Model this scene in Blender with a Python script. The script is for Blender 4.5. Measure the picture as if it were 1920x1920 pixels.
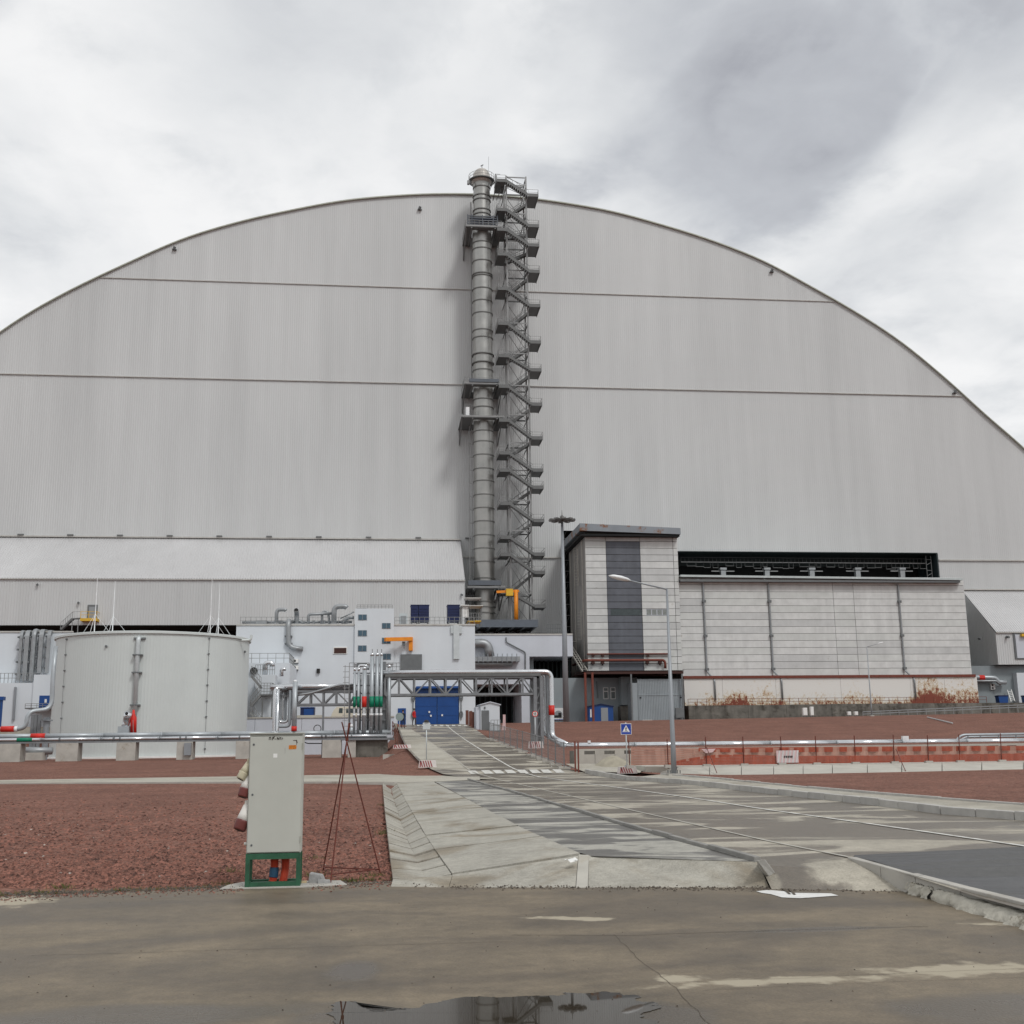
import bpy, bmesh, math, random
from mathutils import Vector, Matrix
random.seed(7)
for o in list(bpy.data.objects): bpy.data.objects.remove(o)
scn = bpy.context.scene
COL = scn.collection
# ------------------------------------------------------------------ camera
FPX = 2135.0; EYE = 1.8
PITCH = math.radians(11.41); ROLL = math.radians(-0.706); YAW = math.radians(6.65)
Fv = Vector((math.sin(YAW)*math.cos(PITCH), math.cos(YAW)*math.cos(PITCH), math.sin(PITCH)))
R0 = Vector((math.cos(YAW), -math.sin(YAW), 0)); U0 = R0.cross(Fv)
Rv = R0*math.cos(ROLL)+U0*math.sin(ROLL); Uv = U0*math.cos(ROLL)-R0*math.sin(ROLL)
cam = bpy.data.cameras.new('camera'); camo = bpy.data.objects.new('camera', cam); COL.objects.link(camo)
m = Matrix((Rv, Uv, -Fv)).transposed().to_4x4(); m.translation = (0, 0, EYE); camo.matrix_world = m
cam.sensor_width = 36; cam.lens = 36*FPX/1920; cam.clip_start = .1; cam.clip_end = 9000
scn.camera = camo
scn.render.resolution_x = scn.render.resolution_y = 1024
def ray(px, py): return Rv*((px-960)/FPX)+Uv*((960-py)/FPX)+Fv
# ------------------------------------------------------------------ world: overcast sky
SUN = Vector((.30, -.60, .74)).normalized()
scn.world = bpy.data.worlds.new('World'); scn.world.use_nodes = True
nt = scn.world.node_tree; nt.nodes.clear()
def N(t, **k):
    n = nt.nodes.new(t)
    for a, b in k.items(): setattr(n, a, b)
    return n
def L(a, b): nt.links.new(a, b)
def math_(op, a, b=None, clamp=False):
    n = N('ShaderNodeMath', operation=op, use_clamp=clamp)
    for i, q in enumerate((a, b)):
        if q is None: continue
        if isinstance(q, (int, float)): n.inputs[i].default_value = q
        else: L(q, n.inputs[i])
    return n.outputs[0]
def mrange(v, a, b, c=0., d=1., smooth=True):
    n = N('ShaderNodeMapRange'); n.interpolation_type = 'SMOOTHSTEP' if smooth else 'LINEAR'
    L(v, n.inputs[0])
    for i, q in zip((1, 2, 3, 4), (a, b, c, d)): n.inputs[i].default_value = q
    return n.outputs[0]
tc = N('ShaderNodeTexCoord'); sep = N('ShaderNodeSeparateXYZ'); L(tc.outputs['Generated'], sep.inputs[0])
zz = math_('ADD', math_('MAXIMUM', sep.outputs[2], 0.), .22)
cmb = N('ShaderNodeCombineXYZ'); L(math_('DIVIDE', sep.outputs[0], zz), cmb.inputs[0]); L(math_('DIVIDE', sep.outputs[1], zz), cmb.inputs[1])
def wn(scale, off, det=6, rough=.55, dist=.3):
    mp = N('ShaderNodeVectorMath', operation='ADD'); L(cmb.outputs[0], mp.inputs[0]); mp.inputs[1].default_value = off
    n = N('ShaderNodeTexNoise'); n.inputs['Scale'].default_value = scale; n.inputs['Detail'].default_value = det
    n.inputs['Roughness'].default_value = rough; n.inputs['Distortion'].default_value = dist
    L(mp.outputs[0], n.inputs[0]); return n.outputs[0]
big = wn(1.5, (3.1, 7.7, 0), 5, .5, .4); fine = wn(4.2, (9.2, 1.3, 2), 6, .55, .2)
# one heavier bank of cloud, where the photograph shows it
bank = None
for (px, py, r0, r1, amt) in ((1330, 40, .0, .16, .36), (1420, 130, .0, .18, .46), (1500, 200, .0, .12, .34), (1660, 30, .0, .15, .34), (1780, -20, .0, .16, .3), (1540, -40, .0, .2, .36), (1240, -30, .0, .12, .3), (560, -20, .0, .16, .24), (1200, 10, .0, .10, .18), (820, 150, .0, .09, .12), (1250, 300, .0, .12, .12)):
    d = ray(px, py).normalized()
    vm = N('ShaderNodeVectorMath', operation='DISTANCE'); L(tc.outputs['Generated'], vm.inputs[0]); vm.inputs[1].default_value = d
    wob = math_('ADD', math_('ADD', vm.outputs['Value'], math_('MULTIPLY', math_('SUBTRACT', fine, .5), .45)), math_('MULTIPLY', math_('SUBTRACT', big, .5), .5))
    k = mrange(wob, r0, r1, amt, 0.)
    bank = k if bank is None else math_('MAXIMUM', bank, k)
dens = math_('ADD', mrange(big, .45, .74, 0., .26), mrange(fine, .45, .72, 0., .22))
dens = math_('ADD', math_('ADD', dens, bank), math_('MULTIPLY', math_('SUBTRACT', wn(9., (2.2, 4.1, 5), 7, .6, .3), .5), .18), True)
ramp = N('ShaderNodeValToRGB'); L(dens, ramp.inputs[0])
e = ramp.color_ramp.elements
e[0].position = 0; e[0].color = (1.0, 1.0, 1.0, 1); e[1].position = 1; e[1].color = (.18, .18, .2, 1)
for p, c in ((.18, (.82, .835, .85)), (.4, (.60, .62, .655)), (.62, (.385, .395, .435))):
    q = e.new(p); q.color = (*c, 1)
sky = N('ShaderNodeTexSky', sky_type='NISHITA'); sky.sun_disc = False
sky.sun_elevation = math.asin(SUN.z); sky.sun_rotation = math.atan2(SUN.x, SUN.y)
skm = N('ShaderNodeVectorMath', operation='SCALE'); L(sky.outputs[0], skm.inputs[0]); skm.inputs['Scale'].default_value = .08
mix = N('ShaderNodeMix', data_type='RGBA'); mix.inputs[0].default_value = .93; L(skm.outputs[0], mix.inputs[6]); L(ramp.outputs[0], mix.inputs[7])
bg = N('ShaderNodeBackground'); L(mix.outputs[2], bg.inputs[0]); bg.inputs[1].default_value = .97
out = N('ShaderNodeOutputWorld'); L(bg.outputs[0], out.inputs[0])
# ------------------------------------------------------------------ sun behind cloud, exposure
sd = bpy.data.lights.new('sun', 'SUN'); sd.energy = 1.35; sd.angle = math.radians(11); sd.color = (1, .98, .95)
so = bpy.data.objects.new('sun', sd); COL.objects.link(so); so.rotation_euler = SUN.to_track_quat('Z', 'Y').to_euler(); so.location = (0, 0, 150)
scn.view_settings.view_transform = 'Standard'; scn.view_settings.look = 'None'
scn.view_settings.gamma = 1; scn.view_settings.exposure = 0.0
scn.view_settings.use_curve_mapping = False
# ------------------------------------------------------------------ placing by sight line at a chosen real distance
def P(px, py, Y):
    d = ray(px, py); return Vector((0, 0, EYE))+d*(Y/d.y)
def G(px, py, z):
    d = ray(px, py); return Vector((0, 0, EYE))+d*((z-EYE)/d.z)
def RX(px, py, Y): return P(px, py, Y).x
def RZ(px, py, Y): return P(px, py, Y).z
def rect(x0, y0, x1, y1, Y):
    xm, ym = (x0+x1)/2, (y0+y1)/2
    return RX(x0, ym, Y), RX(x1, ym, Y), RZ(xm, y1, Y), RZ(xm, y0, Y)
def interp(t, xs, ys):
    if t <= xs[0]: return ys[0]
    for i in range(1, len(xs)):
        if t <= xs[i]: return ys[i-1]+(ys[i]-ys[i-1])*(t-xs[i-1])/(xs[i]-xs[i-1])
    return ys[-1]
# ------------------------------------------------------------------ materials
MATS = {}
def pm(name, col, rough=.6, metal=0., var=.12, vs=1.5, bump=0., bs=20., streak=0., spots=None, spec=.4, island=0., streak2=0.):
    """plain procedural surface: base colour, blotches, vertical run-off streaks, fine relief, stains"""
    global nt
    if name in MATS: return MATS[name]
    mt = bpy.data.materials.new(name); mt.use_nodes = True; nt = mt.node_tree
    b = nt.nodes['Principled BSDF']
    geo = N('ShaderNodeNewGeometry'); pos = geo.outputs['Position']
    n = N('ShaderNodeTexNoise'); L(pos, n.inputs[0]); n.inputs['Scale'].default_value = vs; n.inputs['Detail'].default_value = 6; n.inputs['Roughness'].default_value = .6
    f = mrange(n.outputs[0], .3, .7, 1-var, 1+var, False)
    if streak:
        mp = N('ShaderNodeVectorMath', operation='MULTIPLY'); L(pos, mp.inputs[0]); mp.inputs[1].default_value = (1, 1, .03)
        s = N('ShaderNodeTexNoise'); L(mp.outputs[0], s.inputs[0]); s.inputs['Scale'].default_value = max(.35, vs*.8); s.inputs['Detail'].default_value = 5
        s.inputs['Roughness'].default_value = .65
        f = math_('MULTIPLY', f, mrange(s.outputs[0], .3, .7, 1-streak, 1+streak*.5, False))
    if streak2:
        mp = N('ShaderNodeVectorMath', operation='MULTIPLY'); L(pos, mp.inputs[0]); mp.inputs[1].default_value = (1, 1, .10)
        s = N('ShaderNodeTexNoise'); L(mp.outputs[0], s.inputs[0]); s.inputs['Scale'].default_value = .11; s.inputs['Detail'].default_value = 4
        s.inputs['Roughness'].default_value = .7
        f = math_('MULTIPLY', f, mrange(s.outputs[0], .35, .65, 1-streak2, 1+streak2*.6, False))
    if island: f = math_('MULTIPLY', f, mrange(geo.outputs['Random Per Island'], 0, 1, 1-island, 1+island, False))
    sc = N('ShaderNodeVectorMath', operation='SCALE'); sc.inputs[0].default_value = col; L(f, sc.inputs['Scale'])
    c = sc.outputs[0]
    if spots:                                        # (colour, scale, low, high)
        s2 = N('ShaderNodeTexNoise'); L(pos, s2.inputs[0]); s2.inputs['Scale'].default_value = spots[1]; s2.inputs['Detail'].default_value = 8; s2.inputs['Roughness'].default_value = .7
        mx = N('ShaderNodeMix', data_type='RGBA'); L(mrange(s2.outputs[0], spots[2], spots[3]), mx.inputs[0]); L(c, mx.inputs[6]); mx.inputs[7].default_value = (*spots[0], 1)
        c = mx.outputs[2]
    L(c, b.inputs['Base Color']); b.inputs['Metallic'].default_value = metal; b.inputs['Specular IOR Level'].default_value = spec
    L(mrange(n.outputs[0], .3, .7, max(.03, rough-.08), min(1, rough+.08), False), b.inputs['Roughness'])
    if bump:
        bn = N('ShaderNodeTexNoise'); L(pos, bn.inputs[0]); bn.inputs['Scale'].default_value = bs; bn.inputs['Detail'].default_value = 5
        bp = N('ShaderNodeBump'); bp.inputs['Strength'].default_value = bump; bp.inputs['Distance'].default_value = .02; L(bn.outputs[0], bp.inputs['Height']); L(bp.outputs[0], b.inputs['Normal'])
    MATS[name] = mt; return mt
M_FAC = pm('facade_steel', (.538, .552, .553), .5, .12, .03, .03, streak=.05, streak2=.065)
M_ROOFSTEEL = pm('annex_roof_steel', (.58, .58, .585), .38, .35, .05, .05, streak=.04)
M_TRIM = pm('pale_trim', (.46, .455, .43), .5, .1)
M_EDGE = pm('arch_edge', (.42, .44, .38), .5, .1)
M_DARK = pm('dark_void', (.012, .013, .014), .9)  # near-black standing for shade in deep openings and under the roof cap
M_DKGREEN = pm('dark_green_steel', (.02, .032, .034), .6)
M_STACK = pm('stack_steel', (.35, .35, .335), .34, .75, .14, .5, streak=.22)
M_STACKD = pm('ring_steel', (.16, .16, .155), .5, .5)
M_STAIR = pm('stair_galvanised', (.25, .255, .255), .55, .45, .15, 1.2)
M_STAIRD = pm('deck_galvanised', (.145, .15, .15), .6, .35, .15, 1.2)
M_BLUEGREY = pm('blue_grey_steel', (.10, .115, .135), .55, .1)
M_ORANGE = pm('orange_paint', (.72, .24, .015), .45, 0, .12, 2)
M_YELLOW = pm('yellow_paint', (.62, .38, .03), .5, 0, .12, 2)
M_PANEL = pm('pale_panel', (.585, .60, .59), .75, 0, .09, .8, .15, 6, .10, ((.33, .29, .24), .8, .62, .80))
M_PANEL2 = pm('pale_panel_greenish', (.56, .58, .565), .75, 0, .08, .6, .15, 6, .08, ((.3, .29, .26), .7, .64, .80))
M_PANEL3 = pm('pale_panel_grey', (.515, .53, .525), .75, 0, .08, .6, .15, 6, .10, ((.28, .26, .23), .7, .62, .80))
M_DPANEL = pm('slate_panel', (.105, .115, .135), .6, 0, .14, .9, .15, 6, .14)
M_DGLASS = pm('dark_glazing', (.05, .065, .068), .15, 0, .2, 3)
M_WHITE = pm('white_cladding', (.60, .64, .675), .5, 0, .04, .25, streak=.05)
M_WHITE2 = pm('cool_cladding', (.52, .55, .60), .55, 0, .05, .3, streak=.06)
M_BLUE = pm('blue_paint', (.006, .055, .22), .4, 0, .1, .8)
M_DBLUE = pm('dark_blue_paint', (.008, .016, .07), .5, 0, .1, .8)
M_WINDOW = pm('window_glass', (.03, .08, .12), .08, 0, .2, 3, spec=.6)
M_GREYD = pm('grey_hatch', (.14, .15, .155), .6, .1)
M_GREYW = pm('grey_wall', (.24, .275, .29), .6, 0, .06, .4, streak=.06)
M_GREYC = pm('grey_corrugated', (.29, .325, .345), .55, .2, .08, .5, streak=.08)
M_DUCT = pm('duct_zinc', (.29, .305, .315), .45, .5, .12, 2)
M_DUCTL = pm('duct_light', (.52, .56, .57), .45, .3, .08, 2)
M_PIPE = pm('pipe_aluminium', (.60, .62, .64), .22, .85, .08, 1.5)
M_PIPED = pm('pipe_dull', (.37, .40, .42), .42, .4, .10, 3)
M_TRUSS = pm('truss_steel', (.20, .21, .22), .5, .4, .12, 3)
M_RED = pm('red_band', (.55, .02, .012), .5)
M_GREEN = pm('green_band', (.0, .18, .10), .5)
M_TANK = pm('tank_cladding', (.56, .60, .59), .5, .1, .04, .3, streak=.05)
M_CONC = pm('concrete', (.40, .385, .35), .85, 0, .14, 1.6, .3, 30, spots=((.27, .24, .19), 1.1, .55, .75))
M_CONCL = pm('concrete_pale', (.41, .395, .35), .85, 0, .12, 1.2, .25, 30, spots=((.33, .29, .22), .9, .58, .78))
M_CONCD = pm('concrete_dark', (.155, .148, .13), .9, 0, .3, .9, .3, 20, .4, ((.05, .045, .036), .6, .47, .68))
M_KERB = pm('kerb_stone', (.42, .41, .385), .85, 0, .14, 2.5, .35, 40, island=.06)
M_BROWN = pm('red_brown_steel', (.16, .045, .03), .7, .1, .25, 2)
M_BROWND = pm('dark_brown_steel', (.05, .022, .018), .8, 0, .25, 2)
M_RUSTROD = pm('rusty_bar', (.12, .03, .02), .75, .2, .25, 8)
M_CAB = pm('cabinet_paint', (.45, .455, .415), .5, 0, .035, 2.5, .04, 15, .04)
M_CABD = pm('cabinet_edge', (.36, .36, .31), .55)
M_GREENP = pm('green_frame_paint', (.02, .085, .045), .5, 0, .25, 8)
M_BLACK = pm('black_rubber', (.012, .012, .012), .6)
M_WPAINT = pm('white_paint', (.72, .72, .70), .55, 0, .06, 3)
M_ROADPAINT = pm('road_paint', (.58, .575, .54), .7, 0, .12, 4, spots=((.30, .28, .24), 2.8, .48, .66))
M_STRIPE = pm('faded_red', (.30, .07, .07), .7, 0, .2, 5)
M_STRIPEW = pm('faded_white', (.62, .58, .56), .7, 0, .1, 5)
M_CONDUIT = pm('orange_conduit', (.42, .06, .03), .5, 0, .12, 10)
M_CONDB = pm('blue_sleeve', (.008, .05, .10), .5)
M_SOCKW = pm('socket_white', (.68, .66, .62), .4)
M_SOCKB = pm('socket_beige', (.50, .46, .33), .5, 0, .15, 15)
M_SOCKR = pm('socket_cap', (.16, .045, .04), .45)
M_FLOOD = pm('lamp_white', (.75, .77, .78), .3)
M_KERBD = pm('kerb_dark', (.24, .235, .22), .85, 0, .18, 2.5, .35, 40)
M_MAST = pm('mast_galvanised', (.27, .29, .31), .5, .4, .06, 1)
M_SIGNB = pm('sign_blue', (.01, .045, .30), .4)
M_MESH = pm('orange_net', (.34, .07, .036), .75, 0, .12, 2)
M_NETP = pm('pale_net', (.43, .235, .18), .8, 0, .15, 2)
M_BANNER = pm('pink_banner', (.56, .40, .40), .7, 0, .08, 3)
M_RUSTROOF = pm('rusty_fascia', (.23, .255, .28), .6, .1, .10, .5, spots=((.20, .085, .035), .45, .52, .62))
M_EAVE = pm('eave_zinc', (.46, .50, .50), .4, .4, .10, 1.5)
M_BRASSBROWN = pm('fence_brown', (.13, .05, .035), .7, 0, .2, 2)
M_STONE = pm('grey_block', (.30, .30, .295), .8, 0, .2, 10, .4, 30)
M_SAND = pm('sand_heap', (.31, .285, .225), .95, 0, .15, 3, .4, 15)
M_POSTER = None
def mat_gravel(name, cols, scale):
    global nt
    mt = bpy.data.materials.new(name); mt.use_nodes = True; nt = mt.node_tree; b = nt.nodes['Principled BSDF']
    geo = N('ShaderNodeNewGeometry'); pos = geo.outputs['Position']
    v = N('ShaderNodeTexVoronoi'); v.inputs['Scale'].default_value = scale; L(pos, v.inputs[0])
    sp = N('ShaderNodeSeparateColor'); L(v.outputs['Color'], sp.inputs[0])
    rp = N('ShaderNodeValToRGB'); L(sp.outputs[0], rp.inputs[0]); rp.color_ramp.elements[0].color = (*cols[0], 1); rp.color_ramp.elements[1].color = (*cols[-1], 1)
    for i, c in enumerate(cols[1:-1]):
        q = rp.color_ramp.elements.new((i+1)/(len(cols)-1)); q.color = (*c, 1)
    n = N('ShaderNodeTexNoise'); L(pos, n.inputs[0]); n.inputs['Scale'].default_value = .35; n.inputs['Detail'].default_value = 5
    n3 = N('ShaderNodeTexNoise'); L(pos, n3.inputs[0]); n3.inputs['Scale'].default_value = 4; n3.inputs['Detail'].default_value = 6
    f = math_('MULTIPLY', mrange(n.outputs[0], .3, .7, .82, 1.15, False), mrange(n3.outputs[0], .3, .7, .75, 1.2, False))
    sc = N('ShaderNodeVectorMath', operation='SCALE'); L(rp.outputs[0], sc.inputs[0]); L(f, sc.inputs['Scale'])
    L(sc.outputs[0], b.inputs['Base Color']); b.inputs['Roughness'].default_value = .9; b.inputs['Specular IOR Level'].default_value = .2
    bp = N('ShaderNodeBump'); bp.inputs['Strength'].default_value = .9; bp.inputs['Distance'].default_value = .03
    L(math_('SUBTRACT', 1, v.outputs['Distance']), bp.inputs['Height']); L(bp.outputs[0], b.inputs['Normal'])
    return mt
GC = [(.085, .04, .032), (.17, .078, .056), (.21, .10, .072), (.13, .056, .042), (.26, .14, .105), (.18, .085, .06)]
M_GRAVEL = mat_gravel('red_gravel', GC, 17.)
M_STONES = pm('gravel_stone', (.165, .075, .055), .85, 0, .14, .8, island=.7, spec=.3)
M_PSTONE = pm('pale_pebble', (.36, .31, .27), .8, island=.3)
M_GRASS = pm('grass_blade', (.10, .11, .03), .8, 0, .2, 4, island=.45)
def mat_road(name, dry, wet, sx, sy, lo, hi, rw=.3, rd=.8, extra=None, seed=0., ground=.1):
    """pavement with drying patches: stretched wet areas are darker and glossier"""
    global nt
    mt = bpy.data.materials.new(name); mt.use_nodes = True; nt = mt.node_tree; b = nt.nodes['Principled BSDF']
    geo = N('ShaderNodeNewGeometry'); pos = geo.outputs['Position']
    mp = N('ShaderNodeVectorMath', operation='MULTIPLY_ADD'); L(pos, mp.inputs[0]); mp.inputs[1].default_value = (sx, sy, 0); mp.inputs[2].default_value = (seed, seed*1.7, 0)
    n = N('ShaderNodeTexNoise'); L(mp.outputs[0], n.inputs[0]); n.inputs['Scale'].default_value = 1; n.inputs['Detail'].default_value = 7; n.inputs['Roughness'].default_value = .55; n.inputs['Distortion'].default_value = 1.0
    w = mrange(n.outputs[0], lo, hi)
    n2 = N('ShaderNodeTexNoise'); L(pos, n2.inputs[0]); n2.inputs['Scale'].default_value = .9; n2.inputs['Detail'].default_value = 8; n2.inputs['Roughness'].default_value = .65
    n3 = N('ShaderNodeTexNoise'); L(pos, n3.inputs[0]); n3.inputs['Scale'].default_value = 45; n3.inputs['Detail'].default_value = 3
    mx = N('ShaderNodeMix', data_type='RGBA'); L(w, mx.inputs[0]); mx.inputs[6].default_value = (*dry, 1); mx.inputs[7].default_value = (*wet, 1)
    n4 = N('ShaderNodeTexNoise'); L(pos, n4.inputs[0]); n4.inputs['Scale'].default_value = 7; n4.inputs['Detail'].default_value = 9; n4.inputs['Roughness'].default_value = .75
    f = math_('MULTIPLY', mrange(n2.outputs[0], .3, .7, 1-ground*1.5, 1+ground, False), math_('MULTIPLY', mrange(n3.outputs[0], .3, .7, .85, 1.15, False), mrange(n4.outputs[0], .3, .7, .78, 1.18, False)))
    sc = N('ShaderNodeVectorMath', operation='SCALE'); L(mx.outputs[2], sc.inputs[0]); L(f, sc.inputs['Scale'])
    L(sc.outputs[0], b.inputs['Base Color'])
    L(math_('ADD', mrange(w, 0, 1, rd, rw, False), math_('MULTIPLY', math_('SUBTRACT', n2.outputs[0], .5), .25)), b.inputs['Roughness'])
    b.inputs['Specular IOR Level'].default_value = .4
    bp = N('ShaderNodeBump'); bp.inputs['Strength'].default_value = .45; bp.inputs['Distance'].default_value = .008; L(n3.outputs[0], bp.inputs['Height']); L(bp.outputs[0], b.inputs['Normal'])
    return mt
M_ROAD = mat_road('road_concrete', (.36, .333, .275), (.128, .108, .082), .26, .5, .43, .51, .32, .8, seed=3., ground=.16)
M_PARK = mat_road('parking_concrete', (.36, .35, .31), (.125, .12, .11), .35, .8, .44, .52, .32, .8, seed=21., ground=.16)
M_SLAB = mat_road('slab_concrete', (.35, .335, .29), (.22, .188, .138), .5, .35, .50, .66, .6, .85, seed=5., ground=.14)
M_FORE = mat_road('wet_yard', (.18, .146, .10), (.108, .086, .059), .3, .5, .36, .64, .46, .62, seed=13., ground=.22)
M_DRY = mat_road('dry_patch', (.42, .375, .29), (.36, .32, .245), .6, .6, .4, .6, .75, .85, seed=2.)
M_TAR = mat_road('dark_asphalt', (.085, .085, .083), (.05, .051, .054), .12, .8, .45, .6, .4, .7, seed=7.)
M_PATH = mat_road('path_concrete', (.39, .37, .315), (.30, .275, .225), .25, .25, .45, .65, .7, .85, seed=4.)
def mat_water():
    global nt
    mt = bpy.data.materials.new('puddle_water'); mt.use_nodes = True; nt = mt.node_tree; b = nt.nodes['Principled BSDF']
    b.inputs['Base Color'].default_value = (.032, .026, .018, 1); b.inputs['Roughness'].default_value = .015; b.inputs['IOR'].default_value = 1.33
    n = N('ShaderNodeTexNoise'); n.inputs['Scale'].default_value = 1.1; g = N('ShaderNodeNewGeometry'); L(g.outputs['Position'], n.inputs[0])
    bp = N('ShaderNodeBump'); bp.inputs['Strength'].default_value = .006; L(n.outputs[0], bp.inputs['Height']); L(bp.outputs[0], b.inputs['Normal'])
    return mt
M_WATER = mat_water()
def mat_rustwall(zlo, zhi):
    """white paint flaking off steel: rust eats up from the foot and in patches"""
    global nt
    mt = bpy.data.materials.new('flaking_white_steel'); mt.use_nodes = True; nt = mt.node_tree; b = nt.nodes['Principled BSDF']
    geo = N('ShaderNodeNewGeometry'); pos = geo.outputs['Position']; sp = N('ShaderNodeSeparateXYZ'); L(pos, sp.inputs[0])
    mp = N('ShaderNodeVectorMath', operation='MULTIPLY'); L(pos, mp.inputs[0]); mp.inputs[1].default_value = (.85, 1, .62)
    n = N('ShaderNodeTexNoise'); L(mp.outputs[0], n.inputs[0]); n.inputs['Scale'].default_value = 2.2; n.inputs['Detail'].default_value = 10; n.inputs['Roughness'].default_value = .85
    n2 = N('ShaderNodeTexNoise'); L(pos, n2.inputs[0]); n2.inputs['Scale'].default_value = .16; n2.inputs['Detail'].default_value = 2
    h = mrange(sp.outputs[2], zlo, zlo+(zhi-zlo)*.6, .12, -.09, False)
    side = mrange(sp.outputs[0], 89, 91.5, 0, .10)
    v = math_('ADD', math_('ADD', math_('ADD', n.outputs[0], h), side), math_('MULTIPLY', math_('SUBTRACT', n2.outputs[0], .5), .5))
    r = mrange(v, .60, .64)
    st = mrange(v, .50, .62)
    m1 = N('ShaderNodeMix', data_type='RGBA'); L(st, m1.inputs[0]); m1.inputs[6].default_value = (.66, .65, .62, 1); m1.inputs[7].default_value = (.50, .38, .22, 1)
    m2 = N('ShaderNodeMix', data_type='RGBA'); L(r, m2.inputs[0]); L(m1.outputs[2], m2.inputs[6]); m2.inputs[7].default_value = (.19, .045, .025, 1)
    L(m2.outputs[2], b.inputs['Base Color']); b.inputs['Roughness'].default_value = .75
    return mt
def mat_poster():
    global nt
    mt = bpy.data.materials.new('poster_print'); mt.use_nodes = True; nt = mt.node_tree; b = nt.nodes['Principled BSDF']
    tcn = N('ShaderNodeTexCoord'); n = N('ShaderNodeTexNoise'); L(tcn.outputs['Object'], n.inputs[0]); n.inputs['Scale'].default_value = 3
    rp = N('ShaderNodeValToRGB'); L(n.outputs[0], rp.inputs[0]); rp.color_ramp.elements[0].color = (.55, .58, .6, 1); rp.color_ramp.elements[1].color = (.68, .69, .68, 1)
    L(rp.outputs[0], b.inputs['Base Color']); b.inputs['Roughness'].default_value = .5; return mt
M_POSTER = mat_poster()
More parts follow.
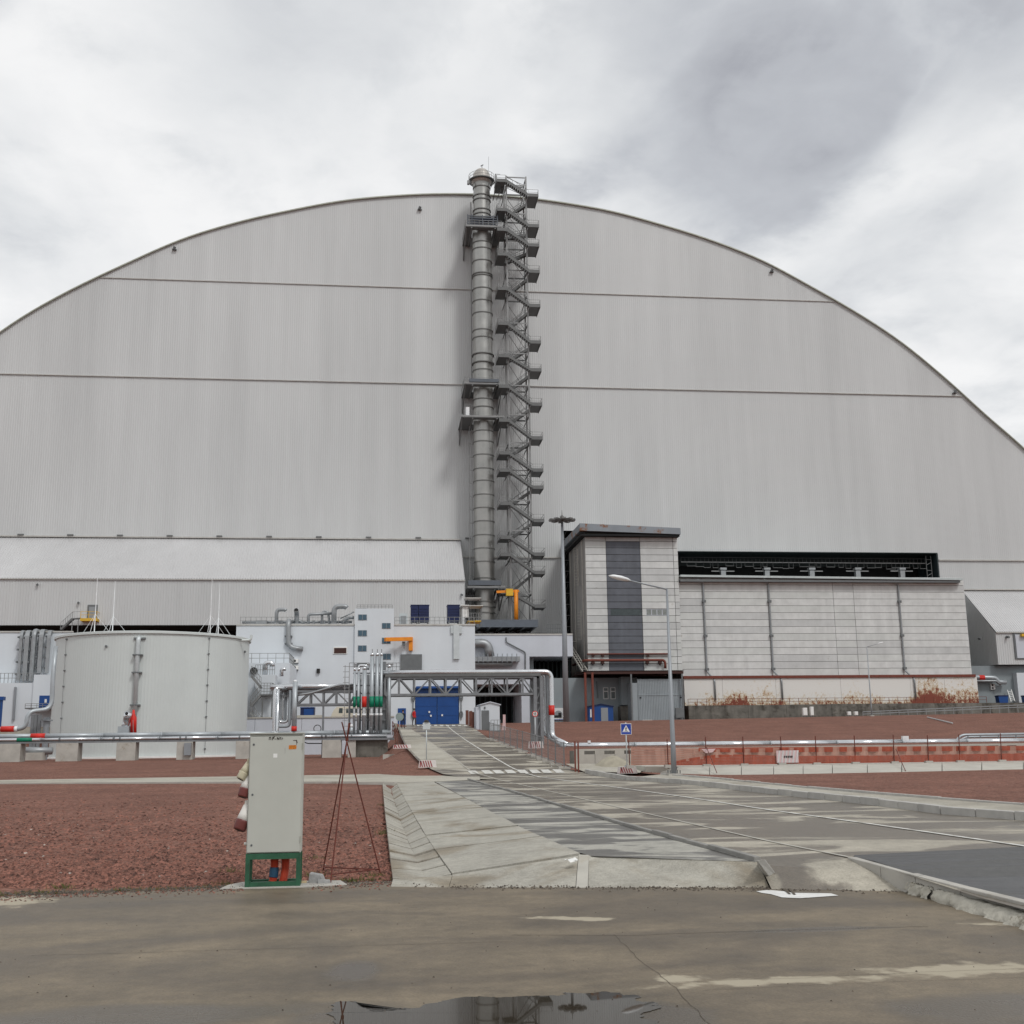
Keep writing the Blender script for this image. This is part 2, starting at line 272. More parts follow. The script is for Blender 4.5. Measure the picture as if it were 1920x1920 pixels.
# ------------------------------------------------------------------ mesh helpers
def root_of(o):
    while o.parent: o = o.parent
    return o
class MB:
    def __init__(s): s.v = []; s.f = []
    def add(s, vs, fs):
        k = len(s.v); s.v += [Vector(p) for p in vs]; s.f += [tuple(i+k for i in f) for f in fs]; return s
    def hexa(s, p): return s.add(p, [(0, 3, 2, 1), (4, 5, 6, 7), (0, 1, 5, 4), (1, 2, 6, 5), (2, 3, 7, 6), (3, 0, 4, 7)])
    def box(s, x0, x1, y0, y1, z0, z1):
        return s.hexa([(x0, y0, z0), (x1, y0, z0), (x1, y1, z0), (x0, y1, z0), (x0, y0, z1), (x1, y0, z1), (x1, y1, z1), (x0, y1, z1)])
    def rbox(s, r, Y, d): return s.box(r[0], r[1], Y, Y+d, r[2], r[3])
    def bar(s, p, q, w, h=None):
        p, q = Vector(p), Vector(q); h = h or w; d = (q-p)
        if d.length < 1e-6: return s
        d.normalize(); up = Vector((0, 0, 1)) if abs(d.z) < .95 else Vector((0, 1, 0))
        a = d.cross(up).normalized()*w/2; b = a.cross(d).normalized()*h/2
        return s.hexa([p-a-b, p+a-b, p+a+b, p-a+b, q-a-b, q+a-b, q+a+b, q-a+b])
    def stroke(s, p, q, w, t=.002):                  # flat painted stroke in an upright plane
        p, q = Vector(p), Vector(q); d = (q-p).normalized(); a = Vector((d.z, 0, -d.x)).normalized()*w/2; b = Vector((0, t/2, 0)); e_ = d*w*.3; p = p-e_; q = q+e_
        return s.hexa([p-a-b, p+a-b, p+a+b, p-a+b, q-a-b, q+a-b, q+a+b, q-a+b])
    def tube(s, pts, r, n=10, cap=True):
        pts = [Vector(p) for p in pts]; k = len(s.v); m_ = len(pts)
        rs = r if isinstance(r, (list, tuple)) else [r]*m_
        t0 = (pts[1]-pts[0]).normalized(); a = t0.orthogonal().normalized()
        for i, p in enumerate(pts):
            if i == 0: t = t0
            elif i == m_-1: t = (pts[i]-pts[i-1]).normalized()
            else: t = ((pts[i]-pts[i-1]).normalized()+(pts[i+1]-pts[i]).normalized()).normalized()
            a = (a-t*a.dot(t)).normalized(); b = t.cross(a)
            for j in range(n):
                an = 2*math.pi*j/n; s.v.append(p+(a*math.cos(an)+b*math.sin(an))*rs[i])
        for i in range(m_-1):
            for j in range(n):
                s.f.append((k+i*n+j, k+i*n+(j+1) % n, k+(i+1)*n+(j+1) % n, k+(i+1)*n+j))
        if cap: s.f.append(tuple(k+j for j in reversed(range(n)))); s.f.append(tuple(k+(m_-1)*n+j for j in range(n)))
        return s
    def lathe(s, prof, cx, cy, n=24, a0=0., a1=2*math.pi):
        k = len(s.v); full = abs(a1-a0-2*math.pi) < 1e-6; nn = n if full else n+1
        for r, z in prof:
            for j in range(nn):
                an = a0+(a1-a0)*j/n; s.v.append(Vector((cx+r*math.cos(an), cy+r*math.sin(an), z)))
        for i in range(len(prof)-1):
            for j in range(n):
                j2 = (j+1) % nn; s.f.append((k+i*nn+j, k+i*nn+j2, k+(i+1)*nn+j2, k+(i+1)*nn+j))
        return s
    def prism(s, poly, y0, y1):                      # poly in (x, z), anticlockwise seen from -y
        k = len(s.v); n = len(poly)
        s.v += [Vector((x, y0, z)) for x, z in poly]+[Vector((x, y1, z)) for x, z in poly]
        s.f.append(tuple(k+i for i in range(n))); s.f.append(tuple(k+n+i for i in reversed(range(n))))
        for i in range(n): j = (i+1) % n; s.f.append((k+j, k+i, k+n+i, k+n+j))
        return s
    def slab(s, poly, z0, z1):                       # poly in (x, y) plan
        k = len(s.v); n = len(poly)
        s.v += [Vector((x, y, z0)) for x, y in poly]+[Vector((x, y, z1)) for x, y in poly]
        s.f.append(tuple(k+i for i in reversed(range(n)))); s.f.append(tuple(k+n+i for i in range(n)))
        for i in range(n): j = (i+1) % n; s.f.append((k+i, k+j, k+n+j, k+n+i))
        return s
    def quad(s, a, b, c, d): return s.add([a, b, c, d], [(0, 1, 2, 3)])
    def ribs(s, us, A, B, D, depth, prof=((0, 0), (.5, 0), (.62, 1), (.88, 1))):
        """corrugated sheet: columns at us; A(u), B(u) bottom and top, D(u) outward direction"""
        k = len(s.v); du = us[1]-us[0]; cnt = 0
        for u in us:
            for t, o in prof:
                w = u+t*du; off = Vector(D(w))*(depth*o); s.v.append(Vector(A(w))+off); s.v.append(Vector(B(w))+off); cnt += 1
        for i in range(cnt-1): s.f.append((k+2*i, k+2*i+2, k+2*i+3, k+2*i+1))
        return s
    def build(s, name, mat, parent=None, smooth=False, bevel=0., org=None, recalc=False):
        if parent is not None: base = root_of(parent).location.copy()
        elif org is not None: base = Vector(org)
        else:
            xs = [p.x for p in s.v]; ys = [p.y for p in s.v]; zs = [p.z for p in s.v]
            base = Vector(((min(xs)+max(xs))/2, (min(ys)+max(ys))/2, min(zs)))
        me = bpy.data.meshes.new(name); me.from_pydata([tuple(p-base) for p in s.v], [], s.f); me.validate()
        if bevel or recalc:
            bm = bmesh.new(); bm.from_mesh(me)
            if recalc: bmesh.ops.recalc_face_normals(bm, faces=bm.faces)
            if bevel: bmesh.ops.bevel(bm, geom=list(bm.edges), offset=bevel, segments=2, affect='EDGES', profile=.6)
            bm.to_mesh(me); bm.free()
        me.materials.append(mat)
        if smooth: me.polygons.foreach_set('use_smooth', [True]*len(me.polygons))
        o = bpy.data.objects.new(name, me); COL.objects.link(o)
        if parent is not None: o.parent = parent
        else: o.location = base
        return o
def tag(o, label=None, cat=None, group=None, kind=None):
    if label: o['label'] = label
    if cat: o['category'] = cat
    if group: o['group'] = group
    if kind: o['kind'] = kind
    return o
def thing(name, loc, label, cat, group=None):
    o = bpy.data.objects.new(name, None); o.empty_display_size = .3; COL.objects.link(o); o.location = Vector(loc); return tag(o, label, cat, group)
def struct(o): return tag(o, kind='structure')
def copy_tree(o, delta, parent=None):
    c = o.copy(); COL.objects.link(c)
    if parent is None: c.location = o.location+Vector(delta)
    else: c.parent = parent
    for ch in list(o.children): copy_tree(ch, delta, c)
    return c
UNIT = {}
def unit(bevel=.0):                                   # shared unit cube mesh, one per material
    pass
def piece(name, mat, parent, x0, x1, y0, y1, z0, z1):
    """a piece that shares one unit box mesh with all its likes"""
    key = mat.name
    if key not in UNIT:
        b = MB().box(-.5, .5, -.5, .5, -.5, .5); me = bpy.data.meshes.new('piece_'+key); me.from_pydata([tuple(p) for p in b.v], [], b.f); me.materials.append(mat); UNIT[key] = me
    o = bpy.data.objects.new(name, UNIT[key]); COL.objects.link(o); o.parent = parent
    base = root_of(parent).location
    o.location = Vector(((x0+x1)/2, (y0+y1)/2, (z0+z1)/2))-base; o.scale = (x1-x0, y1-y0, z1-z0)
    return o
def frange(a, b, st):
    n = max(1, int(round((b-a)/st))); return [a+(b-a)*i/n for i in range(n)]
def arc(c, r, a0, a1, u, v, n=6):
    c, u, v = Vector(c), Vector(u), Vector(v)
    return [c+u*(r*math.cos(a0+(a1-a0)*i/n))+v*(r*math.sin(a0+(a1-a0)*i/n)) for i in range(n+1)]
def bend(pts, r, n=5):
    """round the corners of a polyline"""
    pts = [Vector(p) for p in pts]; out_ = [pts[0]]
    for i in range(1, len(pts)-1):
        a = (pts[i-1]-pts[i]); b = (pts[i+1]-pts[i]); rr = min(r, a.length*.49, b.length*.49)
        p0 = pts[i]+a.normalized()*rr; p1 = pts[i]+b.normalized()*rr
        for k in range(n+1):
            t = k/n; out_.append(p0*(1-t)**2+pts[i]*2*t*(1-t)+p1*t*t)
    out_.append(pts[-1]); return out_
# ================================================================== GROUND
YG = 129.0
ZG = RZ(820, 1358, YG)
ZB = .25                                              # the paved platform stands this much above the yard
def road_z(Y): return interp(Y, [53, 60, 122, 129, 150], [ZB, ZB+.22, ZG-.15, ZG, ZG])
def plat(Y): return ZB-.09*max(0, min(1, (14.4-Y)/2.6))
def cast(px, py, fn, y0=5., y1=215.):
    d = ray(px, py); prev = None; st = .5; Y = y0
    while Y < y1:
        z = EYE+d.z*Y/d.y
        if z <= fn(d.x*Y/d.y, Y):
            a, b = Y-st, Y
            for _ in range(30):
                c = (a+b)/2
                if EYE+d.z*c/d.y <= fn(d.x*c/d.y, c): b = c
                else: a = c
            return Vector((d.x*b/d.y, b, fn(d.x*b/d.y, b)))
        Y += st
    return P(px, py, y1)
def RP(px, py): return cast(px, py, lambda x, y: road_z(y))
XL = sorted([(p.y, p.x) for p in (RP(790, 1440), RP(762, 1404), RP(748, 1366), RP(744, 1359.5))])
XR = sorted([(p.y, p.x) for p in (RP(1090, 1448), RP(1058, 1440), RP(985, 1412), RP(918, 1385), RP(893, 1367))])
def xl(Y): return interp(Y, [a for a, b in XL], [b for a, b in XL])
def xr(Y): return interp(Y, [a for a, b in XR], [b for a, b in XR])
ZL = RZ(280, 1422, 98)
def left_z(Y): return interp(Y, [15, 18, 50, 58, 94, 116, 116.6], [-.02, .02, .20, .25, ZL, ZL, ZG])
def right_z(X, Y):
    z = interp(Y, [46, 52, 60, 88, 131, 150, 184, 205], [.2, .25, .55, 1.25, 3.75, 4.45, 4.7, 4.8])
    return z+max(0, min(1, (Y-100)/60))*max(-.5, min(.9, (X-40)*.011))
DA, DB = G(717, 1466, .2), G(737, 1650, .02)          # left edge of the drain
def xd(Y): return DA.x+(DB.x-DA.x)*(Y-DA.y)/(DB.y-DA.y)
def H(X, Y):
    if Y < 14: return -.12
    if Y < 50:
        return left_z(Y) if X < xd(Y) else -.12 if Y < 47 else .1
    if X <= xl(Y):
        t = min(1, (xl(Y)-X)/1.3) if Y < 116.6 else 1
        return (road_z(Y)-.02)*(1-t)+left_z(Y)*t
    if X >= xr(Y):
        t = min(1, (X-xr(Y))/5.); return (road_z(Y)-.02)*(1-t)+right_z(X, Y)*t
    return road_z(Y)-.05
def GP(px, py): return cast(px, py, H)
gx = [-6000, -2500, -900, -350, -150, -100]+[-72+1.5*i for i in range(130)]+[140, 180, 350, 900, 2500, 6000]
gy = [-4000, -1200, -300, -60, 0, 8]+[14+1.5*i for i in range(136)]+[225, 300, 500, 1200, 3000, 7000]
b = MB(); nx = len(gx)
for y in gy:
    for x in gx:
        hh = H(max(-72, min(130, x)), max(5, min(206, y)))
        b.v.append(Vector((x, y, hh-.025)))
for j in range(len(gy)-1):
    for i in range(nx-1): b.f.append((j*nx+i, j*nx+i+1, (j+1)*nx+i+1, (j+1)*nx+i))
ground = struct(b.build('ground', M_GRAVEL, org=(0, 0, 0), smooth=True))
def resample(pts, n):
    pts = [Vector(p) for p in pts]; ds = [0]
    for a, c in zip(pts, pts[1:]): ds.append(ds[-1]+(c-a).length)
    out_ = []
    for i in range(n+1):
        t = ds[-1]*i/n
        for k in range(1, len(ds)):
            if t <= ds[k]+1e-9: out_.append(pts[k-1].lerp(pts[k], (t-ds[k-1])/max(1e-9, ds[k]-ds[k-1]))); break
    return out_
def loft(name, A, B, mat, n=30, m_=6, off=0., zf=None, parent=None):
    A, B = resample(A, n), resample(B, n); bb = MB()
    for p, q in zip(A, B):
        for j in range(m_+1):
            w = p.lerp(q, j/m_)
            if zf: w.z = zf(w.x, w.y)
            w.z += off; bb.v.append(w)
    for i in range(n):
        for j in range(m_): k = i*(m_+1)+j; bb.f.append((k, k+1, k+m_+2, k+m_+1))
    o = bb.build(name, mat, parent, org=None if parent else (0, 0, 0), smooth=False, recalc=True)
    me = o.data
    if sum(p.normal.z for p in me.polygons) < 0: me.flip_normals()
    return o if parent else struct(o)
def strip(bb, pts, w, off=0.):
    """flat painted ribbon along a polyline"""
    pts = [Vector(p) for p in pts]; k = len(bb.v)
    for i, p in enumerate(pts):
        t = (pts[min(i+1, len(pts)-1)]-pts[max(i-1, 0)]); t.z = 0; t.normalize(); s_ = Vector((t.y, -t.x, 0))*w/2
        bb.v += [p-s_+Vector((0, 0, off)), p+s_+Vector((0, 0, off))]
    for i in range(len(pts)-1): bb.f.append((k+2*i, k+2*i+1, k+2*i+3, k+2*i+2))
    return bb
def poly_sheet(name, pts, mat, parent=None):
    bb = MB(); bb.v = [Vector(p) for p in pts]; bb.f = [tuple(range(len(pts)))]
    o = bb.build(name, mat, parent, org=None if parent else (0, 0, 0))
    bm = bmesh.new(); bm.from_mesh(o.data); bmesh.ops.triangulate(bm, faces=bm.faces); bm.to_mesh(o.data); bm.free()
    if sum(p.normal.z*p.area for p in o.data.polygons) < 0: o.data.flip_normals()
    return o
# ---- yard in front (wet old concrete) with its far edge and the stains and joints it carries
def fore_stains(mt, blobs, wets):
    global nt
    nt = mt.node_tree; b_ = nt.nodes['Principled BSDF']
    geo = N('ShaderNodeNewGeometry'); pos = geo.outputs['Position']; sp = N('ShaderNodeSeparateXYZ'); L(pos, sp.inputs[0])
    def mask(lst, ns, amp):
        n = N('ShaderNodeTexNoise'); L(pos, n.inputs[0]); n.inputs['Scale'].default_value = ns; n.inputs['Detail'].default_value = 7; n.inputs['Roughness'].default_value = .6
        w = math_('MULTIPLY', math_('SUBTRACT', n.outputs[0], .5), amp); tot = None
        for (cx, cy, rx, ry, an) in lst:
            dx = math_('SUBTRACT', sp.outputs[0], cx); dy = math_('SUBTRACT', sp.outputs[1], cy)
            u = math_('ADD', math_('MULTIPLY', dx, math.cos(an)/rx), math_('MULTIPLY', dy, math.sin(an)/rx))
            v = math_('ADD', math_('MULTIPLY', dx, -math.sin(an)/ry), math_('MULTIPLY', dy, math.cos(an)/ry))
            d = math_('SQRT', math_('ADD', math_('MULTIPLY', u, u), math_('MULTIPLY', v, v)))
            k = mrange(math_('ADD', d, w), .5, 1.1, 1, 0); tot = k if tot is None else math_('MAXIMUM', tot, k)
        return tot
    lk = [l for l in nt.links if l.to_socket == b_.inputs['Base Color']][0]; src = lk.from_socket
    lr = [l for l in nt.links if l.to_socket == b_.inputs['Roughness']][0]; srr = lr.from_socket
    mk = mask(blobs, 3.5, 3.0); mw = mask(wets, .8, 1.6)
    mx = N('ShaderNodeMix', data_type='RGBA'); L(mk, mx.inputs[0]); L(src, mx.inputs[6]); mx.inputs[7].default_value = (.35, .31, .235, 1)
    m3 = N('ShaderNodeMix', data_type='RGBA'); L(math_('MULTIPLY', mw, .75), m3.inputs[0]); L(mx.outputs[2], m3.inputs[6]); m3.inputs[7].default_value = (.06, .048, .034, 1)
    L(m3.outputs[2], b_.inputs['Base Color'])
    r1 = math_('ADD', math_('MULTIPLY', mk, .35), srr); r2 = math_('SUBTRACT', r1, math_('MULTIPLY', mw, .30)); L(math_('MAXIMUM', r2, .08), b_.inputs['Roughness'])
def blob(px, py, wx, wy, an=0.):
    c = G(px, py, 0); e1 = G(px+wx, py, 0); e2 = G(px, py+wy, 0); return (c.x, c.y, (e1-c).length, abs(e2.y-c.y), an)
fore_stains(M_FORE, [blob(1480, 1838, 270, 8, .02), blob(1800, 1818, 190, 14, .0), blob(1270, 1836, 60, 10), blob(1080, 1722, 28, 14, 1.2), blob(1850, 1733, 45, 4, -.3), blob(15, 1690, 70, 12, .2)],
            [blob(300, 1905, 560, 26), blob(660, 1905, 200, 22), blob(668, 1822, 60, 22), blob(1850, 1890, 260, 35), blob(1230, 1905, 130, 30), blob(1540, 1742, 160, 5)])
fore_far = [G(x, y, 0) for x, y in ((-900, 1716), (-300, 1694), (0, 1681), (240, 1672), (480, 1662), (735, 1652), (850, 1655), (1100, 1655), (1430, 1655), (1690, 1652), (1800, 1690), (1950, 1745))]
fore_far.append(fore_far[-1]+Vector((13, -7, 0)))
fore_near = [Vector((-16+i*36/12, -12, 0)) for i in range(13)]
yard = loft('yard_pavement', fore_near, fore_far, M_FORE, 60, 30)
bb = MB()
def crack(pts, w, jit=.012, z=0.):
    q = resample([G(x, y, z) for x, y in pts], 26)
    for p in q: p.y += random.uniform(-jit, jit); p.x += random.uniform(-jit, jit)
    strip(bb, q, w, .003)
for pts, w in (([(60, 1792), (380, 1783), (730, 1772), (960, 1766)], .018), ([(960, 1753), (1160, 1755), (1400, 1746), (1740, 1737)], .03), ([(1150, 1752), (1200, 1800), (1255, 1842), (1345, 1935)], .014), ([(1255, 1842), (1500, 1834), (1760, 1822), (1960, 1815)], .012), ([(1320, 1857), (1640, 1842), (1960, 1832)], .01), ([(620, 1702), (960, 1692)], .008)):
    crack(pts, w*.32)
struct_part = bb.build('joint', pm('joint_dirt', (.085, .07, .052), .9), yard)
# dirt lying along the far edge of the yard
bb = MB()
for i in range(2600):
    px = random.uniform(-40, 1700); py = interp(px, [0, 240, 480, 735, 850, 1430, 1690], [1680, 1672, 1664, 1656, 1664, 1667, 1670])+random.gauss(-1.5, 2.6)
    if 455 < px < 575: continue
    p = G(px, py, .0); r = random.uniform(.006, .03); a = random.random()*6
    vs = [p+Vector((math.cos(a+k*2.1)*r*random.uniform(.6, 1.4), math.sin(a+k*2.1)*r, -.002)) for k in range(3)]+[p+Vector((0, 0, r*random.uniform(.4, .9)))]
    bb.add(vs, [(0, 1, 3), (1, 2, 3), (2, 0, 3)])
for i in range(90):
    p = G(random.uniform(0, 1900), random.uniform(1690, 1900), 0); r = random.uniform(.006, .016); a = random.random()*6
    vs = [p+Vector((math.cos(a+k*2.1)*r, math.sin(a+k*2.1)*r, -.002)) for k in range(3)]+[p+Vector((0, 0, r*.7))]
    bb.add(vs, [(0, 1, 3), (1, 2, 3), (2, 0, 3)])
tag(bb.build('dirt_crumbs', pm('dirt_crumb', (.09, .075, .06), .9, island=.5), org=(0, 0, 0)), 'dark crumbs of dirt strewn along the yard edge', 'dirt', kind='stuff')
def puddle(pts, lab):
    q = []
    P_ = [G(x, y, .004) for x, y in pts]
    for i, p in enumerate(P_):
        n_ = P_[(i+1) % len(P_)]
        seg_ = [p, n_]; amp = .12
        for _ in range(5):
            s2 = [seg_[0]]
            for u0, u1 in zip(seg_, seg_[1:]): mid_ = u0.lerp(u1, .5); mid_ += Vector((random.uniform(-amp, amp), random.uniform(-amp, amp)*.8, 0)); s2 += [mid_, u1]
            seg_ = s2; amp *= .5
        q += seg_[:-1]
    struct(poly_sheet('puddle', q, M_WATER))
puddle([(612, 1900), (640, 1876), (668, 1880), (700, 1897), (760, 1893), (820, 1880), (900, 1868), (1000, 1867), (1060, 1860), (1150, 1861), (1200, 1868), (1234, 1884), (1216, 1896), (1245, 1925), (1270, 2050), (600, 2050), (596, 1950)], '')
# ---- strip path on the left, behind the near gravel
A_ = [G(x, y, .26) for x, y in ((-700, 1463), (0, 1450), (360, 1446), (700, 1442), (790, 1441))]
B_ = [G(x, y, .26) for x, y in ((-700, 1482), (0, 1468), (360, 1466), (700, 1465), (790, 1464))]
path = loft('path', A_, B_, M_PATH, 40, 3)
loft('path_edge', B_, [p+Vector((0, .02, -.3)) for p in B_], M_CONC, 40, 1, parent=path)
bb = MB()
Ak = resample(A_, 26)
for a, c in zip(Ak, Ak[1:]):
    d = (c-a).normalized()*.02; bb = MB().bar(a+d+Vector((0, .08, 0)), c-d+Vector((0, .08, 0)), .14, .16); bb.build('edging_stone', M_KERB, path)
# ---- drain: V-shaped gutter of concrete pieces
drain = thing('drain_gutter', G(770, 1560, 0), 'V-shaped concrete drain gutter of short slabs beside the red gravel', 'gutter')
Ld = [G(717, 1466, .22), G(722, 1520, .18), G(729, 1580, .12), G(737, 1650, .03)]
Rd = [G(742, 1466, .22), G(765, 1510, .16), G(802, 1575, .11), G(848, 1641, .06)]
nS = 30
La, Ra = resample(Ld, 200), resample(Rd, 200)
tt = [0]+[(i/nS)**1.0 for i in range(1, nS+1)]
for i in range(nS):
    i0, i1 = int(tt[i]*200), int(tt[i+1]*200)
    e0 = 1 if i1-i0 > 4 else 0
    a0, a1, c0, c1 = La[i0], La[max(i0+1, i1-e0)], Ra[i0], Ra[max(i0+1, i1-e0)]
    dv = lambda i_: .16-.12*max(0, (i_-150)/50); g0 = a0.lerp(c0, .56)-Vector((0, 0, dv(i0))); g1 = a1.lerp(c1, .56)-Vector((0, 0, dv(i1)))
    j = Vector((0, 0, random.uniform(-.012, .012)))
    dn = Vector((0, 0, .1))
    MB().hexa([a0-dn, g0-dn, g1-dn, a1-dn, a0+j, g0+j, g1+j, a1+j]).build('slab', M_SLAB, drain, recalc=True)
    j = Vector((0, 0, random.uniform(-.012, .012)))
    MB().hexa([g0-dn, c0-dn, c1-dn, g1-dn, g0+j, c0+j, c1+j, g1+j]).build('slab', M_SLAB, drain, recalc=True)
# ---- bank of large slabs between drain and parking strip
bank_ = thing('slab_bank', G(920, 1560, 0), 'sloping bank of wide concrete slabs rising from the drain to the parking strip', 'embankment')
Rb = [q+Vector((.012, 0, .0)) for q in Ra]
Tb = resample([G(812, 1465, ZB), G(880, 1500, ZB), G(970, 1548, ZB), G(1092, 1603, ZB)], 200)
cuts = [0, .22, .36, .50, .62, .73, .82, .90, 1.0]
for i in range(len(cuts)-1):
    i0, i1 = int(cuts[i]*200), int(cuts[i+1]*200)-1
    a0, a1, c0, c1 = Rb[i0], Rb[i1], Tb[i0], Tb[i1]; dn = Vector((0, 0, .12)); j = Vector((0, 0, random.uniform(-.01, .01)))
    MB().hexa([a0-dn, c0-dn, c1-dn, a1-dn, a0+j, c0+j, c1+j, a1+j]).build('slab', M_SLAB, bank_, recalc=True)
# front face slabs of the platform, falling to the yard
def face(pts, nm='slab', mat=M_SLAB):
    dn = Vector((0, 0, .15)); MB().hexa([p-dn for p in pts]+list(pts)).build(nm, mat, bank_, recalc=True)
face([G(849, 1640, .062), G(842, 1664, .0), G(1079, 1664, .0), G(1084, 1604.5, ZB)])
face([G(737, 1648, .03), G(733, 1662, .002), G(841, 1664, .0), G(848, 1641, .058)], 'apron')
face([G(1085, 1602, ZB+.006), G(1080, 1664, .006), G(1102, 1664, .006), G(1104, 1603, ZB+.006)], 'cover_strip', M_CONCL)
face([G(1104, 1604, ZB), G(1103, 1664, .0), G(1442, 1664, .0), G(1421, 1616, ZB)])
# ---- parking strip, road, ramp
Tp = [G(812, 1464, ZB), G(880, 1500, ZB), G(970, 1548, ZB), G(1094, 1604.5, ZB), G(1110, 1605, ZB)]
loft('pavement', [G(x, y, ZB+.012) for x, y in ((672, 1441), (790, 1439.5), (850, 1446), (900, 1452))], [G(x, y, ZB+.012) for x, y in ((672, 1466.5), (742, 1466.5), (815, 1465.5), (900, 1462))], M_PATH, 16, 4)
loft('path_edge', [G(x, y, ZB+.012) for x, y in ((672, 1466.5), (742, 1466.5), (815, 1465.5))], [G(x, y, ZB+.012)+Vector((0, .01, -.4)) for x, y in ((672, 1466.5), (742, 1466.5), (815, 1465.5))], M_CONC, 8, 1, parent=path)
KD = [G(x, y, ZB) for x, y in ((878, 1462), (1000, 1496), (1090, 1523), (1180, 1550), (1290, 1580), (1365, 1600), (1421, 1616))]
loft('parking_strip', Tp, KD, M_PARK, 40, 6)
KD2 = KD+[G(1436, 1640, .12), G(1447, 1656, .01)]
def kerb_run(pts, seg, w, h, mat, name, parent, gap=.012, z=None):
    q = resample(pts, max(2, int(sum((c-a).length for a, c in zip(pts, pts[1:]))/seg)))
    for a, c in zip(q, q[1:]):
        d = (c-a).normalized()*gap; j = random.uniform(-.012, .012)
        u = Vector((0, 0, h/2-.06+j))
        MB().bar(a+d+u, c-d+u, w, h+.12).build(name, mat, parent, bevel=.012)
kd = loft('kerb', [p+Vector((-.06, -.02, .006)) for p in KD2], [p+Vector((.06, .02, .006)) for p in KD2], M_KERBD, 30, 1)
kerb_run(KD, .95, .09, .055, M_KERBD, 'kerb_stone', kd)
MB().hexa([p for p in (G(1420, 1622, .2), G(1440, 1622, .2), G(1462, 1656, -.03), G(1444, 1660, -.03), G(1418, 1613, .34), G(1434, 1611, .34), G(1462, 1646, .07), G(1446, 1649, .07))]).build('kerb_stone', M_KERB, kd, recalc=True, bevel=.01)
# road: left boundary = dark kerb, then edge of pavement up to the gate; right boundary = right kerb
RL = [G(1447, 1664, -.004), G(1436, 1640, .1)]+list(reversed(KD))+[RP(x, y) for x, y in ((840, 1452), (806, 1437), (790, 1425), (762, 1400), (752, 1380), (746, 1364))]+[Vector((xl(YG), YG+.4, ZG))]
KR = [RP(x, y) for x, y in ((1920, 1538), (1772, 1526.5), (1665, 1512.5), (1575, 1502), (1480, 1492), (1371, 1480), (1298, 1471), (1178, 1462.5), (1100, 1449), (1058, 1440.5), (985, 1412), (918, 1386), (893, 1368))]+[Vector((xr(YG), YG+.4, ZG))]
EXT = (KR[0]-KR[1]).normalized()*26
EXT.z = 0
RR = [G(1690, 1671, -.004), G(1640, 1640, .12), G(1600, 1612, ZB), G(1920, 1610, ZB)]+[KR[0]+Vector((6, -1, 0))]+KR
# ramp piece and main carriageway are lofted apart so the rows stay straight
kline = [G(x, y, ZB) for x, y in ((878, 1462), (940, 1463.5), (1180, 1519), (1300, 1545), (1440, 1578), (1590, 1608))]
loft('ramp', [G(1447, 1668, -.002), G(1437, 1640, .12), G(1421, 1616, ZB)]+list(reversed(KD[:-1])), [G(1700, 1672, -.002), G(1645, 1637, .14), G(1590, 1608, ZB)]+list(reversed(kline[:-1])), M_ROAD, 50, 8, .004)
far_left = [G(1960, 1697, ZB+.03), G(1590, 1608, ZB)]+list(reversed(kline[:-1]))+[RP(x, y) for x, y in ((830, 1451), (800, 1437), (783, 1425), (762, 1402), (752, 1382), (746, 1364))]+[Vector((xl(YG), YG+.3, ZG))]
far_right = [KR[0]+Vector((5.5, -2.5, 0))]+KR
# choose matching stations along the road by hand so that the loft rows cross it squarely
LS = [G(1960, 1697, ZB)+Vector((16, -7, 0)), G(1960, 1697, ZB), G(1780, 1652, ZB), G(1590, 1608, ZB), G(1440, 1578, ZB), G(1300, 1545, ZB), G(1180, 1519, ZB), G(1060, 1491, ZB), G(940, 1463.5, ZB), RP(830, 1451), RP(800, 1437), RP(783, 1425), RP(762, 1402), RP(752, 1382), RP(746, 1364), Vector((xl(YG), YG+.3, ZG))]
RS = [KR[0]+EXT+Vector((0, -.2, 0)), KR[0]+EXT*.3, KR[0]+EXT*.1, KR[0], RP(1772, 1526.5), RP(1665, 1512.5), RP(1480, 1492), RP(1298, 1471), RP(1178, 1462.5), RP(1110, 1452), RP(1085, 1446), RP(1058, 1440.5), RP(985, 1412), RP(918, 1386), RP(893, 1368), Vector((xr(YG), YG+.3, ZG))]
bb = MB(); mm = 10; sub = 6
rows = []
for k in range(len(LS)-1):
    for s_ in range(sub): rows.append((LS[k].lerp(LS[k+1], s_/sub), RS[k].lerp(RS[k+1], s_/sub)))
rows.append((LS[-1], RS[-1]))
for a, c in rows:
    for j in range(mm+1):
        w = a.lerp(c, j/mm); w.z = road_z(w.y) if w.y > 14.4 else plat(w.y); bb.v.append(w)
for i in range(len(rows)-1):
    for j in range(mm): k = i*(mm+1)+j; bb.f.append((k, k+1, k+mm+2, k+mm+1))
road = struct(bb.build('road', M_ROAD, org=(0, 0, 0), recalc=True))
if sum(p.normal.z for p in road.data.polygons) < 0: road.data.flip_normals()
RZ4 = lambda px, py: RP(px, py)
# paler pavement along the left of the far road
loft('pavement', [RP(x, y) for x, y in ((808, 1440), (790, 1427), (765, 1402), (756, 1384), (750, 1368))], [RP(x, y) for x, y in ((884, 1447), (862, 1430), (822, 1402), (795, 1382), (772, 1368))], M_PATH, 30, 4, .006, lambda x, y: road_z(y))
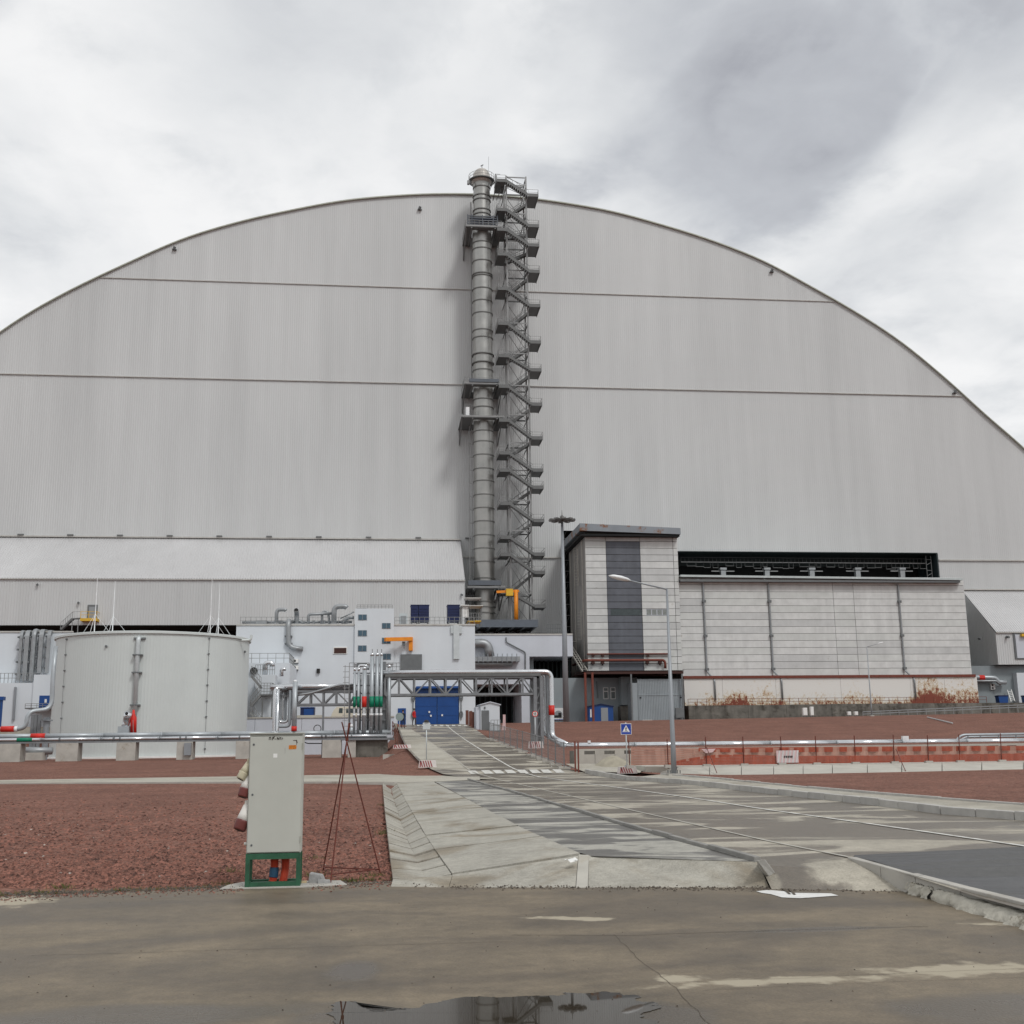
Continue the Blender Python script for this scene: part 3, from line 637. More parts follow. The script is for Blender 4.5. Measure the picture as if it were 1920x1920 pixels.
# dark newer asphalt held by the retaining kerb on the right
loft('asphalt', [p+Vector((.03, .03, -.02)) for p in (G(1598, 1608, .25), G(1715, 1640, .222), G(1800, 1662, .2), G(1990, 1708, .185), G(1990, 1708, .185)+(lambda v: Vector((v.x, v.y, 0)))((G(1990, 1709, .185)-G(1800, 1663, .20)).normalized()*14))], [G(1602, 1605, ZB), G(1700, 1600, ZB), G(1800, 1595, ZB), G(1990, 1585, ZB), G(1990, 1585, ZB)+Vector((14, -2, 0))], M_TAR, 30, 8, .012, lambda x, y: plat(y))
# painted lines
pl = MB()
cl = [RP(x, y) for x, y in ((836, 1359), (850, 1371), (872, 1387), (905, 1408), (960, 1440), (985, 1450), (1010, 1457), (1090, 1468), (1180, 1480), (1300, 1497), (1440, 1519), (1600, 1541), (1760, 1564), (1940, 1590))]
strip(pl, resample(cl, 80), .10, .012); pl.build('centre_line', M_ROADPAINT, road)
pl = MB(); strip(pl, resample([RP(x, y) for x, y in ((822, 1401), (862, 1430), (884, 1447), (940, 1463.5), (1060, 1491), (1180, 1519), (1440, 1578), (1590, 1608))], 60), .06, .014); pl.build('edge_line', M_CONCL, road)
sx = [(675, 558), (775, 556), (855, 554), (940, 552.5), (1030, 552), (1118, 551), (1200, 550), (1288, 549)]
for x, y in sx:
    q = [RP(700+x/3.84, 1300+y/3.84), RP(700+(x+60)/3.84, 1300+y/3.84), RP(700+(x+92)/3.84, 1300+(y+25)/3.84), RP(700+(x+28)/3.84, 1300+(y+25)/3.84)]
    MB().quad(*[p+Vector((0, 0, .016)) for p in (q[3], q[2], q[1], q[0])]).build('crossing_stripe', M_ROADPAINT, road)
for i in range(9):
    x = 780+i*11.2
    q = [RP(x, 1360), RP(x+6, 1360), RP(x+6.5, 1362), RP(x+.5, 1362)]
    MB().quad(*[p+Vector((0, 0, .03)) for p in (q[3], q[2], q[1], q[0])]).build('crossing_stripe', M_ROADPAINT, road)
poly_sheet('paint_patch', [G(x, y, .006) for x, y in ((1418, 1671), (1440, 1668.5), (1470, 1671), (1486, 1674), (1530, 1674.5), (1558, 1675), (1572, 1679), (1530, 1682), (1500, 1684), (1466, 1682.5), (1446, 1676.5), (1428, 1674))], pm('worn_white', (.66, .66, .64), .6, 0, .1, 4, spots=((.25, .22, .17), 3, .60, .68)), yard)
# slab joints across the road and the parking strip
bb = MB()
for k in range(1, 13):
    f = k/13; a_ = resample([Vector((q.x, q.y, road_z(q.y))) for q in LS[3:]], 130)[k*10]; i_ = min(range(len(LS)), key=lambda n: (LS[n]-a_).length)
    c_ = RS[i_].copy(); d_ = (c_-LS[i_]); e_ = a_+d_; q = [Vector((w.x, w.y, road_z(w.y)+.004)) for w in resample([a_, e_], 12)]; strip(bb, q, .022, .0)
bb.build('joint', pm('joint_dirt', (.085, .07, .052), .9), road)
# right kerb of whole stones, path behind it, edging
KX = [KR[0]+EXT]+KR[:9]
kr = loft('kerb', [p+Vector((-.02, -.06, -.01)) for p in KX], [p+Vector((.1, .16, -.01)) for p in KX], M_CONC, 60, 1)
kerb_run(KX, 1.0, .18, .16, M_KERB, 'kerb_stone', kr)
OE = [G(x, y, ZB+.12) for x, y in ((1960, 1512), (1800, 1501), (1652, 1489.5), (1520, 1478), (1440, 1470), (1340, 1460), (1240, 1452))]
OE = [OE[0]+EXT]+OE
KRb = [p+Vector((.05, .1, .09)) for p in [KR[0]+EXT]+KR[:8]]
loft('path', KRb, OE, M_PATH, 40, 4)
oe = loft('kerb', [p+Vector((0, 0, .0)) for p in OE], [p+Vector((.05, .12, 0)) for p in OE], M_CONC, 30, 1)
kerb_run(OE, 1.4, .1, .05, M_KERB, 'edging_stone', oe)
# gravel bed between that path and the low concrete bank
loft('gravel_bed', [p+Vector((0, .05, -.02)) for p in OE]+[G(1200, 1449, ZB+.1)], [G(1990, 1441, ZB+.12)+EXT]+[G(x, y, ZB+.12) for x, y in ((1990, 1441), (1840, 1444), (1690, 1447.5), (1560, 1450), (1450, 1452), (1350, 1453), (1250, 1450), (1205, 1447))], M_GRAVEL, 40, 6)
YBK = G(1600, 1449, ZB+.1).y
bk = thing('concrete_bank', P(1600, 1449, YBK), 'low sloping concrete bank running below the orange net fence', 'embankment')
bq0 = [G(1995, 1442, ZB+.1)+Vector((22, -2, 0))]+[G(x, y, ZB+.1) for x, y in ((1995, 1442), (1840, 1445), (1690, 1448), (1560, 1451), (1450, 1453), (1330, 1453), (1210, 1447))]
ztop = .62
bq1 = [G(1995, 1426.5, ztop)+Vector((22, -2, 0))]+[G(x, y, ztop) for x, y in ((1995, 1426.5), (1840, 1429), (1690, 1431.5), (1560, 1434), (1450, 1436), (1330, 1437), (1210, 1437))]
for i in range(7):
    for s_ in range(2):
        a0 = bq0[i].lerp(bq0[i+1], s_/2); a1 = bq0[i].lerp(bq0[i+1], s_/2+.49); c0 = bq1[i].lerp(bq1[i+1], s_/2); c1 = bq1[i].lerp(bq1[i+1], s_/2+.49)
        dn = Vector((0, 0, .3)); bkk = Vector((0, 3.5, 0))
        MB().hexa([a0-dn, a1-dn, a1-dn+Vector((0, 6, 0)), a0-dn+Vector((0, 6, 0)), a0, a1, c1, c0]).build('slab', M_CONCL, bk, recalc=True)
        MB().hexa([c0-dn, c1-dn, c1-dn+bkk, c0-dn+bkk, c0, c1, c1+bkk, c0+bkk]).build('top_slab', M_CONCL, bk, recalc=True)
# retaining kerb on the right and the broken wedge of concrete at its foot
rk = thing('retaining_kerb', G(1800, 1690, 0), 'long concrete retaining kerb holding up the dark asphalt', 'kerb')
tk = [G(1588, 1607, .262), G(1650, 1623, .245), G(1715, 1641, .222), G(1800, 1663, .20), G(1990, 1709, .185)]
tkb = []
for i, a in enumerate(tk):
    d = (tk[min(i+1, 4)]-tk[max(i-1, 0)]).normalized(); tkb.append(a+Vector((abs(d.y), abs(d.x), 0)).normalized()*.13)
tk.append(tk[-1]+(tk[-1]-tk[-2]).normalized()*14); tk[-1].z = tk[-2].z; tkb.append(tk[-1]+Vector((.06, .11, 0)))
for i, (a, c) in enumerate(zip(tk, tk[1:])):
    d = (c-a).normalized(); dn = Vector((0, 0, .5)); g_ = d*.006; a2, c2 = tkb[i], tkb[i+1]
    MB().hexa([a+g_-dn, c-g_-dn, c2-g_-dn, a2+g_-dn, a+g_, c-g_, c2-g_, a2+g_]).build('kerb_block', M_CONC, rk, recalc=True, bevel=.012)
wd = thing('mortar_wedge', G(1800, 1700, 0), 'rough broken wedge of mortar along the foot of the retaining kerb', 'rubble')
tp_ = lambda f: (lambda q: Vector((q.x, q.y, q.z-.088)))(resample(tk[2:5], 100)[int(f*100)])
top = [tp_(.0), tp_(.155), tp_(.17), tp_(.4), tp_(.68), tp_(.99)]
bot = [G(1682, 1669, 0), G(1738, 1686, 0), G(1743, 1688, 0), G(1800, 1706, 0), G(1862, 1725, 0), G(1975, 1762, 0)]
def rough_piece(t, bt, nm):
    bb2 = MB(); n_, m2 = 26, 8; tq, bq = resample(t, n_), resample(bt, n_)
    for i in range(n_+1):
        for j in range(m2+1):
            w = bq[i].lerp(tq[i], j/m2)
            if 0 < j: w += Vector((random.uniform(-.012, .012), random.uniform(-.01, .01), random.uniform(-.010, .012)+.05*math.sin(math.pi*j/m2)))
            else: w += Vector((random.uniform(-.05, .05), random.uniform(-.05, .05), -.01))
            if i in (0, n_): w.z -= .04*(j/m2)
            bb2.v.append(w)
    for i in range(n_):
        for j in range(m2): k = i*(m2+1)+j; bb2.f.append((k, k+1, k+m2+2, k+m2+1))
    o = bb2.build(nm, pm('rough_mortar', (.44, .42, .36), .9, 0, .2, 5, .9, 18, spots=((.2, .18, .14), 4, .58, .7)), wd, recalc=True, smooth=True)
    if sum(p.normal.z for p in o.data.polygons) < 0: o.data.flip_normals()
rough_piece(top[:2], bot[:2], 'mortar_lump'); rough_piece(top[2:], bot[2:], 'mortar_lump')
# ---- gravel stones near the camera, and grass at the yard edge
bb = MB()
def stone(bb, p, r):
    a = random.random()*6.28; ax = [Vector((math.cos(a), math.sin(a), random.uniform(-.4, .4))), Vector((-math.sin(a), math.cos(a), random.uniform(-.4, .4))), Vector((0, 0, random.uniform(.4, .8)))]
    s_ = [r*random.uniform(.6, 1.3) for _ in range(3)]; k = len(bb.v)
    bb.v += [p+ax[0]*s_[0], p+ax[1]*s_[1], p-ax[0]*s_[0], p-ax[1]*s_[1], p+ax[2]*s_[2]+ax[0]*s_[0]*random.uniform(-.4, .4)]
    bb.f += [(k, k+1, k+4), (k+1, k+2, k+4), (k+2, k+3, k+4), (k+3, k, k+4)]
for i in range(42000):
    py = 1490+(1662-1490)*random.random()**.55; px = random.uniform(-30, 740)
    p = GP(px, py)
    if p.x > xd(p.y)-.03 or p.y < 15.0: continue
    stone(bb, p+Vector((0, 0, -.04)), random.uniform(.012, .042)*(1+.018*p.y))
for i in range(700):
    px = random.uniform(-20, 735); py = interp(px, [0, 240, 480, 735], [1681, 1672, 1664, 1655])+abs(random.gauss(0, 5))
    if 455 < px < 575: continue
    stone(bb, G(px, py, .0)+Vector((0, 0, .001)), random.uniform(.008, .022))
tag(bb.build('gravel_stones', M_STONES, org=(0, 0, 0)), 'loose red gravel stones covering the left field', 'gravel', kind='stuff')
bb = MB()
for i in range(70):
    p = GP(random.uniform(0, 730), random.uniform(1480, 1655))
    if p.x > xd(p.y)-.05: continue
    stone(bb, p+Vector((0, 0, -.02)), random.uniform(.015, .036))
tag(bb.build('pale_pebbles', M_PSTONE, org=(0, 0, 0)), 'scattered pale pebbles lying on the red gravel', 'pebble', kind='stuff')
bb = MB()
def tuft(px, py, n_, h, spread):
    p0 = GP(px, py)
    for i in range(n_):
        p = p0+Vector((random.gauss(0, spread), random.gauss(0, spread*.35), -.05)); hh = h*random.uniform(.4, 1.1); a = random.random()*6.28; w = Vector((math.cos(a), math.sin(a), 0))*random.uniform(.004, .008)
        lean = Vector((random.gauss(0, .35), random.gauss(0, .35), 1))*hh
        bb.add([p-w, p+w, p+w*.6+lean*.55, p+lean+Vector((0, 0, -.1*hh))], [(0, 1, 2), (0, 2, 3)])
for px in range(10, 730, 11):
    if 460 < px < 562: continue
    py = interp(px, [0, 240, 480, 735], [1676, 1667, 1658, 1646]); d_ = .5+.5*math.sin(px*.031)
    tuft(px, py, int(10+55*d_*random.random()), random.uniform(.05, .12), .12)
for px, py, n_, h in ((722, 1562, 70, .17), (590, 1640, 80, .14), (592, 1608, 40, .12), (700, 1640, 90, .10), (660, 1650, 90, .08), (432, 1632, 50, .13), (120, 1662, 60, .12), (420, 1655, 50, .10), (60, 1670, 40, .08), (715, 1508, 40, .12), (560, 1660, 30, .05)): tuft(px, py, n_, h, .09)
tag(bb.build('grass', M_GRASS, org=(0, 0, 0)), 'thin dry grass growing along the edge of the yard', 'grass', kind='stuff')
# ================================================================== ARCH SHELTER
YF = 205.0
outl = [(0, 626), (72.6, 577.6), (197, 513), (323, 457), (447, 419), (581, 388.7), (703, 371), (797, 364.8), (884, 365), (1009, 374.5), (1146, 396.5), (1293, 437), (1411, 480), (1558, 560.5), (1665, 622), (1802.5, 737), (1920, 849)]
CX = 18.4
prof = {}
us = [0, 8, 16, 26, 36, 46, 56, 66, 76, 84, 92, 100, 108]
pw_ = sorted((p.x-CX, p.z) for p in (P(x, y, YF) for x, y in outl))
def z_at(u):
    l = interp(-u, [a for a, c in pw_], [c for a, c in pw_]); r = interp(u, [a for a, c in pw_], [c for a, c in pw_])
    return r if u > -pw_[0][0] else (l+r)/2
PU = us+[114, 119, 123.5, 126.5, 128.5]; zl_ = z_at(108)
PZ = [z_at(u) for u in us]+[zl_-7.2, zl_-15, zl_-25, zl_-37, 0]
def zarch(x):
    u = abs(x-CX)
    for i in range(1, len(PU)):
        if u <= PU[i]:
            # Catmull-Rom for a smooth crown
            p1, p2 = PZ[i-1], PZ[i]; p0 = PZ[i-2] if i > 1 else PZ[1]; p3 = PZ[i+1] if i+1 < len(PU) else p2
            t = (u-PU[i-1])/(PU[i]-PU[i-1]); d1 = (p2-p0)/((PU[i]-(PU[i-2] if i > 1 else -PU[1])))*(PU[i]-PU[i-1]); d2 = ((p3-p1)/(PU[min(i+1, len(PU)-1)]-PU[i-1]))*(PU[i]-PU[i-1])
            return (2*t**3-3*t*t+1)*p1+(t**3-2*t*t+t)*d1+(-2*t**3+3*t*t)*p2+(t**3-t*t)*d2
    return 0
shelter = thing('arched_shelter', (CX, YF, 0), 'huge arched grey steel shelter with corrugated end wall', 'building')
Z1 = RZ(800, 541, YF); Z2 = RZ(800, 720, YF); Z3 = RZ(1040, 1046, YF)
O1 = (RX(1058, 1100, YF), RX(1120, 1100, YF), RZ(1065, 995, YF))
O2 = (RX(1200, 1050, YF), RX(1757, 1050, YF), RZ(1500, 1036, YF))
OC = (RX(860, 1150, YF), RX(1058, 1150, YF), RZ(950, 1187, YF))
OL = RZ(400, 1172, YF)+1.0
def zbot(x):
    z = 2.0
    if x < OC[0]: z = OL
    elif x < OC[1]: z = OC[2]
    if O1[0] < x < O1[1]: z = O1[2]
    if O1[1] <= x < O2[0]: z = 30.
    if O2[0] <= x < O2[1]: z = O2[2]
    return z
PITCH_R = .40
def tier(name, za, zc, y, uw):
    xs = frange(CX-uw, CX+uw, PITCH_R); bb = MB()
    A = lambda x: (x, y, min(max(za, zbot(x)), zarch(x))); B = lambda x: (x, y, max(min(zc, zarch(x)), min(max(za, zbot(x)), zarch(x))))
    bb.ribs(xs, A, B, lambda x: (0, -1, 0), .022); bb.build(name, M_FAC, shelter)
def half_w(z):
    a, c = 0., 128.
    for _ in range(40):
        m_ = (a+c)/2
        if zarch(CX+m_) > z: a = m_
        else: c = m_
    return a
tier('wall_tier', Z1, 200, YF-.10, half_w(Z1)); tier('wall_tier', Z2, Z1, YF-.05, half_w(Z2)); tier('wall_tier', Z3, Z2, YF, half_w(Z3)); tier('wall_tier', 0, Z3, YF+.05, 128.3)
for z in (Z1, Z2):
    w = half_w(z)-.5; n_ = 12
    for i in range(n_):
        x0, x1 = CX-w+2*w*i/n_, CX-w+2*w*(i+1)/n_
        MB().box(x0+.03, x1-.03, YF-.26, YF-.08, z-.06, z+.09).build('flashing', M_TRIM, shelter)
for x0, x1 in ((RX(870, 1045, YF), O1[0]-.2), (O2[1]+.3, CX+118.)):
    MB().box(x0, x1, YF-.28, YF-.03, Z3-.1, Z3+.14).build('flashing', M_TRIM, shelter)
# rim, roof shell
N_ = 150; xs = [CX-128.4+256.8*i/N_ for i in range(N_+1)]
bb = MB()
for i in range(N_): 
    a, c = Vector((xs[i], YF-.2, zarch(xs[i]))), Vector((xs[i+1], YF-.2, zarch(xs[i+1])))
    bb.hexa([a+Vector((0, -.35, -.12)), c+Vector((0, -.35, -.12)), c+Vector((0, .6, -.12)), a+Vector((0, .6, -.12)), a+Vector((0, -.35, .1)), c+Vector((0, -.35, .1)), c+Vector((0, .6, .1)), a+Vector((0, .6, .1))])
bb.build('rim', M_EDGE, shelter)
bb = MB()
for x in xs: bb.v += [Vector((x, YF+.2, zarch(x)-.02)), Vector((x, YF+165, zarch(x)-.02))]
for i in range(N_): bb.f.append((2*i, 2*i+2, 2*i+3, 2*i+1))
bb.build('roof_shell', M_ROOFSTEEL, shelter, smooth=True)
MB().box(CX-124, CX+124, YF+9, YF+9.3, 0, 56).build('dark_backing', M_DARK, shelter)  # added near-black sheet standing for the unlit inside of the shelter
for px, py in ((327, 466), (1447, 508), (1790, 735), (787, 391)):
    q = P(px, py, YF-.4); MB().box(q.x-.4, q.x+.4, q.y-.25, q.y+.4, q.z-.28, q.z-.16).tube([q+Vector((-.1, -.1, -.16)), q+Vector((.12, -.25, .3))], .26, 8).build('lamp', M_GREYD, shelter)
# dark green edge frames of the openings
MB().box(O2[0], O2[1]+.15, YF-.1, YF+8, O2[2], O2[2]+.12).box(O2[1]-.05, O2[1]+.2, YF-.1, YF+8, 26, O2[2]).build('opening_frame', M_DKGREEN, shelter)
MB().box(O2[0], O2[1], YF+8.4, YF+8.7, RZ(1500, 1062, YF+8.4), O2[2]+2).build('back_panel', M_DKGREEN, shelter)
# ------------------------------------------------------------------ annexes (lean-to ribs along the foot of the wall)
YA = 194.4
def annex(name, label, xa, xb, zt, ze, zb, end_x, side):
    t = thing(name, ((xa+xb)/2, YA, zb), label, 'building')
    xs_ = frange(xa, xb, .44); nrm = Vector((0, -(zt-ze), (YF-YA))).normalized()
    MB().ribs(xs_, lambda x: (x, YA-.25, ze), lambda x: (x, YF-.1, zt), lambda x: nrm, .06).build('sloped_roof', M_ROOFSTEEL, t)
    MB().ribs(xs_, lambda x: (x, YA, zb), lambda x: (x, YA, ze-.05), lambda x: (0, -1, 0), .04).build('front_wall', M_FAC, t)
    MB().box(xa, xb, YA-.32, YA-.08, ze-.18, ze-.02).build('eave_trim', M_TRIM, t)
    MB().box(xa, xb, YF-.6, YF-.12, zt-.02, zt+.22).build('top_flashing', M_TRIM, t)
    yy = frange(YA, YF-.1, .5); zr = lambda y: ze+(zt-ze)*(y-YA)/(YF-.1-YA)-.03
    MB().ribs(yy, lambda y: (end_x, y, zb), lambda y: (end_x, y, max(zb, zr(y))), lambda y: (side, 0, 0), .06).build('end_wall', M_FAC, t)
    MB().box(xa, xb, YA+.1, YF-.2, zb-.1, zb+.05).build('soffit', M_DKGREEN, t)
    return t
zt = RZ(430, 1010, YF); ze = RZ(430, 1086, YA); zb = RZ(430, 1172, YA); xE = RX(872, 1130, YA)
anL = annex('annex', 'long grey annex with sloped ribbed roof behind the white tank', CX-112, xE, zt, ze, zb, xE, 1)
for i in range(10):
    x = RX(40+i*93, 1010, YF); MB().box(x-.5, x+.5, YF-.75, YF-.3, zt+.2, zt+.45).build('clamp', M_STAIRD, anL)
for px, py in ((70, 1096), (147, 1130), (875-10, 1115)):
    q = P(px, py, YA-.2); MB().tube([q, q+Vector((.1, -.4, -.1))], .2, 8).build('lamp', M_GREYD, anL)
# door with its yellow landing and stair on the annex wall
r = rect(164, 1134, 183, 1160, YA); MB().box(r[0], r[1], YA-.12, YA-.02, r[2]-.3, r[3]).build('door_frame', M_GREYD, anL)
r2 = rect(167, 1138, 180, 1160, YA); MB().box(r2[0], r2[1], YA-.18, YA-.12, r2[2]-.2, r2[3]).build('door', M_MAST, anL)
dl = thing('door_landing', P(170, 1185, YA-1), 'yellow steel landing and grey stair outside a high door', 'stairs')
a = P(155, 1161, YA-.2); c = P(186, 1161, YA-.2); zf = a.z
MB().box(a.x, c.x, YA-1.8, YA-.05, zf-.45, zf).build('deck', M_YELLOW, dl)
bb = MB()
for x in (a.x+.05, (a.x+c.x)/2, c.x-.05):
    bb.bar((x, YA-1.75, zf), (x, YA-1.75, zf+1.1), .07)
for h in (.55, 1.1): bb.bar((a.x, YA-1.75, zf+h), (c.x, YA-1.75, zf+h), .06)
bb.bar((c.x-.05, YA-1.75, zf+1.1), (c.x-.05, YA-.1, zf+1.1), .07); bb.build('railing', M_YELLOW, dl)
lo = P(116, 1181, YA-1); mid = P(138, 1161, YA-1)
bb = MB().bar(lo, mid, .12, .3).bar(lo+Vector((0, -.8, 0)), mid+Vector((0, -.8, 0)), .12, .3).bar(mid+Vector((0, -.4, 0)), (a.x, YA-1.4, zf), .9, .15)
for k in range(9): q = lo.lerp(mid, k/8); bb.box(q.x-.14, q.x+.14, q.y-.8, q.y, q.z, q.z+.05)
bb.build('flight', M_STAIRD, dl)
bb = MB()
for k in range(6): q = lo.lerp(mid, k/5); bb.bar(q+Vector((0, -.85, 0)), q+Vector((0, -.85, 1.1)), .06)
bb.bar(lo+Vector((0, -.85, 1.1)), mid+Vector((0, -.85, 1.1)), .06).bar(mid+Vector((0, -.85, 1.1)), (a.x, YA-1.8, zf+1.1), .06)
for x in (mid.x, a.x-.3): bb.bar((x, YA-1.7, zf-.2), (x, YA-1.7, zf-4), .12)
bb.build('handrail', M_STAIR, dl)
# right annex
zt = RZ(1860, 1107, YF); ze = RZ(1890, 1185, YA); zb = RZ(1890, 1246, YA); xS = RX(1803, 1106, YF)
anR = annex('annex', 'short grey annex with sloped ribbed roof beside the panelled hall', xS, CX+116, zt, ze, zb, xS, -1)
r = rect(1901, 1187, 1930, 1236, YA); MB().rbox(r, YA-.2, .15).build('door_frame', M_GREYD, anR)
r = rect(1904, 1190, 1930, 1234, YA); MB().rbox(r, YA-.28, .1).build('shutter', M_WHITE2, anR)
r = rect(1911, 1189, 1930, 1194, YA); MB().rbox(r, YA-.9, .6).build('hoist', M_YELLOW, anR)
for px, py in ((1836, 1197), (1888, 1194)):
    q = P(px, py, YA-.3); MB().tube([q+Vector((0, .2, 0)), q+Vector((.1, -.5, -.1))], .22, 8).build('lamp', M_GREYD, anR)
# wall under the right annex with its kit
YW = 196.0
base = RZ(1880, 1322, YW)
uw = thing('service_wall', P(1880, 1322, YW), 'grey service wall in the shade under the short annex', 'wall')
r = rect(1815, 1246, 1990, 1322, YW); MB().box(r[0], r[1], YW, YW+8.5, base-.3, zb-.1).build('wall', M_GREYW, uw)
r = rect(1902, 1262, 1960, 1322, YW); MB().box(r[0], r[1], YW-1.2, YW, base-.3, r[3]).build('door_block', M_WHITE, uw)
def ac(px0, py0, px1, py1, Y, label, vert=False):
    r = rect(px0, py0, px1, py1, Y); t = thing('air_conditioner', ((r[0]+r[1])/2, Y, r[2]), label, 'air conditioner')
    MB().rbox(r, Y-.35, .35).build('casing', M_WPAINT, t)
    n_ = 2 if vert else 1; hgt = (r[3]-r[2])/n_
    for k in range(n_):
        c_ = Vector(((r[0]*.6+r[1]*.4), Y-.37, r[2]+hgt*(k+.5))); MB().tube([c_, c_+Vector((0, .03, 0))], hgt*.36, 12).build('fan', M_BLACK, t)
    MB().box(r[0], r[1], Y-.3, Y+.02, r[2]-.08, r[2]-.01).build('bracket', M_GREYD, t)
ac(1856, 1282, 1864, 1293, YW, 'white two-fan air conditioner on the shaded service wall', True)
pp = [P(1790, 1269, YW-1), P(1866, 1271, YW-1), P(1872, 1279, YW-1), P(1886, 1279, YW-1)]
dp = thing('service_pipe', pp[1], 'silver pipe with a red band bending under the short annex', 'pipe')
MB().tube(bend(pp, .4), .42, 10).build('pipe', M_PIPED, dp, smooth=True); MB().tube([P(1835, 1270.5, YW-1), P(1845, 1270.6, YW-1)], .47, 10).build('band', M_RED, dp)
MB().tube(bend([P(1805, 1277, YW-1.2), P(1868, 1277, YW-1.2), P(1876, 1284, YW-1.2)], .3), .22, 8).build('pipe', M_DUCT, dp, smooth=True)
def bin_(px0, py0, px1, py1, Y, label):
    r = rect(px0, py0, px1, py1, Y); t = thing('waste_bin', ((r[0]+r[1])/2, Y, r[2]), label, 'bin', 'blue bins by the service wall')
    MB().prism([(r[0]+.1, r[2]), (r[1]-.1, r[2]), (r[1], r[3]-.2), (r[0], r[3]-.2)], Y-1.2, Y).build('body', M_BLUE, t)
    MB().box(r[0]-.05, r[1]+.05, Y-1.25, Y+.05, r[3]-.2, r[3]).build('lid', M_DBLUE, t)
bin_(1866, 1304, 1884, 1319, 192, 'blue waste bin beside the white leaning ladder')
bin_(1915, 1304, 1940, 1319, 192, 'blue waste bin in front of the white door block')
la = thing('ladder', P(1900, 1316, 193), 'short white ladder leaning on the service wall', 'ladder')
a0, a1, c0, c1 = P(1896, 1316, 192.5), P(1889, 1294, 195.5), P(1903, 1315, 192.5), P(1896, 1293, 195.5)
MB().bar(a0, a1, .12).build('rail', M_WPAINT, la); MB().bar(c0, c1, .12).build('rail', M_WPAINT, la)
for k in range(1, 7): MB().bar(a0.lerp(a1, k/7), c0.lerp(c1, k/7), .1).build('rung', M_WPAINT, la)
# ------------------------------------------------------------------ ventilation stack
YS = 199.5
SX = RX(906, 760, YS)
zS = lambda y: RZ(906, y, YS-1.8)
stack = thing('ventilation_stack', (SX, YS, zS(1168)), 'tall round steel ventilation stack with rings and dome cap', 'chimney')
def stk_r(y): return 1.80 if y > 660 else 1.76 if y > 424 else 1.56
for y0, y1, r_ in ((1168, 1098, 1.72), (1098, 783, 1.82), (783, 719, 1.78), (719, 424, 1.80), (424, 337, 1.58)):
    MB().lathe([(r_, zS(y0)), (r_, zS(y1)+.01)], SX, YS, 40).build('shaft_section', M_STACK, stack, smooth=True)
for y, big in ((346, 0), (362, 1), (370, 1), (389, 1), (397, 1), (451, 0), (463, 0), (486, 0), (510, 1), (514, 1), (538, 0), (561, 0), (584, 0), (616, 0), (630, 0), (661, 2), (677, 2), (691, 0), (746, 0), (761, 0), (806, 0), (826, 0), (851, 0), (877, 0), (900, 0), (926, 0), (951, 0), (976, 0), (1002, 0), (1027, 0), (1052, 0), (1083, 1), (1127, 0), (1137, 1), (1148, 0)):
    rr = (1.58 if y < 424 else 1.80)+(.12, .16, .28)[big]; z = zS(y)
    MB().lathe([(rr-.2, z-.09), (rr, z-.09), (rr, z+.09), (rr-.2, z+.09)], SX, YS, 36).build('ring', M_STACKD, stack)
zd = zS(337)
MB().lathe([(1.58, zd), (2.0, zd+.5), (2.0, zd+.7), (1.62, zd+.75), (1.62, zd+1.6), (1.45, zd+2.3), (1.05, zd+2.8), (.5, zd+3.1), (.0, zd+3.2)], SX, YS, 32).build('dome', pm('dome_paint', (.42, .40, .37), .5, .3, .12, .8), stack, smooth=True)
MB().tube([(SX+.1, YS, zd+3.1), (SX+.1, YS, zd+4.0)], .06, 6).tube([(SX-.15, YS, zd+3.75), (SX+.35, YS, zd+4.05)], .09, 6).tube([(SX+1.3, YS, zd+1.5), (SX+1.4, YS, zd+5.8)], .025, 5).build('beacon', M_GREYD, stack)
bb = MB(); zr = zd+.55
for k in range(16):
    a_ = k/16*2*math.pi; q = Vector((SX+2.45*math.cos(a_), YS+2.45*math.sin(a_), zr)); a2 = (k+1)/16*2*math.pi; q2 = Vector((SX+2.45*math.cos(a2), YS+2.45*math.sin(a2), zr))
    bb.bar(q, q+Vector((0, 0, 1.15)), .06)
    for h in (.55, 1.12): bb.bar(q+Vector((0, 0, h)), q2+Vector((0, 0, h)), .05)
bb.build('top_railing', M_STAIR, stack)
MB().lathe([(1.6, zr-.1), (2.5, zr-.1), (2.5, zr+.06), (1.6, zr+.06)], SX, YS, 24).build('top_deck', M_STAIRD, stack)
bb = MB()
for s_ in (-1, 1): bb.bar((SX+s_*1.6, YS-.6, zd-1.1), (SX+s_*2.45, YS-.6, zr), .12).box(SX+s_*2.6-.2, SX+s_*2.6+.2, YS-1.2, YS-.6, zd-.6, zd+.1)
bb.build('bracket', M_STAIR, stack)
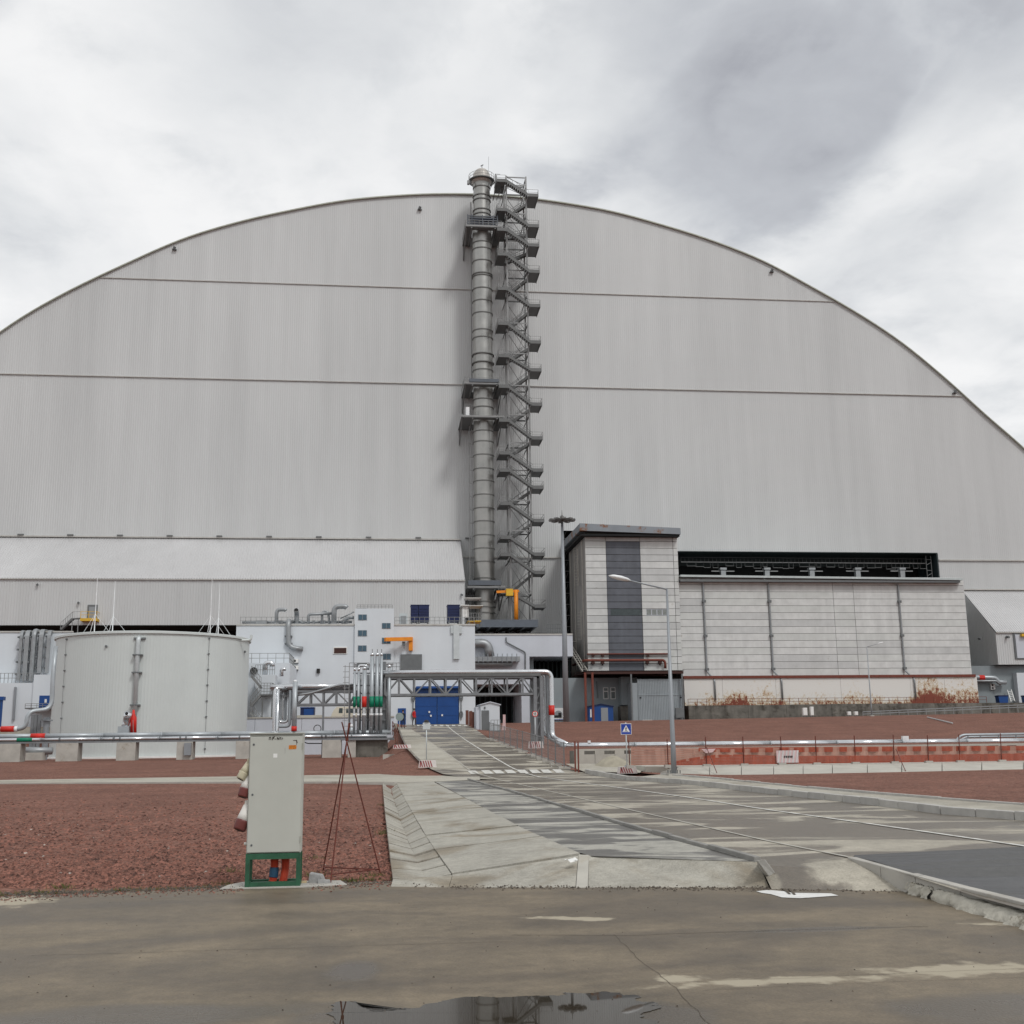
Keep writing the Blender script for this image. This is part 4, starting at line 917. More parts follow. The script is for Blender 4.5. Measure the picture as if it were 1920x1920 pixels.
def deck(y, x0, x1, hi=0, beam=None, rail=True):
    z = RZ(905, y, 196.2); xa, xb = RX(x0, y, 196.2), RX(x1, y, 196.2); ya, yb = 196.2, YF-.15
    bb = MB().box(xa, SX-1.95, ya, yb, z-.22, z).box(SX+1.95, xb, ya, yb, z-.22, z).box(SX-1.95, SX+1.95, ya, YS-1.95, z-.22, z).box(SX-1.95, SX+1.95, YS+1.95, yb, z-.22, z)
    d_ = bb.build('platform', M_STAIRD, stack)
    bb = MB().bar((xa, ya, z+.05), (xb, ya, z+.05), .12, .3)
    for x in (xa+.2, xb-.2): bb.bar((x, ya+.4, z-.2), (x, yb, z-3.0), .18).bar((x, yb-.1, z-.2), (x, yb-.1, z-3.2), .2)
    for x in (SX-2.2, SX+2.2): bb.bar((x, ya, z-.25), (x, yb, z-.25), .2, .3)
    bb.build('bracing', M_STAIR, stack)
    if beam:
        MB().box(RX(beam[0], y, 196), RX(beam[1], y, 196), 196.0, 196.6, RZ(905, beam[3], 196), RZ(905, beam[2], 196)).build('damper_beam', M_BLUEGREY, stack)
    if rail:
        bb = MB()
        for k in range(9):
            x = xa+(xb-xa)*k/8; bb.bar((x, ya, z), (x, ya, z+1.15), .05)
        for h in (.6, 1.12): bb.bar((xa, ya, z+h), (xb, ya, z+h), .05).bar((xa, ya, z+h), (xa, yb, z+h), .05)
        bb.build('railing', M_STAIR, stack)
deck(424, 873, 941); deck(719, 871, 944, beam=(880, 936, 710, 716)); deck(781, 865, 944, rail=False); deck(1101, 876, 948, beam=(878, 940, 1088, 1097), rail=False)
# blue-grey louvre box around the first platform
z0 = RZ(905, 421, 196); z1 = RZ(905, 402, 196); bb = MB()
for k in range(5): z = z0+(z1-z0)*(k+.3)/5; bb.box(RX(876, 410, 196), RX(934, 410, 196), 196.3, 196.5, z, z+.16)
for x in (877, 885, 905, 925, 933): q = RX(x, 410, 196); bb.box(q-.07, q+.07, 196.15, 196.35, z0, z1)
bb.build('louvre', M_BLUEGREY, stack)
MB().box(RX(882, 410, 196), RX(930, 410, 196), 196.6, 197.4, z0, z1-.3).build('damper_box', M_DBLUE, stack)
q = P(876, 770, 197); MB().box(q.x-.4, q.x+.4, 197, 197.2, q.z-.9, q.z+.7).build('equipment_box', M_FLOOD, stack)
MB().bar(P(873, 758, 197), P(890, 762, 197), .12).bar(P(873, 758, 197), P(873, 780, 197), .1).build('davit', M_STAIRD, stack)
# cable ladder at the left of the stack
bb = MB(); xa_ = RX(880.5, 950, 200.5)
bb.bar((xa_, 200.5, zS(1165)), (xa_, 200.5, zS(792)), .16).bar((xa_+.45, 200.5, zS(1165)), (xa_+.45, 200.5, zS(792)), .1)
for y in range(800, 1165, 25): bb.bar((xa_, 200.5, zS(y)), (SX-1.5, 200.0, zS(y)-.3), .1)
bb.bar((RX(884, 600, 201), 201, zS(705)), (RX(884, 600, 201), 201, zS(365)), .2)
bb.build('cable_ladder', M_STAIR, stack)
# ------------------------------------------------------------------ stair tower
YT0, YT1 = 196.8, 200.6
xA, xB = RX(952.5, 640, YT0), RX(990.5, 640, YT0)
tz = lambda y: RZ(970, y, YT0)
ZBASE = RZ(950, 1166, YT0)
tower = thing('stair_tower', ((xA+xB)/2, 198.5, ZBASE), 'open steel stair tower with zigzag flights beside the ventilation stack', 'stairs')
for x in (xA, xB):
    for y in (YT0, YT1): MB().box(x-.14, x+.14, y-.14, y+.14, ZBASE, tz(331)).build('column', M_STAIR, tower)
ys = [333, 348, 401, 452, 507, 551, 606, 663, 723, 778, 830, 882, 938, 995, 1048, 1113, 1164]
for i, y in enumerate(ys):
    z = tz(y)
    MB().bar((xA+.2, YT0, z), (xB-.2, YT0, z), .14, .2).build('beam', M_STAIR, tower)
    MB().bar((xA+.2, YT1, z), (xB-.2, YT1, z), .16, .24).build('beam', M_STAIRD, tower)
    for x_ in (xA, xB):
        MB().bar((x_, YT0+.2, z), (x_, YT1-.2, z), .16, .24).build('tie', M_STAIRD, tower); MB().bar((x_, YT1+.2, z), (x_, YF-.1, z), .14).build('wall_tie', M_STAIRD, tower)
    if i+1 < len(ys):
        z2 = tz(ys[i+1])
        MB().bar((xA, YT1, z), (xB, YT1, z2), .08).build('brace', M_STAIRD, tower)
        if i % 2 == 0: MB().bar((xA, YT0+.05, z), (xB, YT0+.05, z2), .08).build('brace', M_STAIR, tower)
fl = [(346, 371), (400, 428), (437, 464), (483, 513), (547, 577), (612, 645), (672, 697), (729, 761), (792, 824), (853, 884), (885, 916), (947, 978), (1010, 1041), (1042, 1075), (1112, 1138)]
xLl, xLr = xA-.2, xB+.25
def flight(p, q, w, y, mat):
    bb = MB(); p = Vector((p[0], y, p[1])); q = Vector((q[0], y, q[1]))
    for yy in (y-w/2, y+w/2):
        bb.bar((p.x, yy, p.z), (q.x, yy, q.z), .08, .46); bb.bar((p.x, yy, p.z+1.0), (q.x, yy, q.z+1.0), .06); 
        for k in range(5): t = (k+.5)/5; bb.bar((p.x+(q.x-p.x)*t, yy, p.z+(q.z-p.z)*t), (p.x+(q.x-p.x)*t, yy, p.z+(q.z-p.z)*t+1.0), .05)
    for k in range(11): t = (k+.5)/11; c_ = p.lerp(q, t); bb.box(c_.x-.15, c_.x+.15, y-w/2, y+w/2, c_.z-.02, c_.z+.03)
    bb.build('flight', mat, tower)
def landing(x0, x1, z, open_left):
    YF_ = YT0-1.4; bb = MB().box(x0, x1, YF_, YT1, z-.12, z)
    bb.box(x0, x1, YF_-.04, YF_+.02, z-.32, z+.3)
    e_ = x0 if open_left else x1
    bb.box(e_-.03, e_+.03, YF_, YT1, z-.3, z+.12); bb.build('landing', M_STAIRD, tower)
    bb = MB()
    for x in (x0, x1): bb.bar((x, YF_, z), (x, YF_, z+1.1), .05)
    for h in (.55, 1.08): bb.bar((x0, YF_, z+h), (x1, YF_, z+h), .05).bar((e_, YF_, z+h), (e_, YT1, z+h), .05)
    bb.bar((e_, YT1, z), (e_, YT1, z+1.1), .05).build('railing', M_STAIR, tower)
for i, (a_, c_) in enumerate(fl):
    zl, zr = tz(a_), tz(c_)
    flight((xLl, zl), (xLr, zr), 1.1, YT0-.8, M_STAIRD)
    landing(xLl-1.7, xLl, zl, True); landing(xLr, xLr+1.9, zr, False)
    if i+1 < len(fl) and fl[i+1][0] > c_+6: flight((xLr, zr), (xLl, tz(fl[i+1][0])), 1.1, YT1-.75, M_STAIRD)
# bridge from the tower to the top of the stack
q0 = P(928, 346, 198); z = q0.z
bb = MB().box(q0.x, xLl-1.6, 197.6, 199.2, z-.15, z)
for k in range(4):
    x = q0.x+(xLl-1.6-q0.x)*k/3; bb.bar((x, 197.6, z), (x, 197.6, z+2.0), .05)
for h in (.7, 1.3, 1.95): bb.bar((q0.x, 197.6, z+h), (xLl-.8, 197.6, z+h), .05)
bb.bar((q0.x+.2, 197.6, z-.1), (q0.x-.3, 199, z-2.8), .12).bar((xA-.5, 197.6, z-.2), (q0.x+.3, 198.6, z-2.9), .12).build('bridge', M_STAIRD, tower)
# ------------------------------------------------------------------ steel base platform under stack and stairs, orange jib crane
YD = 193.0
r = rect(893, 1163, 1009, 1176, YD)
dkp = thing('base_platform', ((r[0]+r[1])/2, 199, r[2]), 'dark steel platform carrying the stack and stair tower', 'platform')
MB().box(r[0], r[1], YD, YF-.2, r[2]+.35, r[3]).build('deck', M_STAIRD, dkp); MB().box(r[0], r[1], YD-.15, YD, r[2], r[3]+.1).build('edge_beam', M_BLUEGREY, dkp)
for k in range(6): x = r[0]+.4+(r[1]-r[0]-.8)*k/5; MB().box(x-.15, x+.15, YD+.1, YF-.3, r[2]-.1, r[2]+.35).build('joist', M_STAIRD, dkp)
for x in (r[0]+1, (r[0]+r[1])/2, r[1]-1): 
    MB().box(x-.3, x+.3, YD+6, YD+6.6, 6, r[2]-.1).build('leg', M_STAIRD, dkp)
jc = thing('jib_crane', P(968, 1163, YD+.8), 'orange jib crane standing on the dark steel platform', 'crane')
r = rect(964, 1106, 971.5, 1163, YD+.8); MB().tube([((r[0]+r[1])/2, YD+.8, r[2]), ((r[0]+r[1])/2, YD+.8, r[3])], .36, 14).build('column', M_ORANGE, jc, smooth=True)
xc = (r[0]+r[1])/2
MB().bar(P(931, 1110, YD+.8), P(973, 1108, YD+.8), .3, .42).build('jib', M_ORANGE, jc)
q = rect(949, 1104, 962, 1117, YD+.5); MB().rbox(q, YD+.3, .9).build('hoist', M_YELLOW, jc)
MB().bar(P(931, 1112, YD+.8), P(928, 1124, YD+.8), .12).build('hook', M_STAIR, jc)
# ================================================================== OLD PANELLED TOWER AND HALL
YT = 188.0
HX0, HX1 = RX(1099, 1130, YT), RX(1275, 1130, YT)
hz = lambda y: RZ(1190, y, YT)
ZT0, ZT1 = hz(1258), hz(1003)
zgrd = right_z(50, YT)
tb = thing('panelled_tower', ((HX0+HX1)/2, 196, zgrd), 'old pale panelled tower block with a slate stripe and rusty roof edge', 'building')
MB().box(HX0+.15, HX1-.15, YT+.22, YF-.3, ZT0, ZT1+.8).build('core', M_CONCD, tb)
MB().box(HX0+.03, HX0+.15, YT+.05, YF-.3, ZT0, ZT1+.2).build('side_wall', pm('side_panel', (.30, .29, .275), .8, 0, .12, .5, streak=.2), tb)
rowh = (ZT1-ZT0)/20
cA, cB, cC = RX(1139, 1130, YT), RX(1203.5, 1130, YT), RX(1266, 1130, YT)
for i in range(20):
    z1 = ZT1-i*rowh; z0 = z1-rowh+.07
    cols = [(HX0+.05, cA), (cB, cC), (cC, HX1)]
    for k, (xa, xb) in enumerate(cols):
        if k == 1 and i == 11:
            piece('panel', M_PANEL, tb, xa+.04, RX(1212, 1150, YT), YT, YT+.25, z0, z1); piece('panel', M_PANEL, tb, RX(1252, 1150, YT), xb-.04, YT, YT+.25, z0, z1)
            w0, w1 = RX(1212, 1150, YT), RX(1252, 1150, YT)
            wf = MB().box(w0, w1, YT+.12, YT+.2, z0, z1).build('window', M_WHITE2, tb)
            for q in range(4): xw = w0+(w1-w0)*q/4; MB().box(xw+.08, xw+(w1-w0)/4-.06, YT+.08, YT+.12, z0+.1, z1-.1).build('pane', pm('frosted_pane', (.22, .24, .23), .3), wf)
            continue
        mt = random.choice((M_PANEL, M_PANEL, M_PANEL2, M_PANEL3)); d_ = random.uniform(-.012, .012)
        piece('panel', mt, tb, xa+.04, xb-.04, YT+d_, YT+.25, z0, z1)
    if i == 0: piece('panel', M_PANEL3, tb, cA+.04, cB-.04, YT, YT+.25, z0, z1)
    elif i == 11:
        g_ = piece('slate_panel', M_DPANEL, tb, cA+.04, RX(1145, 1150, YT), YT+.03, YT+.25, z0, z1); MB().box(RX(1145, 1150, YT)+.04, cB-.04, YT+.08, YT+.2, z0, z1).build('window', M_DGLASS, tb)
    else: piece('slate_panel', M_DPANEL, tb, cA+.03, cB-.03, YT+.03+random.uniform(-.012, .012), YT+.25, z0+.01, z1)
# roof cap: overhanging fascia, sloping slightly to the right
q0, q1 = P(1087, 981, YT-1.6), P(1276, 990, YT-1.6); zt0, zt1 = q0.z, q1.z; hb = RZ(1200, 1001, YT-1.6); yb = YF-.4
MB().hexa([(q0.x, YT-1.6, hb+.5), (q1.x, YT-1.6, hb), (q1.x, yb, hb), (q0.x, yb, hb+.5), (q0.x, YT-1.6, zt0), (q1.x, YT-1.6, zt1), (q1.x, yb, zt1), (q0.x, yb, zt0)]).build('roof_cap', M_RUSTROOF, tb)
MB().box(q0.x+.2, q1.x-.15, YT-1.4, yb, hb-.35, hb-.02).build('soffit', M_DARK, tb)  # shade under the cap put into the colour
# side ladders and pipes on the tower's shaded flank
bb = MB()
for y0, y1, za, zc in ((193, 196, 1018, 1090), (191, 194, 1140, 1195)):
    x = HX0-.35; 
    for yy in (y0, y0+.6): bb.bar((x, yy, hz(zc)), (x, yy, hz(za)), .1)
    z = hz(zc)
    while z < hz(za): bb.bar((x, y0, z), (x, y0+.6, z), .06).bar((x-.6, y0-.1, z), (x-.6, y0+.7, z), .05).bar((x, y0-.1, z), (x-.6, y0-.1, z), .05); z += .5
for y in (190, 198, 202): bb.bar((HX0-.15, y, hz(1250)), (HX0-.15, y, hz(1010)), .14)
bb.build('side_ladder', M_CONC, tb)
fs = thing('escape_stair', (HX0-1.2, 189, zgrd), 'steep light grey escape stair beside the foot of the panelled tower', 'stairs')
a0, a1 = Vector((HX0-.2, 186.4, hz(1262))), Vector((HX0-2.0, 194.5, hz(1196)))
for dx in (0, .9): MB().bar(a0-Vector((dx, 0, 0)), a1-Vector((dx, 0, 0)), .12, .3).build('stringer', M_CONC, fs)
for k in range(15): c_ = a0.lerp(a1, (k+.5)/15); MB().box(c_.x-.9, c_.x, c_.y-.16, c_.y+.16, c_.z, c_.z+.06).build('tread', M_CONC, fs)
MB().bar(a0+Vector((-.95, 0, 1)), a1+Vector((-.95, 0, 1)), .07).bar(a0+Vector((-.95, 0, 0)), a0+Vector((-.95, 0, 1)), .06).bar(a1+Vector((-.95, 0, 0)), a1+Vector((-.95, 0, 1)), .06).box(a1.x-1, a1.x+1.4, a1.y-.2, a1.y+1.2, a1.z-.1, a1.z).bar((a1.x-.9, a1.y+1, 4.3), (a1.x-.9, a1.y+1, a1.z), .14).build('handrail', M_CONC, fs)
# red-brown pipes across the tower front
pr = thing('red_pipe', P(1150, 1238, YT-.6), 'red-brown pipe with supports crossing the foot of the panelled tower', 'pipe')
zA = RZ(1180, 1238, YT-.6)
MB().tube(bend([(HX0-.6, YF-6, zA), (HX0-.6, YT-.6, zA), (RX(1247, 1238, YT-.6), YT-.6, zA), (RX(1247, 1238, YT-.6), YT-.6, hz(1254))], .6), .22, 8).build('pipe', M_BROWN, pr, smooth=True)
for x in (1112, 1130, 1214, 1238): xx = RX(x, 1241, YT-.5); MB().box(xx-.25, xx+.25, YT-.7, YT+.02, zA-.55, zA-.2).box(xx-.06, xx+.06, YT-.4, YT, zA-.8, zA-.5).build('bracket', M_BROWND, pr)
MB().box(HX0-.1, RX(1256, 1226, YT), YT-.5, YT-.02, hz(1227), hz(1225.2)).build('ledge', M_BROWN, pr)
for x in (1112, 1130, 1215): xx = RX(x, 1230, YT-.3); MB().box(xx-.2, xx+.2, YT-.4, YT-.01, hz(1232), hz(1228)).build('bracket', M_BROWND, pr)
# ---- long hall
YH = 188.6
XH1 = RX(1815, 1180, YH)
hh = lambda y: RZ(1540, y, YH)
ZH0, ZH1 = hh(1267), hh(1082)
hall = thing('panelled_hall', ((HX1+XH1)/2, 196, zgrd), 'long pale panelled hall with downpipes under the open gallery', 'building')
MB().box(HX1+.05, XH1-.1, YH+.22, YF-.4, ZH0, ZH1).build('core', M_CONCD, hall)
rowh = (ZH1-ZH0)/14.2
cx = [HX1+.02]+[RX(x, 1180, YH) for x in (1319.5, 1443, 1566.5, 1605, 1688)]+[XH1]
for i in range(15):
    z1 = ZH1-.2*rowh-(i-1)*rowh if i else ZH1; z0 = (ZH1-.2*rowh-i*rowh)
    if i == 0: z0 = ZH1-.2*rowh-0*rowh
    z0 = max(ZH0, z0)
    if z1-z0 < .1: continue
    for xa, xb in zip(cx, cx[1:]):
        mt = random.choice((M_PANEL, M_PANEL, M_PANEL2, M_PANEL3)); piece('panel', mt, hall, xa+.035, xb-.035, YH+random.uniform(-.012, .012), YH+.24, z0+.06, z1)
for x0, y0, x1 in ((1307, 1086, 1322.5), (1432, 1086, 1446), (1676, 1088, 1691)):
    xx = RX(x1, 1180, YH-.3)
    MB().tube(bend([P(x0, y0, YH-1.0), Vector((xx, YH-.25, hh(1096))), Vector((xx, YH-.25, hh(1258))), Vector((xx+.7, YH-2.0, hh(1276))), Vector((xx+.7, YH-2.0, hh(1312)))], .3), .15, 8).build('downpipe', M_DUCT, hall, smooth=True)
    for y in (1128, 1192, 1254): z = hh(y); MB().box(xx-.3, xx+.3, YH-.45, YH-.02, z-.2, z+.2).build('pipe_clip', M_GREYD, hall)
e0, e1 = P(1276, 1077.5, YH-1.3), P(1806, 1084, YH-1.3)
eave = MB().hexa([(e0.x, YH-1.3, e0.z-.35), (e1.x, YH-1.3, e1.z-.35), (e1.x, YF-.4, e1.z-.05), (e0.x, YF-.4, e0.z-.05), (e0.x, YH-1.3, e0.z), (e1.x, YH-1.3, e1.z), (e1.x, YF-.4, e1.z+.3), (e0.x, YF-.4, e0.z+.3)]).build('roof_edge', M_EAVE, hall)
MB().box(e0.x, e1.x-.5, YH-1.1, YH+.2, min(e0.z, e1.z)-.75, min(e0.z, e1.z)-.38).build('eave_shadow_board', M_GREYD, hall)  # grey strip standing for the shadow under the eave
# gallery in the slot above the hall roof: rail line, posts, hanging frames, vent cowls
gl = thing('roof_gallery', ((HX1+O2[1])/2, YF+1, e0.z), 'railed gallery inside the dark slot above the hall roof', 'gallery')
yg = YF+2.0; zr_ = RZ(1500, 1055, yg); xa, xb = RX(1277, 1055, yg), RX(1735, 1058, yg)
MB().bar((xa, yg, zr_), (xb, yg, zr_), .14, .16).build('rail', M_STAIR, gl)
MB().bar((xa, yg, zr_+.9), (xb, yg, zr_+.9), .04).build('rail', M_STAIRD, gl)
for k in range(64):
    x = xa+(xb-xa)*k/63; MB().bar((x, yg, zr_), (x, yg, zr_+.9), .04).build('post', M_STAIRD, gl)
for k in range(26):
    x = xa+(xb-xa)*(k+.5)/26+random.uniform(-.5, .5); w = random.uniform(.8, 1.9); h = random.uniform(.7, 1.15)
    MB().bar((x, yg-.1, zr_), (x, yg-.1, zr_-h), .05).bar((x+w, yg-.1, zr_), (x+w, yg-.1, zr_-h), .05).bar((x, yg-.1, zr_-h), (x+w, yg-.1, zr_-h), .1).build('hanging_frame', M_STAIRD, gl)
for px in (1355, 1437, 1521, 1607, 1690):
    x = RX(px, 1065, YF-.5); zb_ = RZ(px, 1081, YF-.5); zt_ = RZ(px, 1064, YF-.5)
    MB().box(x-.45, x+.45, YF-.9, YF, zb_-.3, zt_-.6).build('vent_body', M_DUCT, gl); MB().box(x-.6, x+.6, YF-1.05, YF+.1, zt_-.5, zt_-.1).build('vent_cap', M_DUCT, gl)
    MB().bar((x-2.2, YF-.5, zt_-.7), (x+2.2, YF-.5, zt_-.7), .16).build('support_bar', M_STAIR, gl)
bb = MB(); x = RX(1744, 1060, YF+.5)
for dx in (-.5, .5): bb.bar((x+dx, YF+1, e1.z), (x+dx, YF+1, O2[2]-.3), .1)
for k in range(7): z = e1.z+(O2[2]-e1.z)*k/7; bb.bar((x-.5, YF+1, z), (x+.5, YF+1, z+(.5 if k % 2 else 0)), .1)
bb.bar((x-1.6, YF+1, e1.z+1), (x, YF+1, e1.z+1.6), .1).build('end_frame', M_STAIRD, gl)
bb = MB()
for k in range(18): z = 8+k*2.05; bb.bar((O1[0]+.2, YF+1, z), (O1[0]+1.2, YF+1, z), .12, .12).bar((O1[0]+.2, YF+1, z), (O1[0]+.9, YF+1, z+1.7), .05)
bb.bar((O1[0]+.15, YF+1, 6), (O1[0]+.15, YF+1, O1[2]), .12).build('shaft_lattice', M_STAIRD, gl)
# ---- flaking white base wall, rail, stained concrete wall
YR = 186.8
zw0, zw1 = RZ(1560, 1320, YR), RZ(1560, 1271, YR)
M_FLAKE = mat_rustwall(zw0, zw1)
bw = thing('flaking_wall', P(1560, 1320, YR), 'white steel base wall flaking to rust below the panelled hall', 'wall')
xw = [RX(x, 1295, YR) for x in (1283, 1355, 1455, 1577, 1708, 1772, 1834)]
for xa, xb in zip(xw, xw[1:]): MB().box(xa+.02, xb-.02, YR+random.uniform(-.015, .015), YR+1.6, zw0-.5, zw1).build('plate', M_FLAKE, bw)
MB().box(xw[0]-.05, xw[-1]-.3, YR-.25, YR+1.7, zw1+.01, zw1+.45).build('cap', M_BROWN, bw)
YC_ = 184.5
zc0, zc1 = RZ(1500, 1346, YC_), RZ(1500, 1321, YC_)
cw = thing('stained_concrete_wall', P(1500, 1346, YC_), 'low stained concrete wall below the flaking white wall', 'wall')
xc_ = [RX(x, 1333, YC_) for x in (1291, 1403, 1475, 1560, 1650, 1760, 1860, 1990)]
for xa, xb in zip(xc_, xc_[1:]): MB().box(xa+.02, xb-.02, YC_+random.uniform(-.02, .02), YR+1.2, zc0-1.0, zc1+random.uniform(-.05, .05)).build('block', M_CONCD, cw)
rl = thing('rusty_railing', P(1500, 1320, YC_+.5), 'thin rusty railing along the top of the stained concrete wall', 'railing')
xa, xb = RX(1290, 1315, YC_+.5), RX(1850, 1315, YC_+.5); z = zc1
for k in range(34): x = xa+(xb-xa)*k/33; MB().bar((x, YC_+.5, z-.1), (x, YC_+.5, z+1.05), .06).build('post', M_BROWN, rl)
for h in (.55, 1.05): MB().bar((xa, YC_+.5, z+h), (xb, YC_+.5, z+h), .06).build('rail', M_BROWN, rl)
# ramp railing at the right, grey
rr_ = thing('ramp_railing', P(1760, 1332, 176), 'grey pipe railing climbing along the ramp under the short annex', 'railing')
pa, pb_ = P(1618, 1340, 178), P(1960, 1325, 172)
n_ = 20
for k in range(n_+1):
    q = pa.lerp(pb_, k/n_); zg_ = H(q.x, q.y); MB().bar((q.x, q.y, zg_-.1), (q.x, q.y, q.z+.45), .09).build('post', M_STAIR, rr_)
for dz in (.1, .45): MB().bar(pa+Vector((0, 0, dz)), pb_+Vector((0, 0, dz)), .12).build('rail', M_DUCT, rr_)
# small cabinets in front of the concrete wall
def small_box(name, px0, py0, px1, py1, Y, label, cat, mat=M_WPAINT, legs=True, group=None):
    r = rect(px0, py0, px1, py1, Y); zg_ = min(r[2], H((r[0]+r[1])/2, Y)); t = thing(name, ((r[0]+r[1])/2, Y, zg_), label, cat, group)
    MB().box(r[0], r[1], Y, Y+.5, r[2]+.3*legs, r[3]).build('casing', mat, t, bevel=.02)
    MB().box(r[0]+.06, r[1]-.06, Y-.03, Y, r[2]+.3*legs+.06, r[3]-.06).build('door', mat, t)
    MB().box(r[0]+.05, r[0]+.13, Y+.1, Y+.3, zg_-.1, r[2]+.3*legs).box(r[1]-.13, r[1]-.05, Y+.1, Y+.3, zg_-.1, r[2]+.3*legs).build('leg', M_GREYD, t)
    return t
small_box('utility_cabinet', 1506, 1327, 1514, 1345, 178, 'wide white utility cabinet on thin legs before the stained wall', 'cabinet')
small_box('utility_cabinet', 1520, 1325, 1526, 1345, 178, 'narrow white utility cabinet standing beside a wider one', 'cabinet')
for px, lab in ((1593, 'small white floodlight on the gravel crest, farther from the lamp post'), (1606, 'small white floodlight on the gravel crest, nearer the lamp post')):
    small_box('floodlight', px-3, 1334, px+3, 1341, 172, lab, 'light', M_WPAINT, False)
# ---- canopy, grey lower building, corrugated gate, hut
YB = 183.0
zB0 = RZ(1100, 1361, YB)
gb = thing('grey_building', P(1105, 1361, YB), 'low blue-grey clad building under the panelled tower', 'building')
r = rect(1037, 1271, 1196, 1361, YB); MB().box(r[0], r[1], YB, YT+8, zB0-.5, r[3]).build('wall', M_GREYW, gb)
r = rect(1037, 1310, 1098, 1361, YB); MB().box(r[0], r[1], YB-.25, YB, zB0-.5, r[3]).build('lower_wall', M_GREYW, gb)
for x0, x1 in ((1131, 1140.5), (1144.5, 1154)):
    r = rect(x0, 1289, x1, 1311, YB); w = MB().rbox(r, YB-.08, .1).build('window', M_WPAINT, gb); MB().box(r[0]+.12, r[1]-.12, YB-.12, YB-.08, r[2]+.12, r[3]-.7).build('pane', M_DGLASS, w); MB().box(r[0]+.12, r[1]-.12, YB-.12, YB-.08, r[3]-.55, r[3]-.1).build('pane', M_DGLASS, w)
r = rect(1165, 1269, 1182, 1322, YB-2); MB().rbox(r, YB-2, 2).build('bay', M_GREYW, gb)
r = rect(1164, 1324, 1184, 1354, YB-2.2); MB().box(r[0], r[1], YB-2.2, YB, zB0-.5, r[3]).build('plinth', M_CONCD, gb)
MB().tube(bend([P(1118, 1277, YB-.2), P(1119, 1284, YB-.2), P(1121, 1309, YB-.2)], .2), .09, 6).build('drainpipe', M_GREYD, gb)
pst = thing('poster', P(1046, 1351, YB-.4), 'white poster picturing a grey arched dome on the grey wall', 'poster')
r = rect(1037, 1327.5, 1056, 1350, YB-.3); MB().rbox(r, YB-.45, .12).build('board', M_POSTER, pst)
bb = MB(); n_ = 14; cx_ = (r[0]+r[1])/2; w_ = (r[1]-r[0])*.42; zb_ = r[2]+(r[3]-r[2])*.42
bb.prism([(cx_+w_*math.cos(math.pi*k/n_), zb_+(r[3]-r[2])*.36*math.sin(math.pi*k/n_)) for k in range(n_+1)], YB-.47, YB-.455).build('print', M_MAST, pst)
MB().box(cx_, cx_+w_*.7, YB-.485, YB-.475, zb_-.1, zb_+.35).box(r[0]+.15, cx_+w_*.8, YB-.485, YB-.475, r[2]+.35, r[2]+.75).build('print', M_BLACK, pst)
MB().box(r[0], r[1], YB-.485, YB-.455, r[2]+.02, r[2]+.1).build('print', M_SIGNB, pst)
YCN = 176.5
cn = thing('canopy', P(1190, 1362, YCN+4), 'red-brown steel canopy on posts in front of the panelled tower', 'canopy')
z = RZ(1190, 1258, YCN); MB().ribs(frange(RX(1098, 1260, YCN), RX(1284, 1260, YCN), .3), lambda x: (x, YCN, z), lambda x: (x, YT+.1, z+.35), lambda x: (0, 0, 1), .08).build('roof_sheet', M_BROWND, cn)
xa, xb = RX(1100, 1265, YCN), RX(1282, 1265, YCN); MB().bar((xa, YCN+.2, z-.25), (xb, YCN+.2, z-.25), .25, .4).build('beam', M_BROWND, cn); MB().bar((xa, YT-.3, z+.0), (xb, YT-.3, z+.0), .2, .4).build('beam', M_BROWND, cn)
for px in (1104, 1130, 1165, 1198, 1230, 1262, 1279): x = RX(px, 1265, YCN); MB().bar((x, YCN+.2, z-.15), (x, YT-.2, z+.1), .14, .2).build('rafter', M_BROWND, cn)
for px in (1098.5, 1112): x = RX(px, 1310, YCN); MB().box(x-.16, x+.16, YCN, YCN+.32, H(x, YCN)-.2, z-.2).build('post', M_BROWN, cn)
for px in (1185, 1281): x = RX(px, 1310, YCN); MB().box(x-.12, x+.12, YCN+.1, YCN+.3, H(x, YCN)-.2, z-.2).build('post', M_GREYD, cn)
YK = 177.4
cg = thing('corrugated_gate', P(1238, 1350, YK), 'grey corrugated steel gate under the red-brown canopy', 'gate')
x0, x1 = RX(1196, 1310, YK), RX(1281, 1310, YK); zb_, zm, zt_ = min(H(x0, YK), H(x1, YK))-.1, RZ(1238, 1303, YK), RZ(1238, 1273, YK)
MB().ribs(frange(x0, x1, .26), lambda x: (x, YK, zb_), lambda x: (x, YK, zm-.05), lambda x: (0, -1, 0), .07).build('lower_sheet', M_GREYC, cg); MB().ribs(frange(x0, x1, .26), lambda x: (x, YK+.05, zm+.05), lambda x: (x, YK+.05, zt_), lambda x: (0, -1, 0), .07).build('upper_sheet', M_GREYC, cg)
MB().box(x0, x1, YK-.1, YK+.1, zm-.06, zm+.06).build('rail', M_GREYC, cg); MB().box(x0-.9, x0-.05, YK, YK+5, zb_, zt_-.6).build('side_sheet', M_GREYC, cg)
for x in (x0+.4, x1-.4): MB().box(x-.12, x+.12, YK-.15, YK-.02, zm-.5, zm-.3).build('latch', M_BLACK, cg)
small_box('meter_box', 1267, 1327, 1283, 1350, 176, 'grey meter box with round covers beside the corrugated gate', 'box', M_GREYD)
